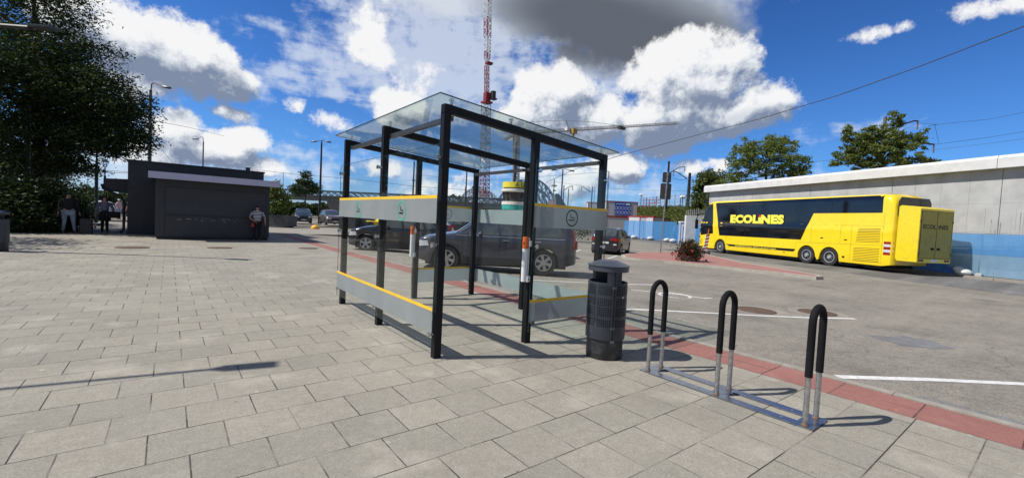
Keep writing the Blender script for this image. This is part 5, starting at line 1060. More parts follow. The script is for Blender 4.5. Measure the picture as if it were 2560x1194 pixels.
for k, (t_, lab) in enumerate(((-7.5, 'dark blue tarpaulin heaped at the foot of the pale fence at the right edge'), (.6, 'dark blue tarpaulin heap beside the luggage box, low behind the kerb'))):
    c = Vector((*rb(t_, 3.45), 0)); mb = MB(); n = 16; vs = [(0, 0, .42)]
    for r_i, (r, z) in enumerate(((.45, .36), (.9, .18), (1.3, .02))):
        for i in range(n): a = 2 * math.pi * i / n; rr = r * (1 + .18 * math.sin(3 * a + k) + .1 * math.sin(7 * a)); vs.append((Fb * math.cos(a) * rr * 1.3 + Nb * math.sin(a) * rr * .2 + Vector((0, 0, z * (1 + .4 * math.sin(5 * a))))))
    mb.add(vs, [(0, 1 + i, 1 + (i + 1) % n) for i in range(n)] + [(1 + j * n + i, 1 + (j + 1) * n + i, 1 + (j + 1) * n + (i + 1) % n, 1 + j * n + (i + 1) % n) for j in range(2) for i in range(n)])
    o = mb.build('tarpaulin', mat('blue_tarpaulin', (.03, .14, .50), .5, var=.2, bump=.3, bscale=8), smooth=True, loc=(c.x, c.y, -.03)); tagp(o, lab, 'tarpaulin', 'blue tarpaulin heaps')

# ------------------------------------------------------------------ site cabins
def cabin(c, dirv, Lx, D, H, z0, label, walls, frame, group='site cabins', sign=False):
    t = thing('site_cabin', label, 'site cabin', (c[0], c[1], z0), math.atan2(dirv[1], dirv[0]), group); f = .12
    MB().box(f / 2, Lx - f / 2, f / 2, D - f / 2, .04, H - .04).build('walls', walls, t)
    mb = MB()
    for x in (0, Lx - f):
        for y in (0, D - f): mb.box(x, x + f, y, y + f, 0, H)
    mb.build('corner_posts', frame, t); mb = MB()
    for z in (0, H - f): mb.box(f, Lx - f, -.004, f, z, z + f).box(f, Lx - f, D - f, D + .004, z, z + f).box(-.004, f, f, D - f, z, z + f).box(Lx - f, Lx + .004, f, D - f, z, z + f)
    mb.build('edge_frame', frame, t); mb = MB(); k = .5
    while k < Lx - .3: mb.box(k, k + .03, f / 2 - .01, f / 2 - .002, .14, H - .14); k += .35
    mb.build('wall_ribs', walls, t); return t
cab_w = mat('cabin_sheet_white', (.58, .58, .58), .5, var=.04); cab_g = mat('cabin_sheet_grey', (.40, .40, .41), .5, var=.05); darkred = mat('cabin_red_frame', (.30, .015, .02), .45)
def cab_dir(p, q, dp, dq): a = Vector(gp(*p, dp)); b = Vector(gp(*q, dq)); return a, (b - a), (b - a).length
a, d, l = cab_dir((1514, 560), (1592, 560), 78, 78); dn = d.normalized()
zt_ = zat(1550, 503, *((a + d / 2)[:])); H_ = 2.75
cu = cabin(a, dn, l, 2.4, H_, zt_ - H_, 'upper grey site cabin with a dark red frame and blue safety board', cab_g, darkred)
cl = cabin(a, dn, l, 2.4, H_ + .1, zt_ - 2 * H_ - .12, 'lower grey site cabin with dark red frame standing under the upper cabin', cab_g, darkred)
q0 = Vector((l * .27, -.03, .42)); sgn = thing('safety_board', 'blue safety notice board with rows of white pictograms on the upper site cabin', 'sign', (a.x, a.y, zt_ - H_), math.atan2(dn.y, dn.x))
sb = MB().box(l * .26, l * .77, -.04, .03, .30, H_ - .22).build('board', mat('sign_blue', (.015, .05, .30), .5), sgn); wm = mat('sign_white', (.6, .66, .8), .5)
bw_ = l * .51; mb = MB()
for r in range(2):
    for k in range(5):
        cx1 = l * .26 + bw_ * (k + .5) / 5; cz = .75 + (1 - r) * .78; mb.cyl((cx1, -.041, cz), (cx1, -.046, cz), .27, n=20)
mb.build('pictogram_discs', wm, sgn); mb = MB()
for r in range(2):
    for k in range(5):
        cx1 = l * .26 + bw_ * (k + .5) / 5; cz = .75 + (1 - r) * .78; mb.cyl((cx1, -.0465, cz), (cx1, -.049, cz), .21, n=16).box(cx1 - .03, cx1 + .03, -.051, -.0495, cz - .15, cz + .12)
mb.build('pictograms', mat('sign_blue', (.015, .05, .30)), sgn); MB().box(l * .62, l * .74, -.046, -.041, 2.1, 2.42).build('logo_panel', wm, sgn); mb = MB()
for k in range(9): mb.box(l * .29 + k * .25, l * .29 + k * .25 + .2, -.046, -.041, 2.2, 2.3)
mb.build('heading_line', wm, sgn)
a, d, l = cab_dir((1567, 596), (1631, 596), 66, 62); dn = d.normalized(); zt2 = zat(1600, 540, *(a + d / 2)[:])
cabin(a, dn, l, 2.4, zt2 + .1, -.1, 'white site cabin with bright red roof frame behind the blue fence', cab_w, red_p)
a, d, l = cab_dir((1631, 597), (1673, 598), 62.3, 66); dn = d.normalized()
cabin(a, dn, l, 2.2, zt2 + .05, -.1, 'grey end of a red framed site cabin right of the white one', cab_g, darkred)
a, d, l = cab_dir((1469, 530), (1508, 530), 92, 92); dn = d.normalized(); z3 = zat(1490, 505, *(a + d / 2)[:])
cabin(a, dn, l, 2.4, 2.6, z3 - 2.6, 'upper white site cabin with red edges seen through the shelter glass', cab_w, red_p); cabin(a, dn, l, 2.4, 2.7, z3 - 5.35, 'lower white site cabin with red edges seen through the shelter glass', cab_w, red_p)
# portable toilet, worker
q = pt(1712, 598, 50); TO = thing('portable_toilet', 'white and blue portable toilet cabin behind the blue fence left of the coach', 'portable toilet', (q.x, q.y, -.1), R(-50))
MB().box(-.7, .7, -.6, .6, 0, 2.35).build('cabin', mat('toilet_blue', (.10, .25, .60), .5), TO); MB().box(-.74, .74, -.64, .64, 2.36, 2.5, .04).build('roof', white_plastic, TO); MB().box(-.55, .55, -.615, -.601, .1, 2.2).build('door', white_plastic, TO); MB().box(-.38, .38, -.625, -.616, .3, 2.0).build('door_panel', MATS['toilet_blue'], TO)
for x in (-.70, .70): MB().box(x - .07, x + .07, -.64, -.50, 0, 2.35).build('corner_post', white_plastic, TO)
q = pt(1683, 598, 55); person((q.x, q.y, -.03), R(30), 'worker in light clothes and a pale cap standing behind the bright blue fence', 1.8, topm=mat('work_jacket', (.25, .30, .35), .8), legs=mat('work_trousers', (.10, .12, .16), .9), hat=white_p)
q = pt(1735, 600, 46); sw = MB().box(-1.0, 1.3, -.3, .3, -.3, 3.0); o = sw.build('wall_stub', concrete_lt, loc=(q.x, q.y, 0)); o.rotation_euler = (0, 0, R(-45)); tagp(o, 'short pale concrete wall end left of the coach windscreen', 'wall')
t = thing('rebar_cage', 'grey reinforcing bars sticking up from the short wall end beside the coach', 'reinforcing bars', (q.x, q.y, 3.0), R(-45)); mb = MB()
for k in range(12): mb.tube([(-.9 + k * .19, 0, 0), (-.9 + k * .19, 0, random.uniform(.5, .8))], .018, 5)
mb.tube([(-.9, 0, .25), (1.25, 0, .25)], .014, 5).tube([(-.9, 0, .45), (1.25, 0, .45)], .014, 5); mb.build('bars', mat('grey_bar', (.45, .45, .45), .6), t)

# ------------------------------------------------------------------ embankment
crest = [(1830, 527, 43), (1790, 525, 50), (1745, 521, 58), (1700, 520, 68), (1640, 519, 82), (1595, 519, 98), (1520, 524, 130), (1440, 531, 180)]
toe = [(1850, 603, 41), (1790, 596, 47), (1745, 592, 54), (1700, 589, 64), (1640, 585, 78), (1595, 582, 93), (1520, 577, 124), (1440, 568, 172)]
mb = MB(); vs = []; ncr = len(crest); SUB = 8
for (a, b) in zip(crest, toe):
    A_ = pt(*a); B_ = pt(*b); B_.z = min(B_.z, -.1); back = A_ + Vector((12, -6, 0))
    for k in range(SUB + 1): u = k / SUB; p = B_.lerp(A_, u); p.z += .25 * math.sin(u * math.pi) + random.uniform(-.06, .06); vs.append(p)
    vs.append(back)
nn_ = SUB + 2
mb.add(vs, [(i * nn_ + k, i * nn_ + k + 1, (i + 1) * nn_ + k + 1, (i + 1) * nn_ + k) for i in range(ncr - 1) for k in range(nn_ - 1)]); struct('embankment', mb, grass_m)
pts_ = []
for i in range(ncr - 1):
    for _ in range(2600):
        u, v = random.random(), random.random() ** .8; p = Vector(vs[i * nn_]).lerp(Vector(vs[i * nn_ + SUB]), v).lerp(Vector(vs[(i + 1) * nn_]).lerp(Vector(vs[(i + 1) * nn_ + SUB]), v), u); pts_.append((p.x, p.y, p.z + .25 * math.sin(v * math.pi) + random.uniform(.05, .45)))
weed = leafmat('embankment_weeds', (.06, .09, .018), (.17, .20, .05), (.30, .29, .11))
tagp(leaf_mesh('embankment_growth', np.array(pts_), .26, weed, None, .35), kind='stuff')
# railing fence along the crest
t = thing('trackside_fence', 'thin wire mesh fence with dark posts along the top of the grass bank', 'fence', (0, 0, 0)); mb = MB(); cp = [pt(px, py - 2, d) for px, py, d in crest[:6]]; nr = MB()
for a, b in zip(cp[:-1], cp[1:]):
    n = max(1, int((b - a).length / 2.6))
    for i in range(n): p = a.lerp(b, i / n); MB().tube([p + Vector((0, 0, -.2)), p + Vector((0, 0, 2.0))], .07 if i % 3 == 0 else .035, 6).build('post', mat('dark_post', (.06, .05, .05), .8), t)
    for z in (.3, .8, 1.3, 1.9): nr.tube([a + Vector((0, 0, z)), b + Vector((0, 0, z))], .018, 4)
    n = int((b - a).length / .5)
    for i in range(n): p = a.lerp(b, i / n); nr.tube([p, p + Vector((0, 0, 1.9))], .009, 3, cap=False)
nr.build('mesh', mat('wire_grey', (.22, .25, .3), .5, .5), t)
t = thing('barrier', 'red and white barrier rails standing on the bank above the site cabin', 'barrier', (0, 0, 0)); mb = MB(); A_ = pt(1608, 520, 84); B_ = pt(1650, 521, 80)
for k in range(4): p = A_.lerp(B_, k / 3); mb.tube([p, p + Vector((0, 0, 1.5))], .05, 6)
mb.tube([A_ + Vector((0, 0, 1.5)), B_ + Vector((0, 0, 1.7))], .05, 6).tube([A_ + Vector((0, 0, .9)), B_ + Vector((0, 0, 1.0))], .05, 6).tube([A_ + Vector((0, 0, .2)), B_ + Vector((0, 0, 1.6))], .04, 6); mb.build('rails', mat('faded_red', (.35, .06, .06), .6), t)

# ------------------------------------------------------------------ trees
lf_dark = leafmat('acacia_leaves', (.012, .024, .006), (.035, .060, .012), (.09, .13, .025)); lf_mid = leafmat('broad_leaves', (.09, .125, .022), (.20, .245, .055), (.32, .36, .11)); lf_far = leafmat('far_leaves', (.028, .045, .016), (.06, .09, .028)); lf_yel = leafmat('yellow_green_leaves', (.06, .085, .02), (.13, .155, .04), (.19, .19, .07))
def P3(px, py, d): return tuple(pt(px, py, d))
D_ = 21
base = at(86, 574, 0); BT = [(50, 60, 170, 3000)]
blobs = [(P3(40, 60, 21), (3.0, 3.0, 2.6), 210), (P3(150, 170, 21), (2.6, 2.6, 2.0), 190), (P3(235, 240, 20.5), (2.0, 2.0, 1.35), 140), (P3(295, 290, 20.5), (1.35, 1.4, .85), 80), (P3(325, 345, 20.2), (.75, .9, .45), 36), (P3(60, 270, 21), (3.2, 3.0, 2.3), 240), (P3(170, 300, 21), (1.9, 2.0, 1.2), 110),
         (P3(-120, 120, 22), (4.0, 3.6, 3.6), 230), (P3(-100, 330, 20), (3.4, 3, 2.4), 170), (P3(230, 345, 20.3), (1.3, 1.4, .55), 60), (P3(285, 375, 20.2), (.8, .9, .38), 30), (P3(40, 370, 20), (2.2, 2.0, 1.3), 130), (P3(165, 405, 20), (.8, 1.0, .4), 26), (P3(205, 428, 24), (.7, .8, .25), 9), (P3(90, -10, 21), (1.9, 2, 1.2), 70), (P3(70, 180, 20), (2.4, 2.4, 1.8), 150), (P3(60, -120, 22), (2.6, 2.6, 2.6), 90)]
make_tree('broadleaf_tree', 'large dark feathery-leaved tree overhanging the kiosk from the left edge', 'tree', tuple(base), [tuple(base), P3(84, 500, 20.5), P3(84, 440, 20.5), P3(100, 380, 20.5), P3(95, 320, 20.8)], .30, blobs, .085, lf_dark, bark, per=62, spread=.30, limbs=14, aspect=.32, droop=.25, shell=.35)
q = pt(-420, 640, 14); q.z = 0
make_tree('broadleaf_tree', 'tree outside the left edge of the photo, shading the paving beside the litter bin', 'tree', tuple(q), [tuple(q), (q.x, q.y, 2.5), (q.x, q.y, 4.2)], .16, [(P3(-265, 300, 12.6), (1.5, 1.4, .8), 40), (P3(-350, 240, 14), (1.9, 1.8, 1.4), 60)], .09, lf_dark, bark, per=44, spread=.28)
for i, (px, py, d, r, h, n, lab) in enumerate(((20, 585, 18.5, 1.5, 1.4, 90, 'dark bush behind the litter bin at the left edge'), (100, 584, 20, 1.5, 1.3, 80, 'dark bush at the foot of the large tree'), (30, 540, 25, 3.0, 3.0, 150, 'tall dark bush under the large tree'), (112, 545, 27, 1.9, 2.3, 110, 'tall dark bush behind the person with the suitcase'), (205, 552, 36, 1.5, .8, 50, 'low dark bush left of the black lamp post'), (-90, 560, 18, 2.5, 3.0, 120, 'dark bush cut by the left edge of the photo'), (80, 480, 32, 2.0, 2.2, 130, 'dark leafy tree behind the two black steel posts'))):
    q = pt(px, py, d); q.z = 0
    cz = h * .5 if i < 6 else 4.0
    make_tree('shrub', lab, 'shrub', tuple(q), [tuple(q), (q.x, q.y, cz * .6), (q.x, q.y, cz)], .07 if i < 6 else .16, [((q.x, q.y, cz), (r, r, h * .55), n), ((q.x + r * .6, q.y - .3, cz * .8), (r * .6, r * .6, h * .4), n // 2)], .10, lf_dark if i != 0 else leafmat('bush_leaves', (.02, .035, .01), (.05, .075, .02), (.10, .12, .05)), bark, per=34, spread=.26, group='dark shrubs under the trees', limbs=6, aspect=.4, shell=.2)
# right-hand trees on the bank
def bank_tree(lab, px, base_py, d, bl, leaf, m, name='broadleaf_tree', per=30, spread=.3, r=.14, droop=.1, limbs=12, aspect=.45):
    b = pt(px, base_py, d); top = pt(bl[0][0], bl[0][1], d)
    mids = [tuple(b), tuple(b.lerp(top, .45)), tuple(b.lerp(top, .8))]
    return make_tree(name, lab, 'tree', tuple(b), mids, r, [(P3(x, y, d + dd), (rx * d / 1100, rx * d / 1100, ry * d / 1100), n) for x, y, rx, ry, n, dd in bl], leaf, m, bark, per=per, spread=spread, limbs=limbs, aspect=aspect, droop=droop, shell=.3)
bank_tree('round green tree above the wall coping over the front of the coach', 1915, 470, 47, [(1915, 400, 72, 40, 110, 0), (1860, 412, 38, 38, 55, -.5), (1880, 375, 16, 28, 18, 0), (1925, 350, 14, 20, 16, 0), (2000, 415, 14, 22, 14, 0), (1965, 405, 48, 50, 70, .5), (1900, 365, 55, 25, 50, 0), (1950, 360, 35, 22, 35, 0), (1845, 455, 45, 25, 50, 0), (1975, 440, 50, 25, 50, 0)], .12, lf_mid, per=40, spread=.2)
bank_tree('loose spiky green tree above the wall coping around the concrete mast', 2200, 450, 40, [(2200, 390, 75, 40, 190, 0), (2200, 350, 50, 30, 80, 0), (2140, 365, 32, 38, 60, 0), (2120, 335, 9, 22, 12, 0), (2180, 335, 14, 30, 20, 0), (2230, 320, 14, 44, 26, 0), (2255, 300, 9, 18, 8, 0), (2280, 360, 34, 22, 34, 0), (2290, 400, 45, 12, 26, 0), (2110, 395, 26, 18, 22, 0), (2165, 355, 14, 40, 22, 0), (2250, 360, 22, 28, 26, 0), (2085, 412, 14, 6, 5, 0), (2305, 340, 8, 26, 10, 0), (2320, 405, 20, 7, 9, 0), (2205, 345, 10, 40, 18, 0)], .115, lf_mid, per=40, spread=.13, limbs=9)
bank_tree('yellow-green tree at the end of the concrete wall left of the coach', 1775, 545, 56, [(1775, 490, 38, 45, 110, 0), (1750, 475, 18, 35, 35, 0), (1795, 455, 28, 25, 40, 0), (1765, 440, 18, 18, 22, 0), (1745, 515, 15, 20, 24, 0), (1805, 500, 20, 40, 40, 0)], .18, lf_yel)
# middle trees, planters
def planter(px, py, d, w_, h, rz, lab, plant=None):
    q = pt(px, py, d); q.z = 0; t = thing('planter', lab, 'planter', tuple(q), R(rz), 'grey box planters'); MB().box(-w_, w_, -w_ * .6, w_ * .6, .08, h).build('box', mat('planter_grey', (.06, .065, .07), .6, var=.1), t); MB().box(-w_ + .05, w_ - .05, -w_ * .6 + .05, w_ * .6 - .05, h, h + .01).build('soil', mat('soil', (.04, .03, .02), .95), t)
    for sx in (-1, 1): MB().box(sx * w_ * .8 - .08, sx * w_ * .8 + .08, -w_ * .5, w_ * .5, 0, .08).build('foot', rubber, t)
    return q
q = planter(690, 566, 37, 1.35, 1.0, -38, 'large grey planter at the right end of the kiosk')
make_tree('planter_shrub', 'dense green shrub tree growing in the planter beside the kiosk', 'shrub', (q.x, q.y, 1.0), [(q.x, q.y, 1.0), (q.x, q.y, 1.8), (q.x, q.y, 2.6)], .06, [((q.x, q.y, 2.0), (1.05, .9, .9), 90), ((q.x - .1, q.y, 2.9), (.55, .5, .7), 40), ((q.x - .15, q.y, 3.5), (.25, .25, .5), 12)], .10, lf_mid, bark, per=30, spread=.16)
q = planter(872, 567, 40, .75, 1.1, -38, 'grey planter behind the left posts of the shelter')
make_tree('planter_shrub', 'small shrub growing in the planter behind the left shelter posts', 'shrub', (q.x, q.y, 1.1), [(q.x, q.y, 1.1), (q.x, q.y, 1.3), (q.x, q.y, 1.6)], .03, [((q.x, q.y, 1.6), (.35, .35, .4), 26)], .09, lf_mid, bark, per=20, spread=.12)
planter(915, 567, 41, .85, 1.1, -38, 'grey planter behind the second post of the shelter')
q = pt(762, 550, 62); q.z = 0
make_tree('broadleaf_tree', 'slender young green tree beyond the parked cars left of the tall lamp post', 'tree', tuple(q), [tuple(q), (q.x, q.y, 2.5), (q.x, q.y, 5)], .10, [(P3(762, 470, 62), (1.9, 1.9, 1.0), 80), (P3(764, 452, 62), (1.0, 1.0, .8), 36), (P3(766, 438, 62), (.45, .45, .6), 16), (P3(742, 478, 62), (.8, .8, .7), 20), (P3(786, 474, 62), (.9, .9, .7), 20)], .15, lf_far, bark, per=22, spread=.25)
# far wood
pts_ = []
def band(x0, x1, d, ytop, ybot, n, amp):
    for _ in range(n):
        px = random.uniform(x0, x1); top = ytop + amp * (math.sin(px * .05) + .7 * math.sin(px * .13 + 1) + .5 * math.sin(px * .31)); py = top + (ybot - top) * random.random() ** .9; p = pt(px, py, d + random.uniform(-4, 8)); pts_.append(tuple(p))
band(120, 330, 85, 478, 530, 7000, 7); band(640, 900, 105, 508, 535, 6500, 2.5); band(900, 1230, 120, 512, 548, 5000, 2); band(-150, 150, 60, 440, 560, 3500, 8); band(1100, 1170, 130, 490, 540, 600, 5)
tagp(leaf_mesh('far_wood', np.array(pts_), .55, lf_far, None, .6), kind='stuff')
hz = mat('far_bank', (.05, .07, .04), .95, var=.3, scale=.3)
mb = MB(); pp_ = [(px, d) for px, d in ((-200, 95), (150, 100), (330, 112), (640, 125), (900, 130), (1230, 150), (1450, 190))]
for (a, da), (b, db) in zip(pp_[:-1], pp_[1:]):
    A_ = pt(a, 500, da); B_ = pt(b, 500, db); mb.add([(A_.x, A_.y, -.1), (B_.x, B_.y, -.1), (B_.x * 1.02, B_.y * 1.02, 2.2), (A_.x * 1.02, A_.y * 1.02, 2.2), (A_.x * 1.3, A_.y * 1.3, 2.2), (B_.x * 1.3, B_.y * 1.3, 2.2)], [(0, 1, 2, 3), (3, 2, 5, 4)])
struct('far_hill', mb, hz)

# ------------------------------------------------------------------ poles and lamps
pole_g = mat('pole_grey', (.16, .17, .18), .5, .4, var=.2); pole_c = mat('concrete_pole', (.13, .115, .11), .8, var=.2); pole_b = mat('pole_black', (.012, .012, .014), .5)
def street_lamp(px, py_top, d, lab, r=.11, arm=None, m_=None, z0=0, bands=(), kind='street_lamp', cat='street lamp', head=True, grp='street lamps'):
    q = pt(px, 520, d); zt = zat(px, py_top, q.x, q.y); t = thing(kind, lab, cat, (q.x, q.y, z0), 0, grp); zt -= z0; m_ = m_ or pole_g
    MB().cyl((0, 0, 0), (0, 0, zt * .99), r, r * .62, 12).build('pole', m_, t, smooth=True)
    for f in bands: MB().lathe([(r * .75, -.12), (r * 1.35, -.08), (r * 1.35, .08), (r * .75, .12)], 14, (0, 0, zt * f), cap=False).build('collar', m_, t, smooth=True)
    if arm:
        for (dx, dz, side) in arm:      # dx in px to the right, metres up
            v = RT.copy(); v.z = 0; v.normalize(); e = v * dx * d / 1100; mb = MB(); mb.tube([(0, 0, zt * .97), Vector((0, 0, zt + dz * .8)) + e * .08, Vector((0, 0, zt + dz)) + e * .3, Vector((0, 0, zt + dz * .45)) + e], [.045, .04, .035, .03], 8); mb.build('arm', m_, t, smooth=True)
            if head: c = Vector((0, 0, zt + dz * .42)) + e; mb = MB(); s = 1 if dx > 0 else -1; mb.tube([c - v * s * .1, c + v * s * .15, c + v * s * .55 - Vector((0, 0, .05)), c + v * s * .7 - Vector((0, 0, .08))], [.03, .09, .10, .03], 8); mb.build('lamp_head', dark_grey, t, smooth=True)
    return t
street_lamp(372, 222, 33, 'tall grey lamp column with a bent arm behind the kiosk', .15, [(28, .45, 1)], mat('lamp_column', (.10, .10, .11), .6, var=.2), bands=(.06, .35, .72))
street_lamp(505, 352, 56, 'slim dark lamp post rising behind the middle of the kiosk roof', .12, [(-14, .5, -1)], bands=(.6,))
street_lamp(799, 356, 53, 'tall dark lamp post with two small heads standing before the bronze off-roader', .15, [(10, .3, 1), (-12, .2, -1)], pole_b, bands=(.4,))
street_lamp(1031, 402, 68, 'dark pole seen between the left posts of the shelter', .16, None, pole_b, bands=(.4, .7), kind='pole', cat='pole', grp='poles behind the shelter')
street_lamp(1163, 424, 60, 'dark pole with a round plate seen between the rear posts', .13, None, pole_b, kind='pole', cat='pole', grp='poles behind the shelter')
q = pt(1163, 473, 59.8); mb = MB().cyl((0, 0, 0), (.1, .02, 0), .5, n=20); o = mb.build('round_sign', mat('sign_back_grey', (.16, .17, .18), .6), loc=tuple(q)); o.rotation_euler = (0, 0, R(-50)); tagp(o, 'round grey sign back on the pole between the rear shelter posts', 'sign')
street_lamp(1283, 352, 62, 'thick dark mast rising behind the yellow banded tower', .22, None, pole_b, kind='pole', cat='pole', grp='poles behind the shelter')
street_lamp(1402, 428, 58, 'double-headed dark street lamp seen through the right shelter panel', .13, [(16, .35, 1), (-16, .35, -1)], pole_b, z0=0)
for px, pt_, d, lab in ((1360, 466, 90, 'thin dark pole right of the shelter corner post'), (1407, 462, 80, 'dark catenary pole with a bracket to its right'), (1419, 470, 100, 'short dark pole beside the bracketed one'), (1478, 465, 85, 'dark catenary pole left of the shelter edge'), (1370, 462, 70, 'pale thin pole seen through the right panel'), (1484, 462, 70, 'pale thin pole close to the shelter right edge')):
    street_lamp(px, pt_, d, lab, .14 if 'thin' not in lab else .07, None, pole_b if 'pale' not in lab else steel, kind='pole', cat='pole', grp='poles behind the shelter')
def bracket(px0, py0, px1, py1, px2, py2, d, lab):
    t = thing('catenary_bracket', lab, 'bracket', tuple(pt(px0, py0, d))); b0 = pt(px0, py0, d); MB().tube([(0, 0, 0), pt(px1, py1, d) - b0, pt(px2, py2, d) - b0], .07, 6).build('arm', pole_b, t); c = pt(px2, py2, d) - b0; MB().cyl(c, c - Vector((0, 0, .8)), .06, n=6).build('insulator', mat('insulator', (.2, .12, .1), .4), t)
bracket(1409, 476, 1424, 466, 1432, 465, 80, 'angled catenary bracket right of the dark pole seen through the right panel'); bracket(1477, 480, 1460, 468, 1454, 467, 85, 'angled catenary bracket left of the dark pole near the shelter edge')
# catenary masts behind the sign pole
def mast(px, pyt, pyb, d, lab, r=.2, m_=pole_c):
    b = pt(px, pyb, d); t = thing('catenary_mast', lab, 'catenary mast', tuple(b), 0, 'catenary masts along the railway'); zt = zat(px, pyt, b.x, b.y) - b.z; MB().cyl((0, 0, 0), (0, 0, zt), r, r * .75, 10).build('mast', m_, t, smooth=True); return t, b
mast(1665, 403, 522, 74, 'dark catenary mast rising just behind the sign backs', .22, pole_b); mast(1719, 432, 520, 68, 'dark catenary mast right of the sign pole with an arm to its left', .27, pole_b)
bracket(1718, 447, 1693, 430, 1684, 428, 68, 'catenary arm reaching left from the mast right of the sign pole'); bracket(1668, 436, 1698, 418, 1712, 417, 74, 'catenary arm reaching right from the mast behind the sign backs')
mast(2200, 292, 450, 42, 'brown catenary mast rising from the loose tree above the wall', .18, pole_c); bracket(2202, 330, 2285, 302, 2295, 303, 42, 'long catenary arm reaching right from the brown mast'); bracket(2215, 372, 2300, 357, 2335, 361, 42, 'lower catenary arm with registration gear right of the loose tree')
# overhead wires (one thing each)
def wire(pts, r, lab, m_=None):
    ps = [pt(*p) for p in pts]; o_ = []
    for i in range(len(ps) - 1):
        for k in range(6): o_.append(ps[i].lerp(ps[i + 1], k / 6))
    o_.append(ps[-1]); o = MB().tube(o_, r, 5).build('overhead_wire', m_ or mat('wire_black', (.015, .015, .02), .6)); tagp(o, lab, 'wire', 'overhead wires')
wire([(2700, 8, 26), (2560, 66, 28), (2300, 166, 33), (2100, 237, 38), (1900, 297, 44), (1700, 349, 51), (1560, 386, 57), (1440, 422, 64), (1365, 456, 70)], .035, 'thick black cable sweeping across the blue sky from the top right corner')
wire([(2600, 272, 40), (2475, 298, 42), (2345, 311, 44), (2296, 308, 46), (2256, 325, 50)], .014, 'thin wire at right running to the top of the long arm')
wire([(2600, 322, 40), (2475, 343, 42), (2345, 360, 43), (2240, 372, 44), (2105, 397, 52), (2020, 407, 60)], .016, 'thin wire at right running just above the wall trees')
wire([(2600, 342, 40), (2475, 358, 42), (2290, 380, 46)], .012, 'lowest thin wire at right above the coping')
wire([(2345, 311, 43), (2322, 314, 43)], .02, 'short clamp bar on the wire right of the long arm')
wire([(2323, 314, 43), (2316, 356, 43)], .012, 'left steep dropper wire below the clamp bar'); wire([(2337, 312, 43), (2347, 357, 43)], .014, 'right steep dropper wire below the clamp bar')
wire([(375, 300, 33), (470, 318, 50), (560, 340, 70)], .02, 'thin wire running right from the tall lamp column behind the kiosk'); wire([(378, 343, 33), (405, 375, 36), (432, 408, 40)], .015, 'slanting stay wire from the tall lamp column down to the kiosk roof')
wire([(160, 415, 40), (240, 424, 42), (322, 430, 45)], .02, 'upper wire over the gap left of the kiosk'); wire([(160, 424, 40), (240, 430, 42), (322, 433, 45)], .02, 'lower wire over the gap left of the kiosk')
wire([(640, 424, 80), (740, 436, 80), (880, 447, 80), (1040, 466, 80), (1190, 476, 80)], .03, 'long thin wire above the footbridge')
wire([(1340, 462, 70), (1390, 455, 70), (1480, 468, 80), (1600, 475, 90), (1720, 478, 68)], .02, 'thin railway wire behind the sign pole'); wire([(1680, 445, 72), (1700, 450, 70), (1716, 448, 68)], .03, 'short railway wire left of the mast at the sign pole')
# dark posts in the left shade
for px, pb, pt_, r, d, lab in ((68, 577, 250, .075, 20, 'black steel post in front of the large tree'), (143, 556, 330, .07, 27, 'black steel post left of the person with the suitcase')):
    q = pt(px, pb, d); t = thing('steel_post', lab, 'post', (q.x, q.y, 0), 0, 'black steel posts in the tree shade'); zt = zat(px, pt_, q.x, q.y); MB().box(-r, r, -r, r, 0, zt).build('post', pole_b, t); MB().box(-r * 1.5, r * 1.5, -r * 1.5, r * 1.5, 0, .06).build('base', pole_b, t); MB().box(r + .001, r + .02, -r * .5, r * .5, 0, zt).build('edge_strip', steel, t)
q = pt(240, 553, 31); LP = thing('street_lamp', 'black curved-top lamp post left of the person with long dark hair', 'street lamp', (q.x, q.y, 0), 0, 'street lamps'); zt = zat(240, 366, q.x, q.y); v = Vector((RT.x, RT.y, 0)).normalized(); MB().cyl((0, 0, 0), (0, 0, zt * .78), .12, .09, 12).cyl((0, 0, zt * .78), (0, 0, zt * .93), .06, .05, 10).build('pole', pole_b, LP, smooth=True)
MB().tube([(0, 0, zt * .93), Vector((0, 0, zt * .97)) + v * .03, Vector((0, 0, zt)) + v * .18, Vector((0, 0, zt * 1.0)) + v * .4], .035, 8).build('arm', pole_b, LP, smooth=True)
q = pt(261, 550, 40); LN = thing('lantern_post', 'black ornamental lantern on a slender post beside the kiosk', 'street lamp', (q.x, q.y, 0), 0, 'street lamps'); zt = zat(261, 396, q.x, q.y); MB().lathe([(.10, 0), (.11, .6), (.06, .8), (.05, zt - 1.9), (.09, zt - 1.85), (.09, zt - 1.6), (.045, zt - 1.5), (.04, zt - .75)], 12).build('pole', pole_b, LN, smooth=True); MB().box(-.5, .5, -.02, .02, zt - 1.2, zt - 1.16).build('cross_bar', pole_b, LN)
ln = MB().lathe([(.12, zt - .75), (.27, zt - .32)], 6, cap=False).build('lantern_glass', glassmat('lantern_glass', (.8, .85, .9), 1.), LN); MB().lathe([(.31, zt - .32), (.28, zt - .26), (.12, zt - .12), (.04, zt - .08), (.03, zt)], 6).build('lantern_roof', pole_b, LN); mb = MB()
for k in range(6): a = 2 * math.pi * k / 6; mb.cyl((math.cos(a) * .12, math.sin(a) * .12, zt - .75), (math.cos(a) * .27, math.sin(a) * .27, zt - .32), .015, n=5)
mb.build('lantern_frame', pole_b, LN)
q = pt(219, 520, 60); street_lamp(219, 400, 60, 'very thin pale pole beyond the black lamp post', .05, None, steel, kind='pole', cat='pole', grp='thin poles at left'); street_lamp(706, 430, 75, 'thin pole above the planter shrub beyond the footbridge', .06, None, pole_g, kind='pole', cat='pole', grp='thin poles at left')
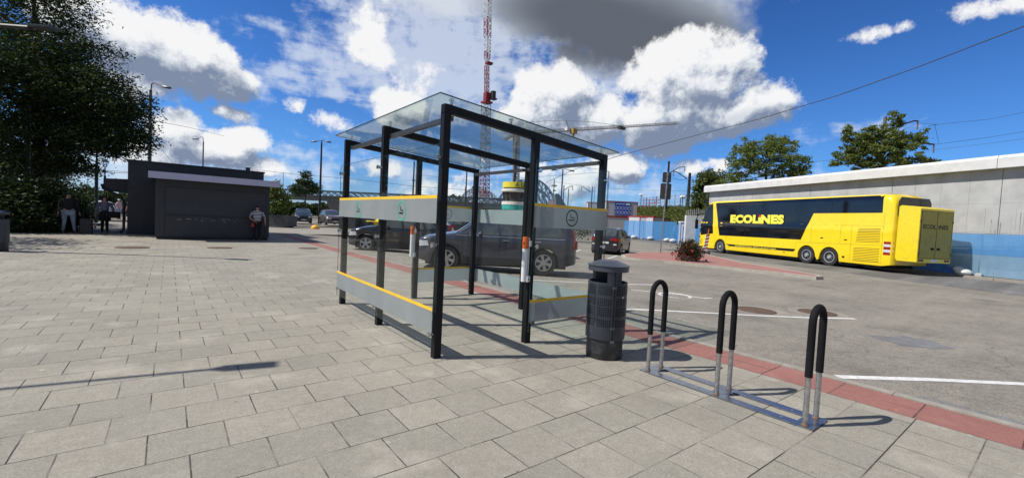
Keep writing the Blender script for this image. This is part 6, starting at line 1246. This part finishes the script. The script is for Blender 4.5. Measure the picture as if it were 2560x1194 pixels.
# lamps whose arms reach in from outside the frame; they also throw the long shadows on the paving
def arm_lamp(tip, root_, z, poleb, lab, paddle=False, grp='street lamps'):
    t = thing('street_lamp', lab, 'street lamp', (poleb[0], poleb[1], 0), 0, grp); o = Vector((*poleb, 0)); tp = Vector((*tip, z)) - o; rt_ = Vector((*root_, z)) - o; MB().cyl((0, 0, 0), (0, 0, z - .1), .12, .09, 12).build('pole', pole_b, t, smooth=True)
    MB().tube([(0, 0, z - .15), (0, 0, z - .02), rt_ * .2 + Vector((0, 0, z)) * .8, rt_], .028 if paddle else .06, 8).build('arm', pole_b, t, smooth=True); d = (tp - rt_).normalized(); n_ = Vector((-d.y, d.x, 0)) * (.09 if paddle else .17)
    MB().add([rt_ - n_ * .4, rt_ + n_ * .4, rt_ + d * .1 + n_, rt_ + d * .1 - n_, tp + n_, tp - n_] + [p + Vector((0, 0, .05)) for p in (rt_ - n_ * .4, rt_ + n_ * .4, rt_ + d * .1 + n_, rt_ + d * .1 - n_, tp + n_, tp - n_)], [(0, 1, 2, 3), (3, 2, 4, 5), (9, 8, 7, 6), (11, 10, 8, 9), (0, 3, 9, 6), (3, 5, 11, 9), (5, 4, 10, 11), (4, 2, 8, 10), (2, 1, 7, 8), (1, 0, 6, 7)]).build('lamp_head', dark_grey, t)
kt = 1 / math.tan(SUN_EL); sx_, sy_ = SUN_DIR[0] / math.hypot(*SUN_DIR), SUN_DIR[1] / math.hypot(*SUN_DIR)
def lift(x, y, z): return (x + sx_ * z * kt, y + sy_ * z * kt)
z5 = 5.2; arm_lamp(lift(.82, 4.69, z5), lift(.33, 4.80, z5), z5, lift(-2.2, 5.25, z5), 'street lamp outside the left edge whose long shadow crosses the near paving', True)
a5 = at(138, 74, 5.9); b5 = at(75, 70, 5.9); c5 = at(-40, 66, 5.9); arm_lamp((a5.x, a5.y), (b5.x, b5.y), 5.9, (c5.x - 1.0, c5.y + .5), 'dark lamp head reaching in from the left edge in front of the large tree')

# ------------------------------------------------------------------ sign pole, barrier, flowers, dome, bins
q = at(1651, 631, -.02); SPn = thing('sign_post', 'steel pole on the traffic island carrying two rounded sign backs', 'sign post', (q.x, q.y, -.02)); top = zat(1659, 428, q.x, q.y); lean = Vector((RT.x, RT.y, 0)).normalized() * .14
MB().cyl((0, 0, 0), lean + Vector((0, 0, top)), .038, n=12).build('pole', steel, SPn, smooth=True)
def plate(px0, py0, px1, py1, nm):
    z1 = zat((px0 + px1) / 2, py0, q.x, q.y); z0 = zat((px0 + px1) / 2, py1, q.x, q.y); hw = (px1 - px0) / 2 * 25.6 / 1100; b = .06; e = Vector((RT.x, RT.y, 0)).normalized(); nrm = Vector((FW.x, FW.y, 0)).normalized(); c = lean * ((z0 + z1) / 2 / top) + nrm * .06; poly = [(-hw + b, z0), (hw - b, z0), (hw, z0 + b), (hw, z1 - b), (hw - b, z1), (-hw + b, z1), (-hw, z1 - b), (-hw, z0 + b)]
    mb = MB(); vs = [c + e * u + Vector((0, 0, z)) + nrm * o for o in (0, .025) for u, z in poly]; mb.add(vs, [tuple(range(8)), tuple(range(15, 7, -1))] + [(i, 8 + i, 8 + (i + 1) % 8, (i + 1) % 8) for i in range(8)]); s = mb.build('sign_plate', mat('sign_back', (.075, .078, .082), .55, .3, var=.1), SPn)
    for zz in (z0 + (z1 - z0) * .25, z0 + (z1 - z0) * .75): cc = lean * (zz / top); MB().box(cc.x - .05, cc.x + .05, cc.y - .05, cc.y + .05, zz - .02, zz + .02).build('clamp', steel, s)
plate(1648, 429, 1671, 455, 'upper'); plate(1645, 457, 1674, 497, 'lower')
q = at(1761, 632, -.13); BB = thing('barrier_board', 'leaning red and white striped barrier board beside the coach front', 'barrier board', (q.x, q.y, -.11), R(-45)); 
MB().box(-.13, .13, -.02, .02, .12, 1.35).build('board', white_p, BB); mb = MB()
for k in range(5): z = .2 + k * .24; mb.add([(-.131, -.0215, z), (.131, -.0215, z + .12), (.131, -.0215, z + .24), (-.131, -.0215, z + .12)], [(0, 1, 2, 3)]).add([(-.131, .0215, z), (.131, .0215, z + .12), (.131, .0215, z + .24), (-.131, .0215, z + .12)], [(3, 2, 1, 0)])
mb.build('red_stripes', red_p, BB); MB().box(-.35, .35, -.18, .18, 0, .10, .02).build('foot', rubber, BB); MB().cyl((0, 0, 1.35), (0, 0, 1.75), .04, n=8).build('marker', orange_p, BB); BB.rotation_euler = (0, R(7), R(-45))
q = at(1722, 652, -.02); FL = thing('flower_bush', 'mound of red flowers and dark grassy leaves on the red traffic island', 'flower bed', (q.x, q.y, -.02))
pts_ = RNG.normal(size=(2600, 3)) * np.array([.26, .26, .24]) + np.array([0, 0, .42]); pts_ = pts_[(pts_[:, 2] > .03)]; leaf_mesh('foliage', pts_, .075, leafmat('dark_flower_leaves', (.02, .03, .012), (.07, .07, .03), (.10, .03, .03)), FL, .35)
bl = MB()
for k in range(380):
    a = random.uniform(0, 2 * math.pi); r = random.uniform(.1, .55); h = random.uniform(.75, 1.15); b0 = Vector((math.cos(a) * r * .3, math.sin(a) * r * .3, .25)); tipp = Vector((math.cos(a) * r, math.sin(a) * r, h)); mid = (b0 + tipp) / 2 + Vector((0, 0, .12)); n_ = Vector((-math.sin(a), math.cos(a), 0)) * .012; bl.add([b0 - n_, b0 + n_, mid + n_, mid - n_, tipp], [(0, 1, 2, 3), (3, 2, 4)])
bl.build('grass_blades', leafmat('purple_grass', (.05, .04, .02), (.16, .12, .06), (.3, .24, .12)), FL)
rd = RNG.normal(size=(260, 3)) * np.array([.34, .34, .2]) + np.array([0, 0, .32]); rd = rd[rd[:, 2] > .04]; leaf_mesh('blossoms', rd, .05, leafmat('red_petals', (.45, .01, .02), (.6, .03, .05), (.7, .2, .25)), FL, .8)
MB().lathe([(.38, 0), (.42, .26), (.36, .26)], 20).build('tub', mat('tub_grey', (.12, .12, .12), .8), FL)
q = at(788, 569, 0); o = MB().sphere((0, 0, 0), .34, 20, 12, (1, 1, .9)).build('dome_bollard', mat('dome_yellow', (.80, .42, .03), .5, var=.1), smooth=True, loc=(q.x * .93, q.y * .93, .05)); tagp(o, 'yellow-orange dome bollard on the paving edge in front of the far cars', 'bollard')
gy = mat('grit_bin_yellow', (.80, .58, .02), .45, var=.08)
for px, py, d, lab, m_ in ((938, 562, 41, 'yellow grit bin behind the black crossover, left one', gy), (975, 558, 42, 'yellow grit bin behind the black crossover, right one', gy), (1160, 552, 60, 'green container behind the shelter rear wall', mat('container_green', (.02, .22, .12), .5)), (1142, 548, 60, 'white container left of the green one behind the shelter', white_p)):
    q = pt(px, py, d); t = thing('grit_bin', lab, 'container', (q.x, q.y, 0), R(-35), 'street containers'); MB().add([(-.55, -.4, .06), (.55, -.4, .06), (.55, .4, .06), (-.55, .4, .06), (-.68, -.5, .8), (.68, -.5, .8), (.68, .5, .95), (-.68, .5, .95)], [(3, 2, 1, 0), (4, 5, 6, 7), (0, 1, 5, 4), (1, 2, 6, 5), (2, 3, 7, 6), (3, 0, 4, 7)]).build('tub', m_, t); MB().add([(-.72, -.56, .80), (.72, -.56, .80), (.72, .54, .97), (-.72, .54, .97), (-.6, -.4, .95), (.6, -.4, .95), (.6, .4, 1.12), (-.6, .4, 1.12)], [(3, 2, 1, 0), (4, 5, 6, 7), (0, 1, 5, 4), (1, 2, 6, 5), (2, 3, 7, 6), (3, 0, 4, 7)]).build('lid', m_, t); MB().box(-.5, .5, -.3, .3, 0, .06).build('base', rubber, t); MB().box(-.70, -.682, -.25, .1, .5, .72).build('latch', rubber, t)
# railings by the car park
t = thing('railing', 'low black bar railings with red flowers behind, left of the grey hatchback', 'railing', (0, 0, 0)); a = pt(1425, 606, 38); b = pt(1482, 610, 36); c = pt(1300, 590, 46); mb = MB(); rl = MB(); 
for p, q in ((c, a), (a, b)):
    p = Vector((p.x, p.y, -.1)); q = Vector((q.x, q.y, -.1)); n = int((q - p).length / .16)
    for k in range(n): r = p.lerp(q, k / n); mb.box(r.x - .012, r.x + .012, r.y - .012, r.y + .012, .0, 1.15)
    for z in (.12, 1.1): rl.tube([p + Vector((0, 0, z)), q + Vector((0, 0, z))], .025, 6)
tagp(mb.build('bars', pole_b, t), kind='stuff'); rl.build('rails', pole_b, t)
q = pt(1445, 590, 41); rd = RNG.normal(size=(500, 3)) * np.array([.6, .6, .35]) + np.array([q.x, q.y, .8]); FB = leaf_mesh('flower_bush', rd, .09, leafmat('red_mix', (.03, .05, .02), (.06, .09, .03), (.5, .05, .04)), None, .6); tagp(FB, 'blurred reddish flower bush behind the black railings', 'flower bed')

# ------------------------------------------------------------------ footbridge, arch bridge, tower, cranes
steel_d = mat('bridge_steel', (.045, .05, .06), .6); conc_d = mat('bridge_concrete', (.14, .145, .14), .8, var=.15)
A_ = pt(560, 500, 84); B_ = pt(1300, 500, 78); A_.z = B_.z = 0; dv = (B_ - A_); ln_ = dv.length; un = dv.normalized(); BRG = thing('footbridge', 'grey footbridge with a dark lattice railing running behind the lamp posts', 'bridge', (A_.x, A_.y, 0), math.atan2(un.y, un.x))
MB().box(0, ln_, -1.5, 1.5, 3.45, 4.15).build('deck', conc_d, BRG); MB().box(0, ln_, -1.75, 1.75, 4.16, 4.4).build('edge_beam', steel_d, BRG)
for y in (-1.7, 1.7):
    mb = MB(); mb.bar((0, y, 5.25), (ln_, y, 5.25), .14); k = 0
    while k < ln_ - 2: mb.bar((k, y, 4.4), (k + 1.15, y, 5.2), .09).bar((k + 1.15, y + .02, 4.4), (k, y + .02, 5.2), .09); k += 1.25
    tagp(mb.build('lattice_railing', steel_d, BRG), kind='stuff')
for f in (.13, .40, .66, .93):
    x = ln_ * f; MB().add([(x - .45, -.6, -.2), (x + .45, -.6, -.2), (x + .45, .6, -.2), (x - .45, .6, -.2), (x - 1.4, -1.2, 3.45), (x + 1.4, -1.2, 3.45), (x + 1.4, 1.2, 3.45), (x - 1.4, 1.2, 3.45)], [(3, 2, 1, 0), (4, 5, 6, 7), (0, 1, 5, 4), (1, 2, 6, 5), (2, 3, 7, 6), (3, 0, 4, 7)]).build('pier', conc_d, BRG)
# steel arch railway bridge
asteel = mat('arch_steel', (.26, .31, .37), .5, .2, var=.15)
def arch(px0, px1, apex, d0, d1, lab, off):
    a = pt(px0, 560, d0); b = pt(px1, 560, d1); a.z = b.z = 0; c = (a + b) / 2; zt = zat((px0 + px1) / 2, apex, c.x, c.y); t = thing('arch_bridge', lab, 'bridge', tuple(a), 0, 'steel arch spans of the railway bridge'); d = b - a; nn = Vector((d.y, -d.x, 0)).normalized()
    for rib, o in ((0, 0), (1, 5)):
        mb = MB(); n = 16; up_ = []; lo_ = []
        for i in range(n + 1): u = i / n; h = 4 * u * (1 - u); up_.append(d * u + nn * o + Vector((0, 0, 1.5 + (zt - 1.5) * (.22 + .78 * h)))); lo_.append(d * u + nn * o + Vector((0, 0, 1.5 + (zt - 1.5) * (.80 * h))))
        for i in range(n): mb.bar(up_[i], up_[i + 1], .55).bar(lo_[i], lo_[i + 1], .6).bar(up_[i], lo_[i], .35); (mb.bar(up_[i], lo_[i + 1], .3) if i % 2 else mb.bar(lo_[i], up_[i + 1], .3))
        for i in range(1, n): mb.bar(lo_[i], Vector((lo_[i].x, lo_[i].y, 1.6)), .25)
        mb.bar(nn * o + Vector((0, 0, 1.6)), d + nn * o + Vector((0, 0, 1.6)), .9); mb.build('arch_rib', asteel, t)
    mb = MB()
    for i in range(3, 14, 2): u = i / 16; h = 4 * u * (1 - u); z = 1.5 + (zt - 1.5) * (.22 + .78 * h); mb.bar(d * u + Vector((0, 0, z)), d * u + nn * 5 + Vector((0, 0, z)), .3)
    mb.build('cross_bracing', asteel, t)
arch(1228, 1378, 450, 150, 170, 'grey steel arch span behind the yellow banded tower', 0); arch(1150, 1262, 474, 190, 175, 'smaller grey steel arch span behind the rear shelter post', 0); arch(1060, 1150, 496, 240, 215, 'farthest grey arch span low behind the shelter', 0)
# round tower with yellow band
d_t = 58; q = pt(1287, 520, d_t); TW = thing('round_tower', 'round white and teal tower with a yellow band behind the shelter', 'tower', (q.x, q.y, 0)); ta = math.atan2(-q.y, -q.x)
def zt_(py): return zat(1287, py, q.x, q.y)
teal = mat('teal_paint', (.04, .42, .34), .5); cream = mat('cream_render', (.72, .70, .62), .6); rr_ = 38 * d_t / 1100 * .87
MB().lathe([(rr_ * .6, 0), (rr_ * .6, zt_(530))], 28).build('shaft', cream, TW, smooth=True)
MB().lathe([(rr_ * .85, zt_(527)), (rr_ * .97, zt_(524)), (rr_, zt_(513))], 32).build('base_ring', teal, TW, smooth=True); MB().lathe([(rr_ * 1.02, zt_(512.8)), (rr_ * 1.02, zt_(505))], 32).build('lower_ring', cream, TW, smooth=True)
MB().lathe([(rr_ * .80, zt_(504.8)), (rr_ * .94, zt_(482))], 24).build('window_band', mat('tower_glass', (.05, .045, .04), .15), TW, smooth=True); mb = MB()
for k in range(10): a = 2 * math.pi * k / 10 + .2; mb.bar((math.cos(a) * rr_ * .82, math.sin(a) * rr_ * .82, zt_(505)), (math.cos(a) * rr_ * .96, math.sin(a) * rr_ * .96, zt_(482)), .1)
mb.build('window_posts', pole_b, TW); MB().lathe([(rr_ * .96, zt_(481.8)), (rr_ * 1.08, zt_(480)), (rr_ * 1.08, zt_(474)), (rr_ * .8, zt_(472.5))], 32).build('upper_ring', cream, TW, smooth=True)
MB().lathe([(rr_ * .9, zt_(472.3)), (rr_ * .9, zt_(470.6))], 24).build('neck', pole_b, TW); yb = MB().lathe([(rr_ * 1.0, zt_(470.4)), (rr_ * 1.0, zt_(457))], 40).build('yellow_band', mat('band_yellow', (.80, .66, .04), .5), TW, smooth=True)
def wrap(s, a_c, r, z, size, m_, nm):    # letters standing on the curved band
    for i, ch in enumerate(s):
        a = ta + a_c + i * size * .95 / r; c = Vector((math.cos(a), math.sin(a), 0)); tx = Vector((-math.sin(a), math.cos(a), 0)); text(ch, size, m_, TW, mtx(tx, (0, 0, 1), c, c * r + Vector((0, 0, z))), nm, .02, .01)
wrap('AUTOO', -.05, rr_ + .03, zt_(469.0), .78, mat('letter_green', (.02, .14, .09), .5), 'letter')
a = ta - .75; c = Vector((math.cos(a), math.sin(a), 0)); mb = MB(); mb.cyl(c * (rr_ + .01), c * (rr_ + .05), .36, n=20); mb.build('emblem_disc', white_p, TW)
# cranes
def lattice(mb, a, b, w_, n, r, tri=False):
    a = Vector(a); b = Vector(b); d = (b - a).normalized(); u = d.orthogonal().normalized(); u = d.cross(Vector((0, 0, 1))); u = u.normalized() if u.length > .05 else Vector((RT.x, RT.y, 0)).normalized(); v = d.cross(u); cs = [u * w_ / 2 + v * w_ / 2, -u * w_ / 2 + v * w_ / 2, -u * w_ / 2 - v * w_ / 2, u * w_ / 2 - v * w_ / 2] if not tri else [u * w_ / 2, -u * w_ / 2, v * w_ * .8 * (1 if v.z > 0 else -1)]
    for c in cs: mb.bar(a + c, b + c, r * 1.4)
    for i in range(n):
        p, q = a.lerp(b, i / n), a.lerp(b, (i + 1) / n)
        for k in range(len(cs)): c0, c1 = cs[k], cs[(k + 1) % len(cs)]; mb.bar(p + c0, q + c1, r) if i % 2 else mb.bar(p + c1, q + c0, r); mb.bar(p + c0, p + c1, r)
cr_w = mat('crane_white', (.62, .62, .62), .5); cr_r = mat('crane_red', (.22, .012, .014), .6); cr_g = mat('crane_grey', (.22, .22, .22), .6); d = 150
CR = thing('tower_crane', 'tall crane with a vertical red and white lattice jib rising out of the top', 'crane', tuple(pt(1208, 560, d))); o_ = pt(1208, 560, d)
def cpart(nm, p, q, w_, n, m_, r=.12): mb = MB(); lattice(mb, pt(*p, d) - o_, pt(*q, d) - o_, w_, n, r); mb.build(nm, m_, CR)
cpart('mast_section', (1210, 560), (1211, 490), 2.3, 6, cr_g); cpart('mast_section', (1211, 490), (1212, 430), 2.3, 6, cr_r); cpart('mast_section', (1212, 430), (1215, 262), 2.3, 14, cr_g, .13)
for p, q, m_, n, w_ in (((1217, 238), (1217, 165), cr_r, 7, 1.1), ((1217, 165), (1218, 148), cr_w, 2, 1.2), ((1218, 148), (1218.3, 128), cr_r, 2, 1.4), ((1218.3, 128), (1218.6, 92), cr_w, 4, 1.6), ((1218.6, 92), (1219, 45), cr_r, 5, 1.7), ((1219, 45), (1219.5, 0), cr_w, 5, 1.75), ((1219.5, 0), (1220, -60), cr_r, 6, 1.7)): cpart('jib_section', p, q, w_, n, m_, .11)
c = pt(1217, 250, d) - o_; MB().box(c.x - 1.5, c.x + 1.5, c.y - 1.5, c.y + 1.5, c.z - 1.2, c.z - .6).box(c.x - .9, c.x + .9, c.y - .9, c.y + .9, c.z - .6, c.z + 2.4).build('slewing_unit', cr_r, CR); v = Vector((RT.x, RT.y, 0)).normalized(); e = c + v * 2.2; MB().box(e.x - 1.0, e.x + 1.0, e.y - .9, e.y + .9, e.z + .2, e.z + .7).box(e.x - .8, e.x + .5, e.y - .7, e.y + .7, e.z + .7, e.z + 3.0).build('machinery', mat('crane_dark', (.03, .03, .03), .6), CR)
e = c + Vector((0, 0, 12.3)); MB().box(e.x - .9, e.x + 1.3, e.y - .8, e.y + .8, e.z - .3, e.z + .4).build('collar_frame', cr_r, CR)
d = 260; o_ = pt(1290, 560, d); CR = thing('tower_crane', 'distant grey crane with a long horizontal jib over the shelter roof', 'crane', tuple(o_))
cpart('mast', (1289, 560), (1291, 336), 2.6, 34, cr_g, .26); mb = MB(); lattice(mb, pt(1291, 336, d) - o_, pt(1560, 319, d) - o_, 1.9, 60, .15, True); mb.build('jib', cr_g, CR); mb = MB(); lattice(mb, pt(1560, 319, d) - o_, pt(1695, 310, d) - o_, 1.5, 34, .12, True); mb.build('jib_tip', cr_g, CR); mb = MB(); lattice(mb, pt(1291, 336, d) - o_, pt(1262, 352, d) - o_, 1.6, 8, .22, True); mb.build('counter_jib', cr_g, CR)
MB().tube([pt(x, y, d) - o_ for x, y in ((1315, 306), (1360, 303), (1414, 301), (1480, 305), (1560, 316))], .13, 5).tube([pt(1414, 301, d) - o_, pt(1424, 325, d) - o_], .3, 5).tube([pt(1315, 306, d) - o_, pt(1350, 318, d) - o_, pt(1400, 330, d) - o_], .1, 5).build('pendant_lines', cr_g, CR)
c = pt(1434, 328, d) - o_; MB().box(c.x - 1.6, c.x + 1.6, c.y - 1.4, c.y + 1.4, c.z - 1.5, c.z + 1.4).cyl(c - Vector((0, 0, 1.5)), c - Vector((0, 0, 3.4)), .5, n=8).build('trolley', mat('crane_ochre', (.36, .22, .05), .6), CR); c = pt(1420, 324, d) - o_; MB().box(c.x - 1.8, c.x + 1.8, c.y - 1.2, c.y + 1.2, c.z - .8, c.z + 1.0).build('winch_house', cr_w, CR); c = pt(1554, 319, d) - o_; MB().box(c.x - 2.6, c.x + 2.6, c.y - 1, c.y + 1, c.z - 1.0, c.z + .6).build('counterweight', mat('crane_dark', (.03, .03, .03)), CR)
# site floodlight mast and dark gable far off
q = pt(1382, 520, 75); t = thing('floodlight_mast', 'floodlight mast with a pale panel seen through the right shelter panel', 'floodlight', (q.x, q.y, 0)); zt = zat(1382, 448, q.x, q.y); MB().cyl((0, 0, 0), (0, 0, zt), .09, n=8).build('mast', pole_g, t); v = Vector((RT.x, RT.y, 0)).normalized(); c = Vector((0, 0, zat(1382, 464, q.x, q.y))); MB().add([c + v * a + Vector((0, 0, z)) + Vector((FW.x, FW.y, 0)) * y for y in (0, .3) for a, z in ((-.5, -.15), (.45, -.15), (.55, .15), (-.4, .15))], [(3, 2, 1, 0), (4, 5, 6, 7), (0, 1, 5, 4), (1, 2, 6, 5), (2, 3, 7, 6), (3, 0, 4, 7)]).build('panel', mat('panel_beige', (.45, .42, .33), .5), t)
for px, py in ((1374, 483), (1386, 476)): c = pt(px, py, 75) - Vector((q.x, q.y, 0)); MB().box(c.x - .3, c.x + .3, c.y - .1, c.y + .1, c.z - .1, c.z + .1).build('lamp_head', dark_grey, t)
q = pt(1390, 540, 130); t = thing('pitched_building', 'dark slate pyramid roof far behind the right shelter panel', 'building', (q.x, q.y, 0)); w_ = 18 * 130 / 1100; z0 = zat(1385, 515, q.x, q.y); z1 = zat(1385, 484, q.x, q.y)
MB().box(-w_, w_, -w_, w_, 0, z0).build('wall', cream, t); MB().add([(-w_, -w_, z0), (w_, -w_, z0), (w_, w_, z0), (-w_, w_, z0), (-.8, 0, z1), (.8, 0, z1)], [(3, 2, 1, 0), (0, 1, 5, 4), (2, 3, 4, 5), (1, 2, 5), (3, 0, 4)]).build('roof', mat('slate', (.05, .055, .065), .6), t)
q = pt(1380, 516, 70); o = MB().cyl((0, 0, 0), (.08, .02, 0), .85, n=28).build('round_sign', mat('sign_red_disc', (.45, .04, .05), .5), loc=tuple(q)); o.rotation_euler = (0, 0, R(-50)); tagp(o, 'red disc just above the yellow stripe in the right shelter panel', 'sign')
# small lamps on the bank
for px, py, d, lab in ((1601, 487, 95, 'twin white lamp on a thin mast above the blue safety board'), (1705, 492, 66, 'small pale lamp on a short mast left of the railway mast')):
    q = pt(px, 522, d); t = thing('mast_lamp', lab, 'lamp', tuple(q)); h = zat(px, py, q.x, q.y) - q.z; MB().cyl((0, 0, -.5), (0, 0, h), .07, n=6).build('mast', pole_g, t); MB().sphere((.25, 0, h), .25, 10, 6).sphere((-.3, 0, h), .25, 10, 6).build('lamp', white_p, t)
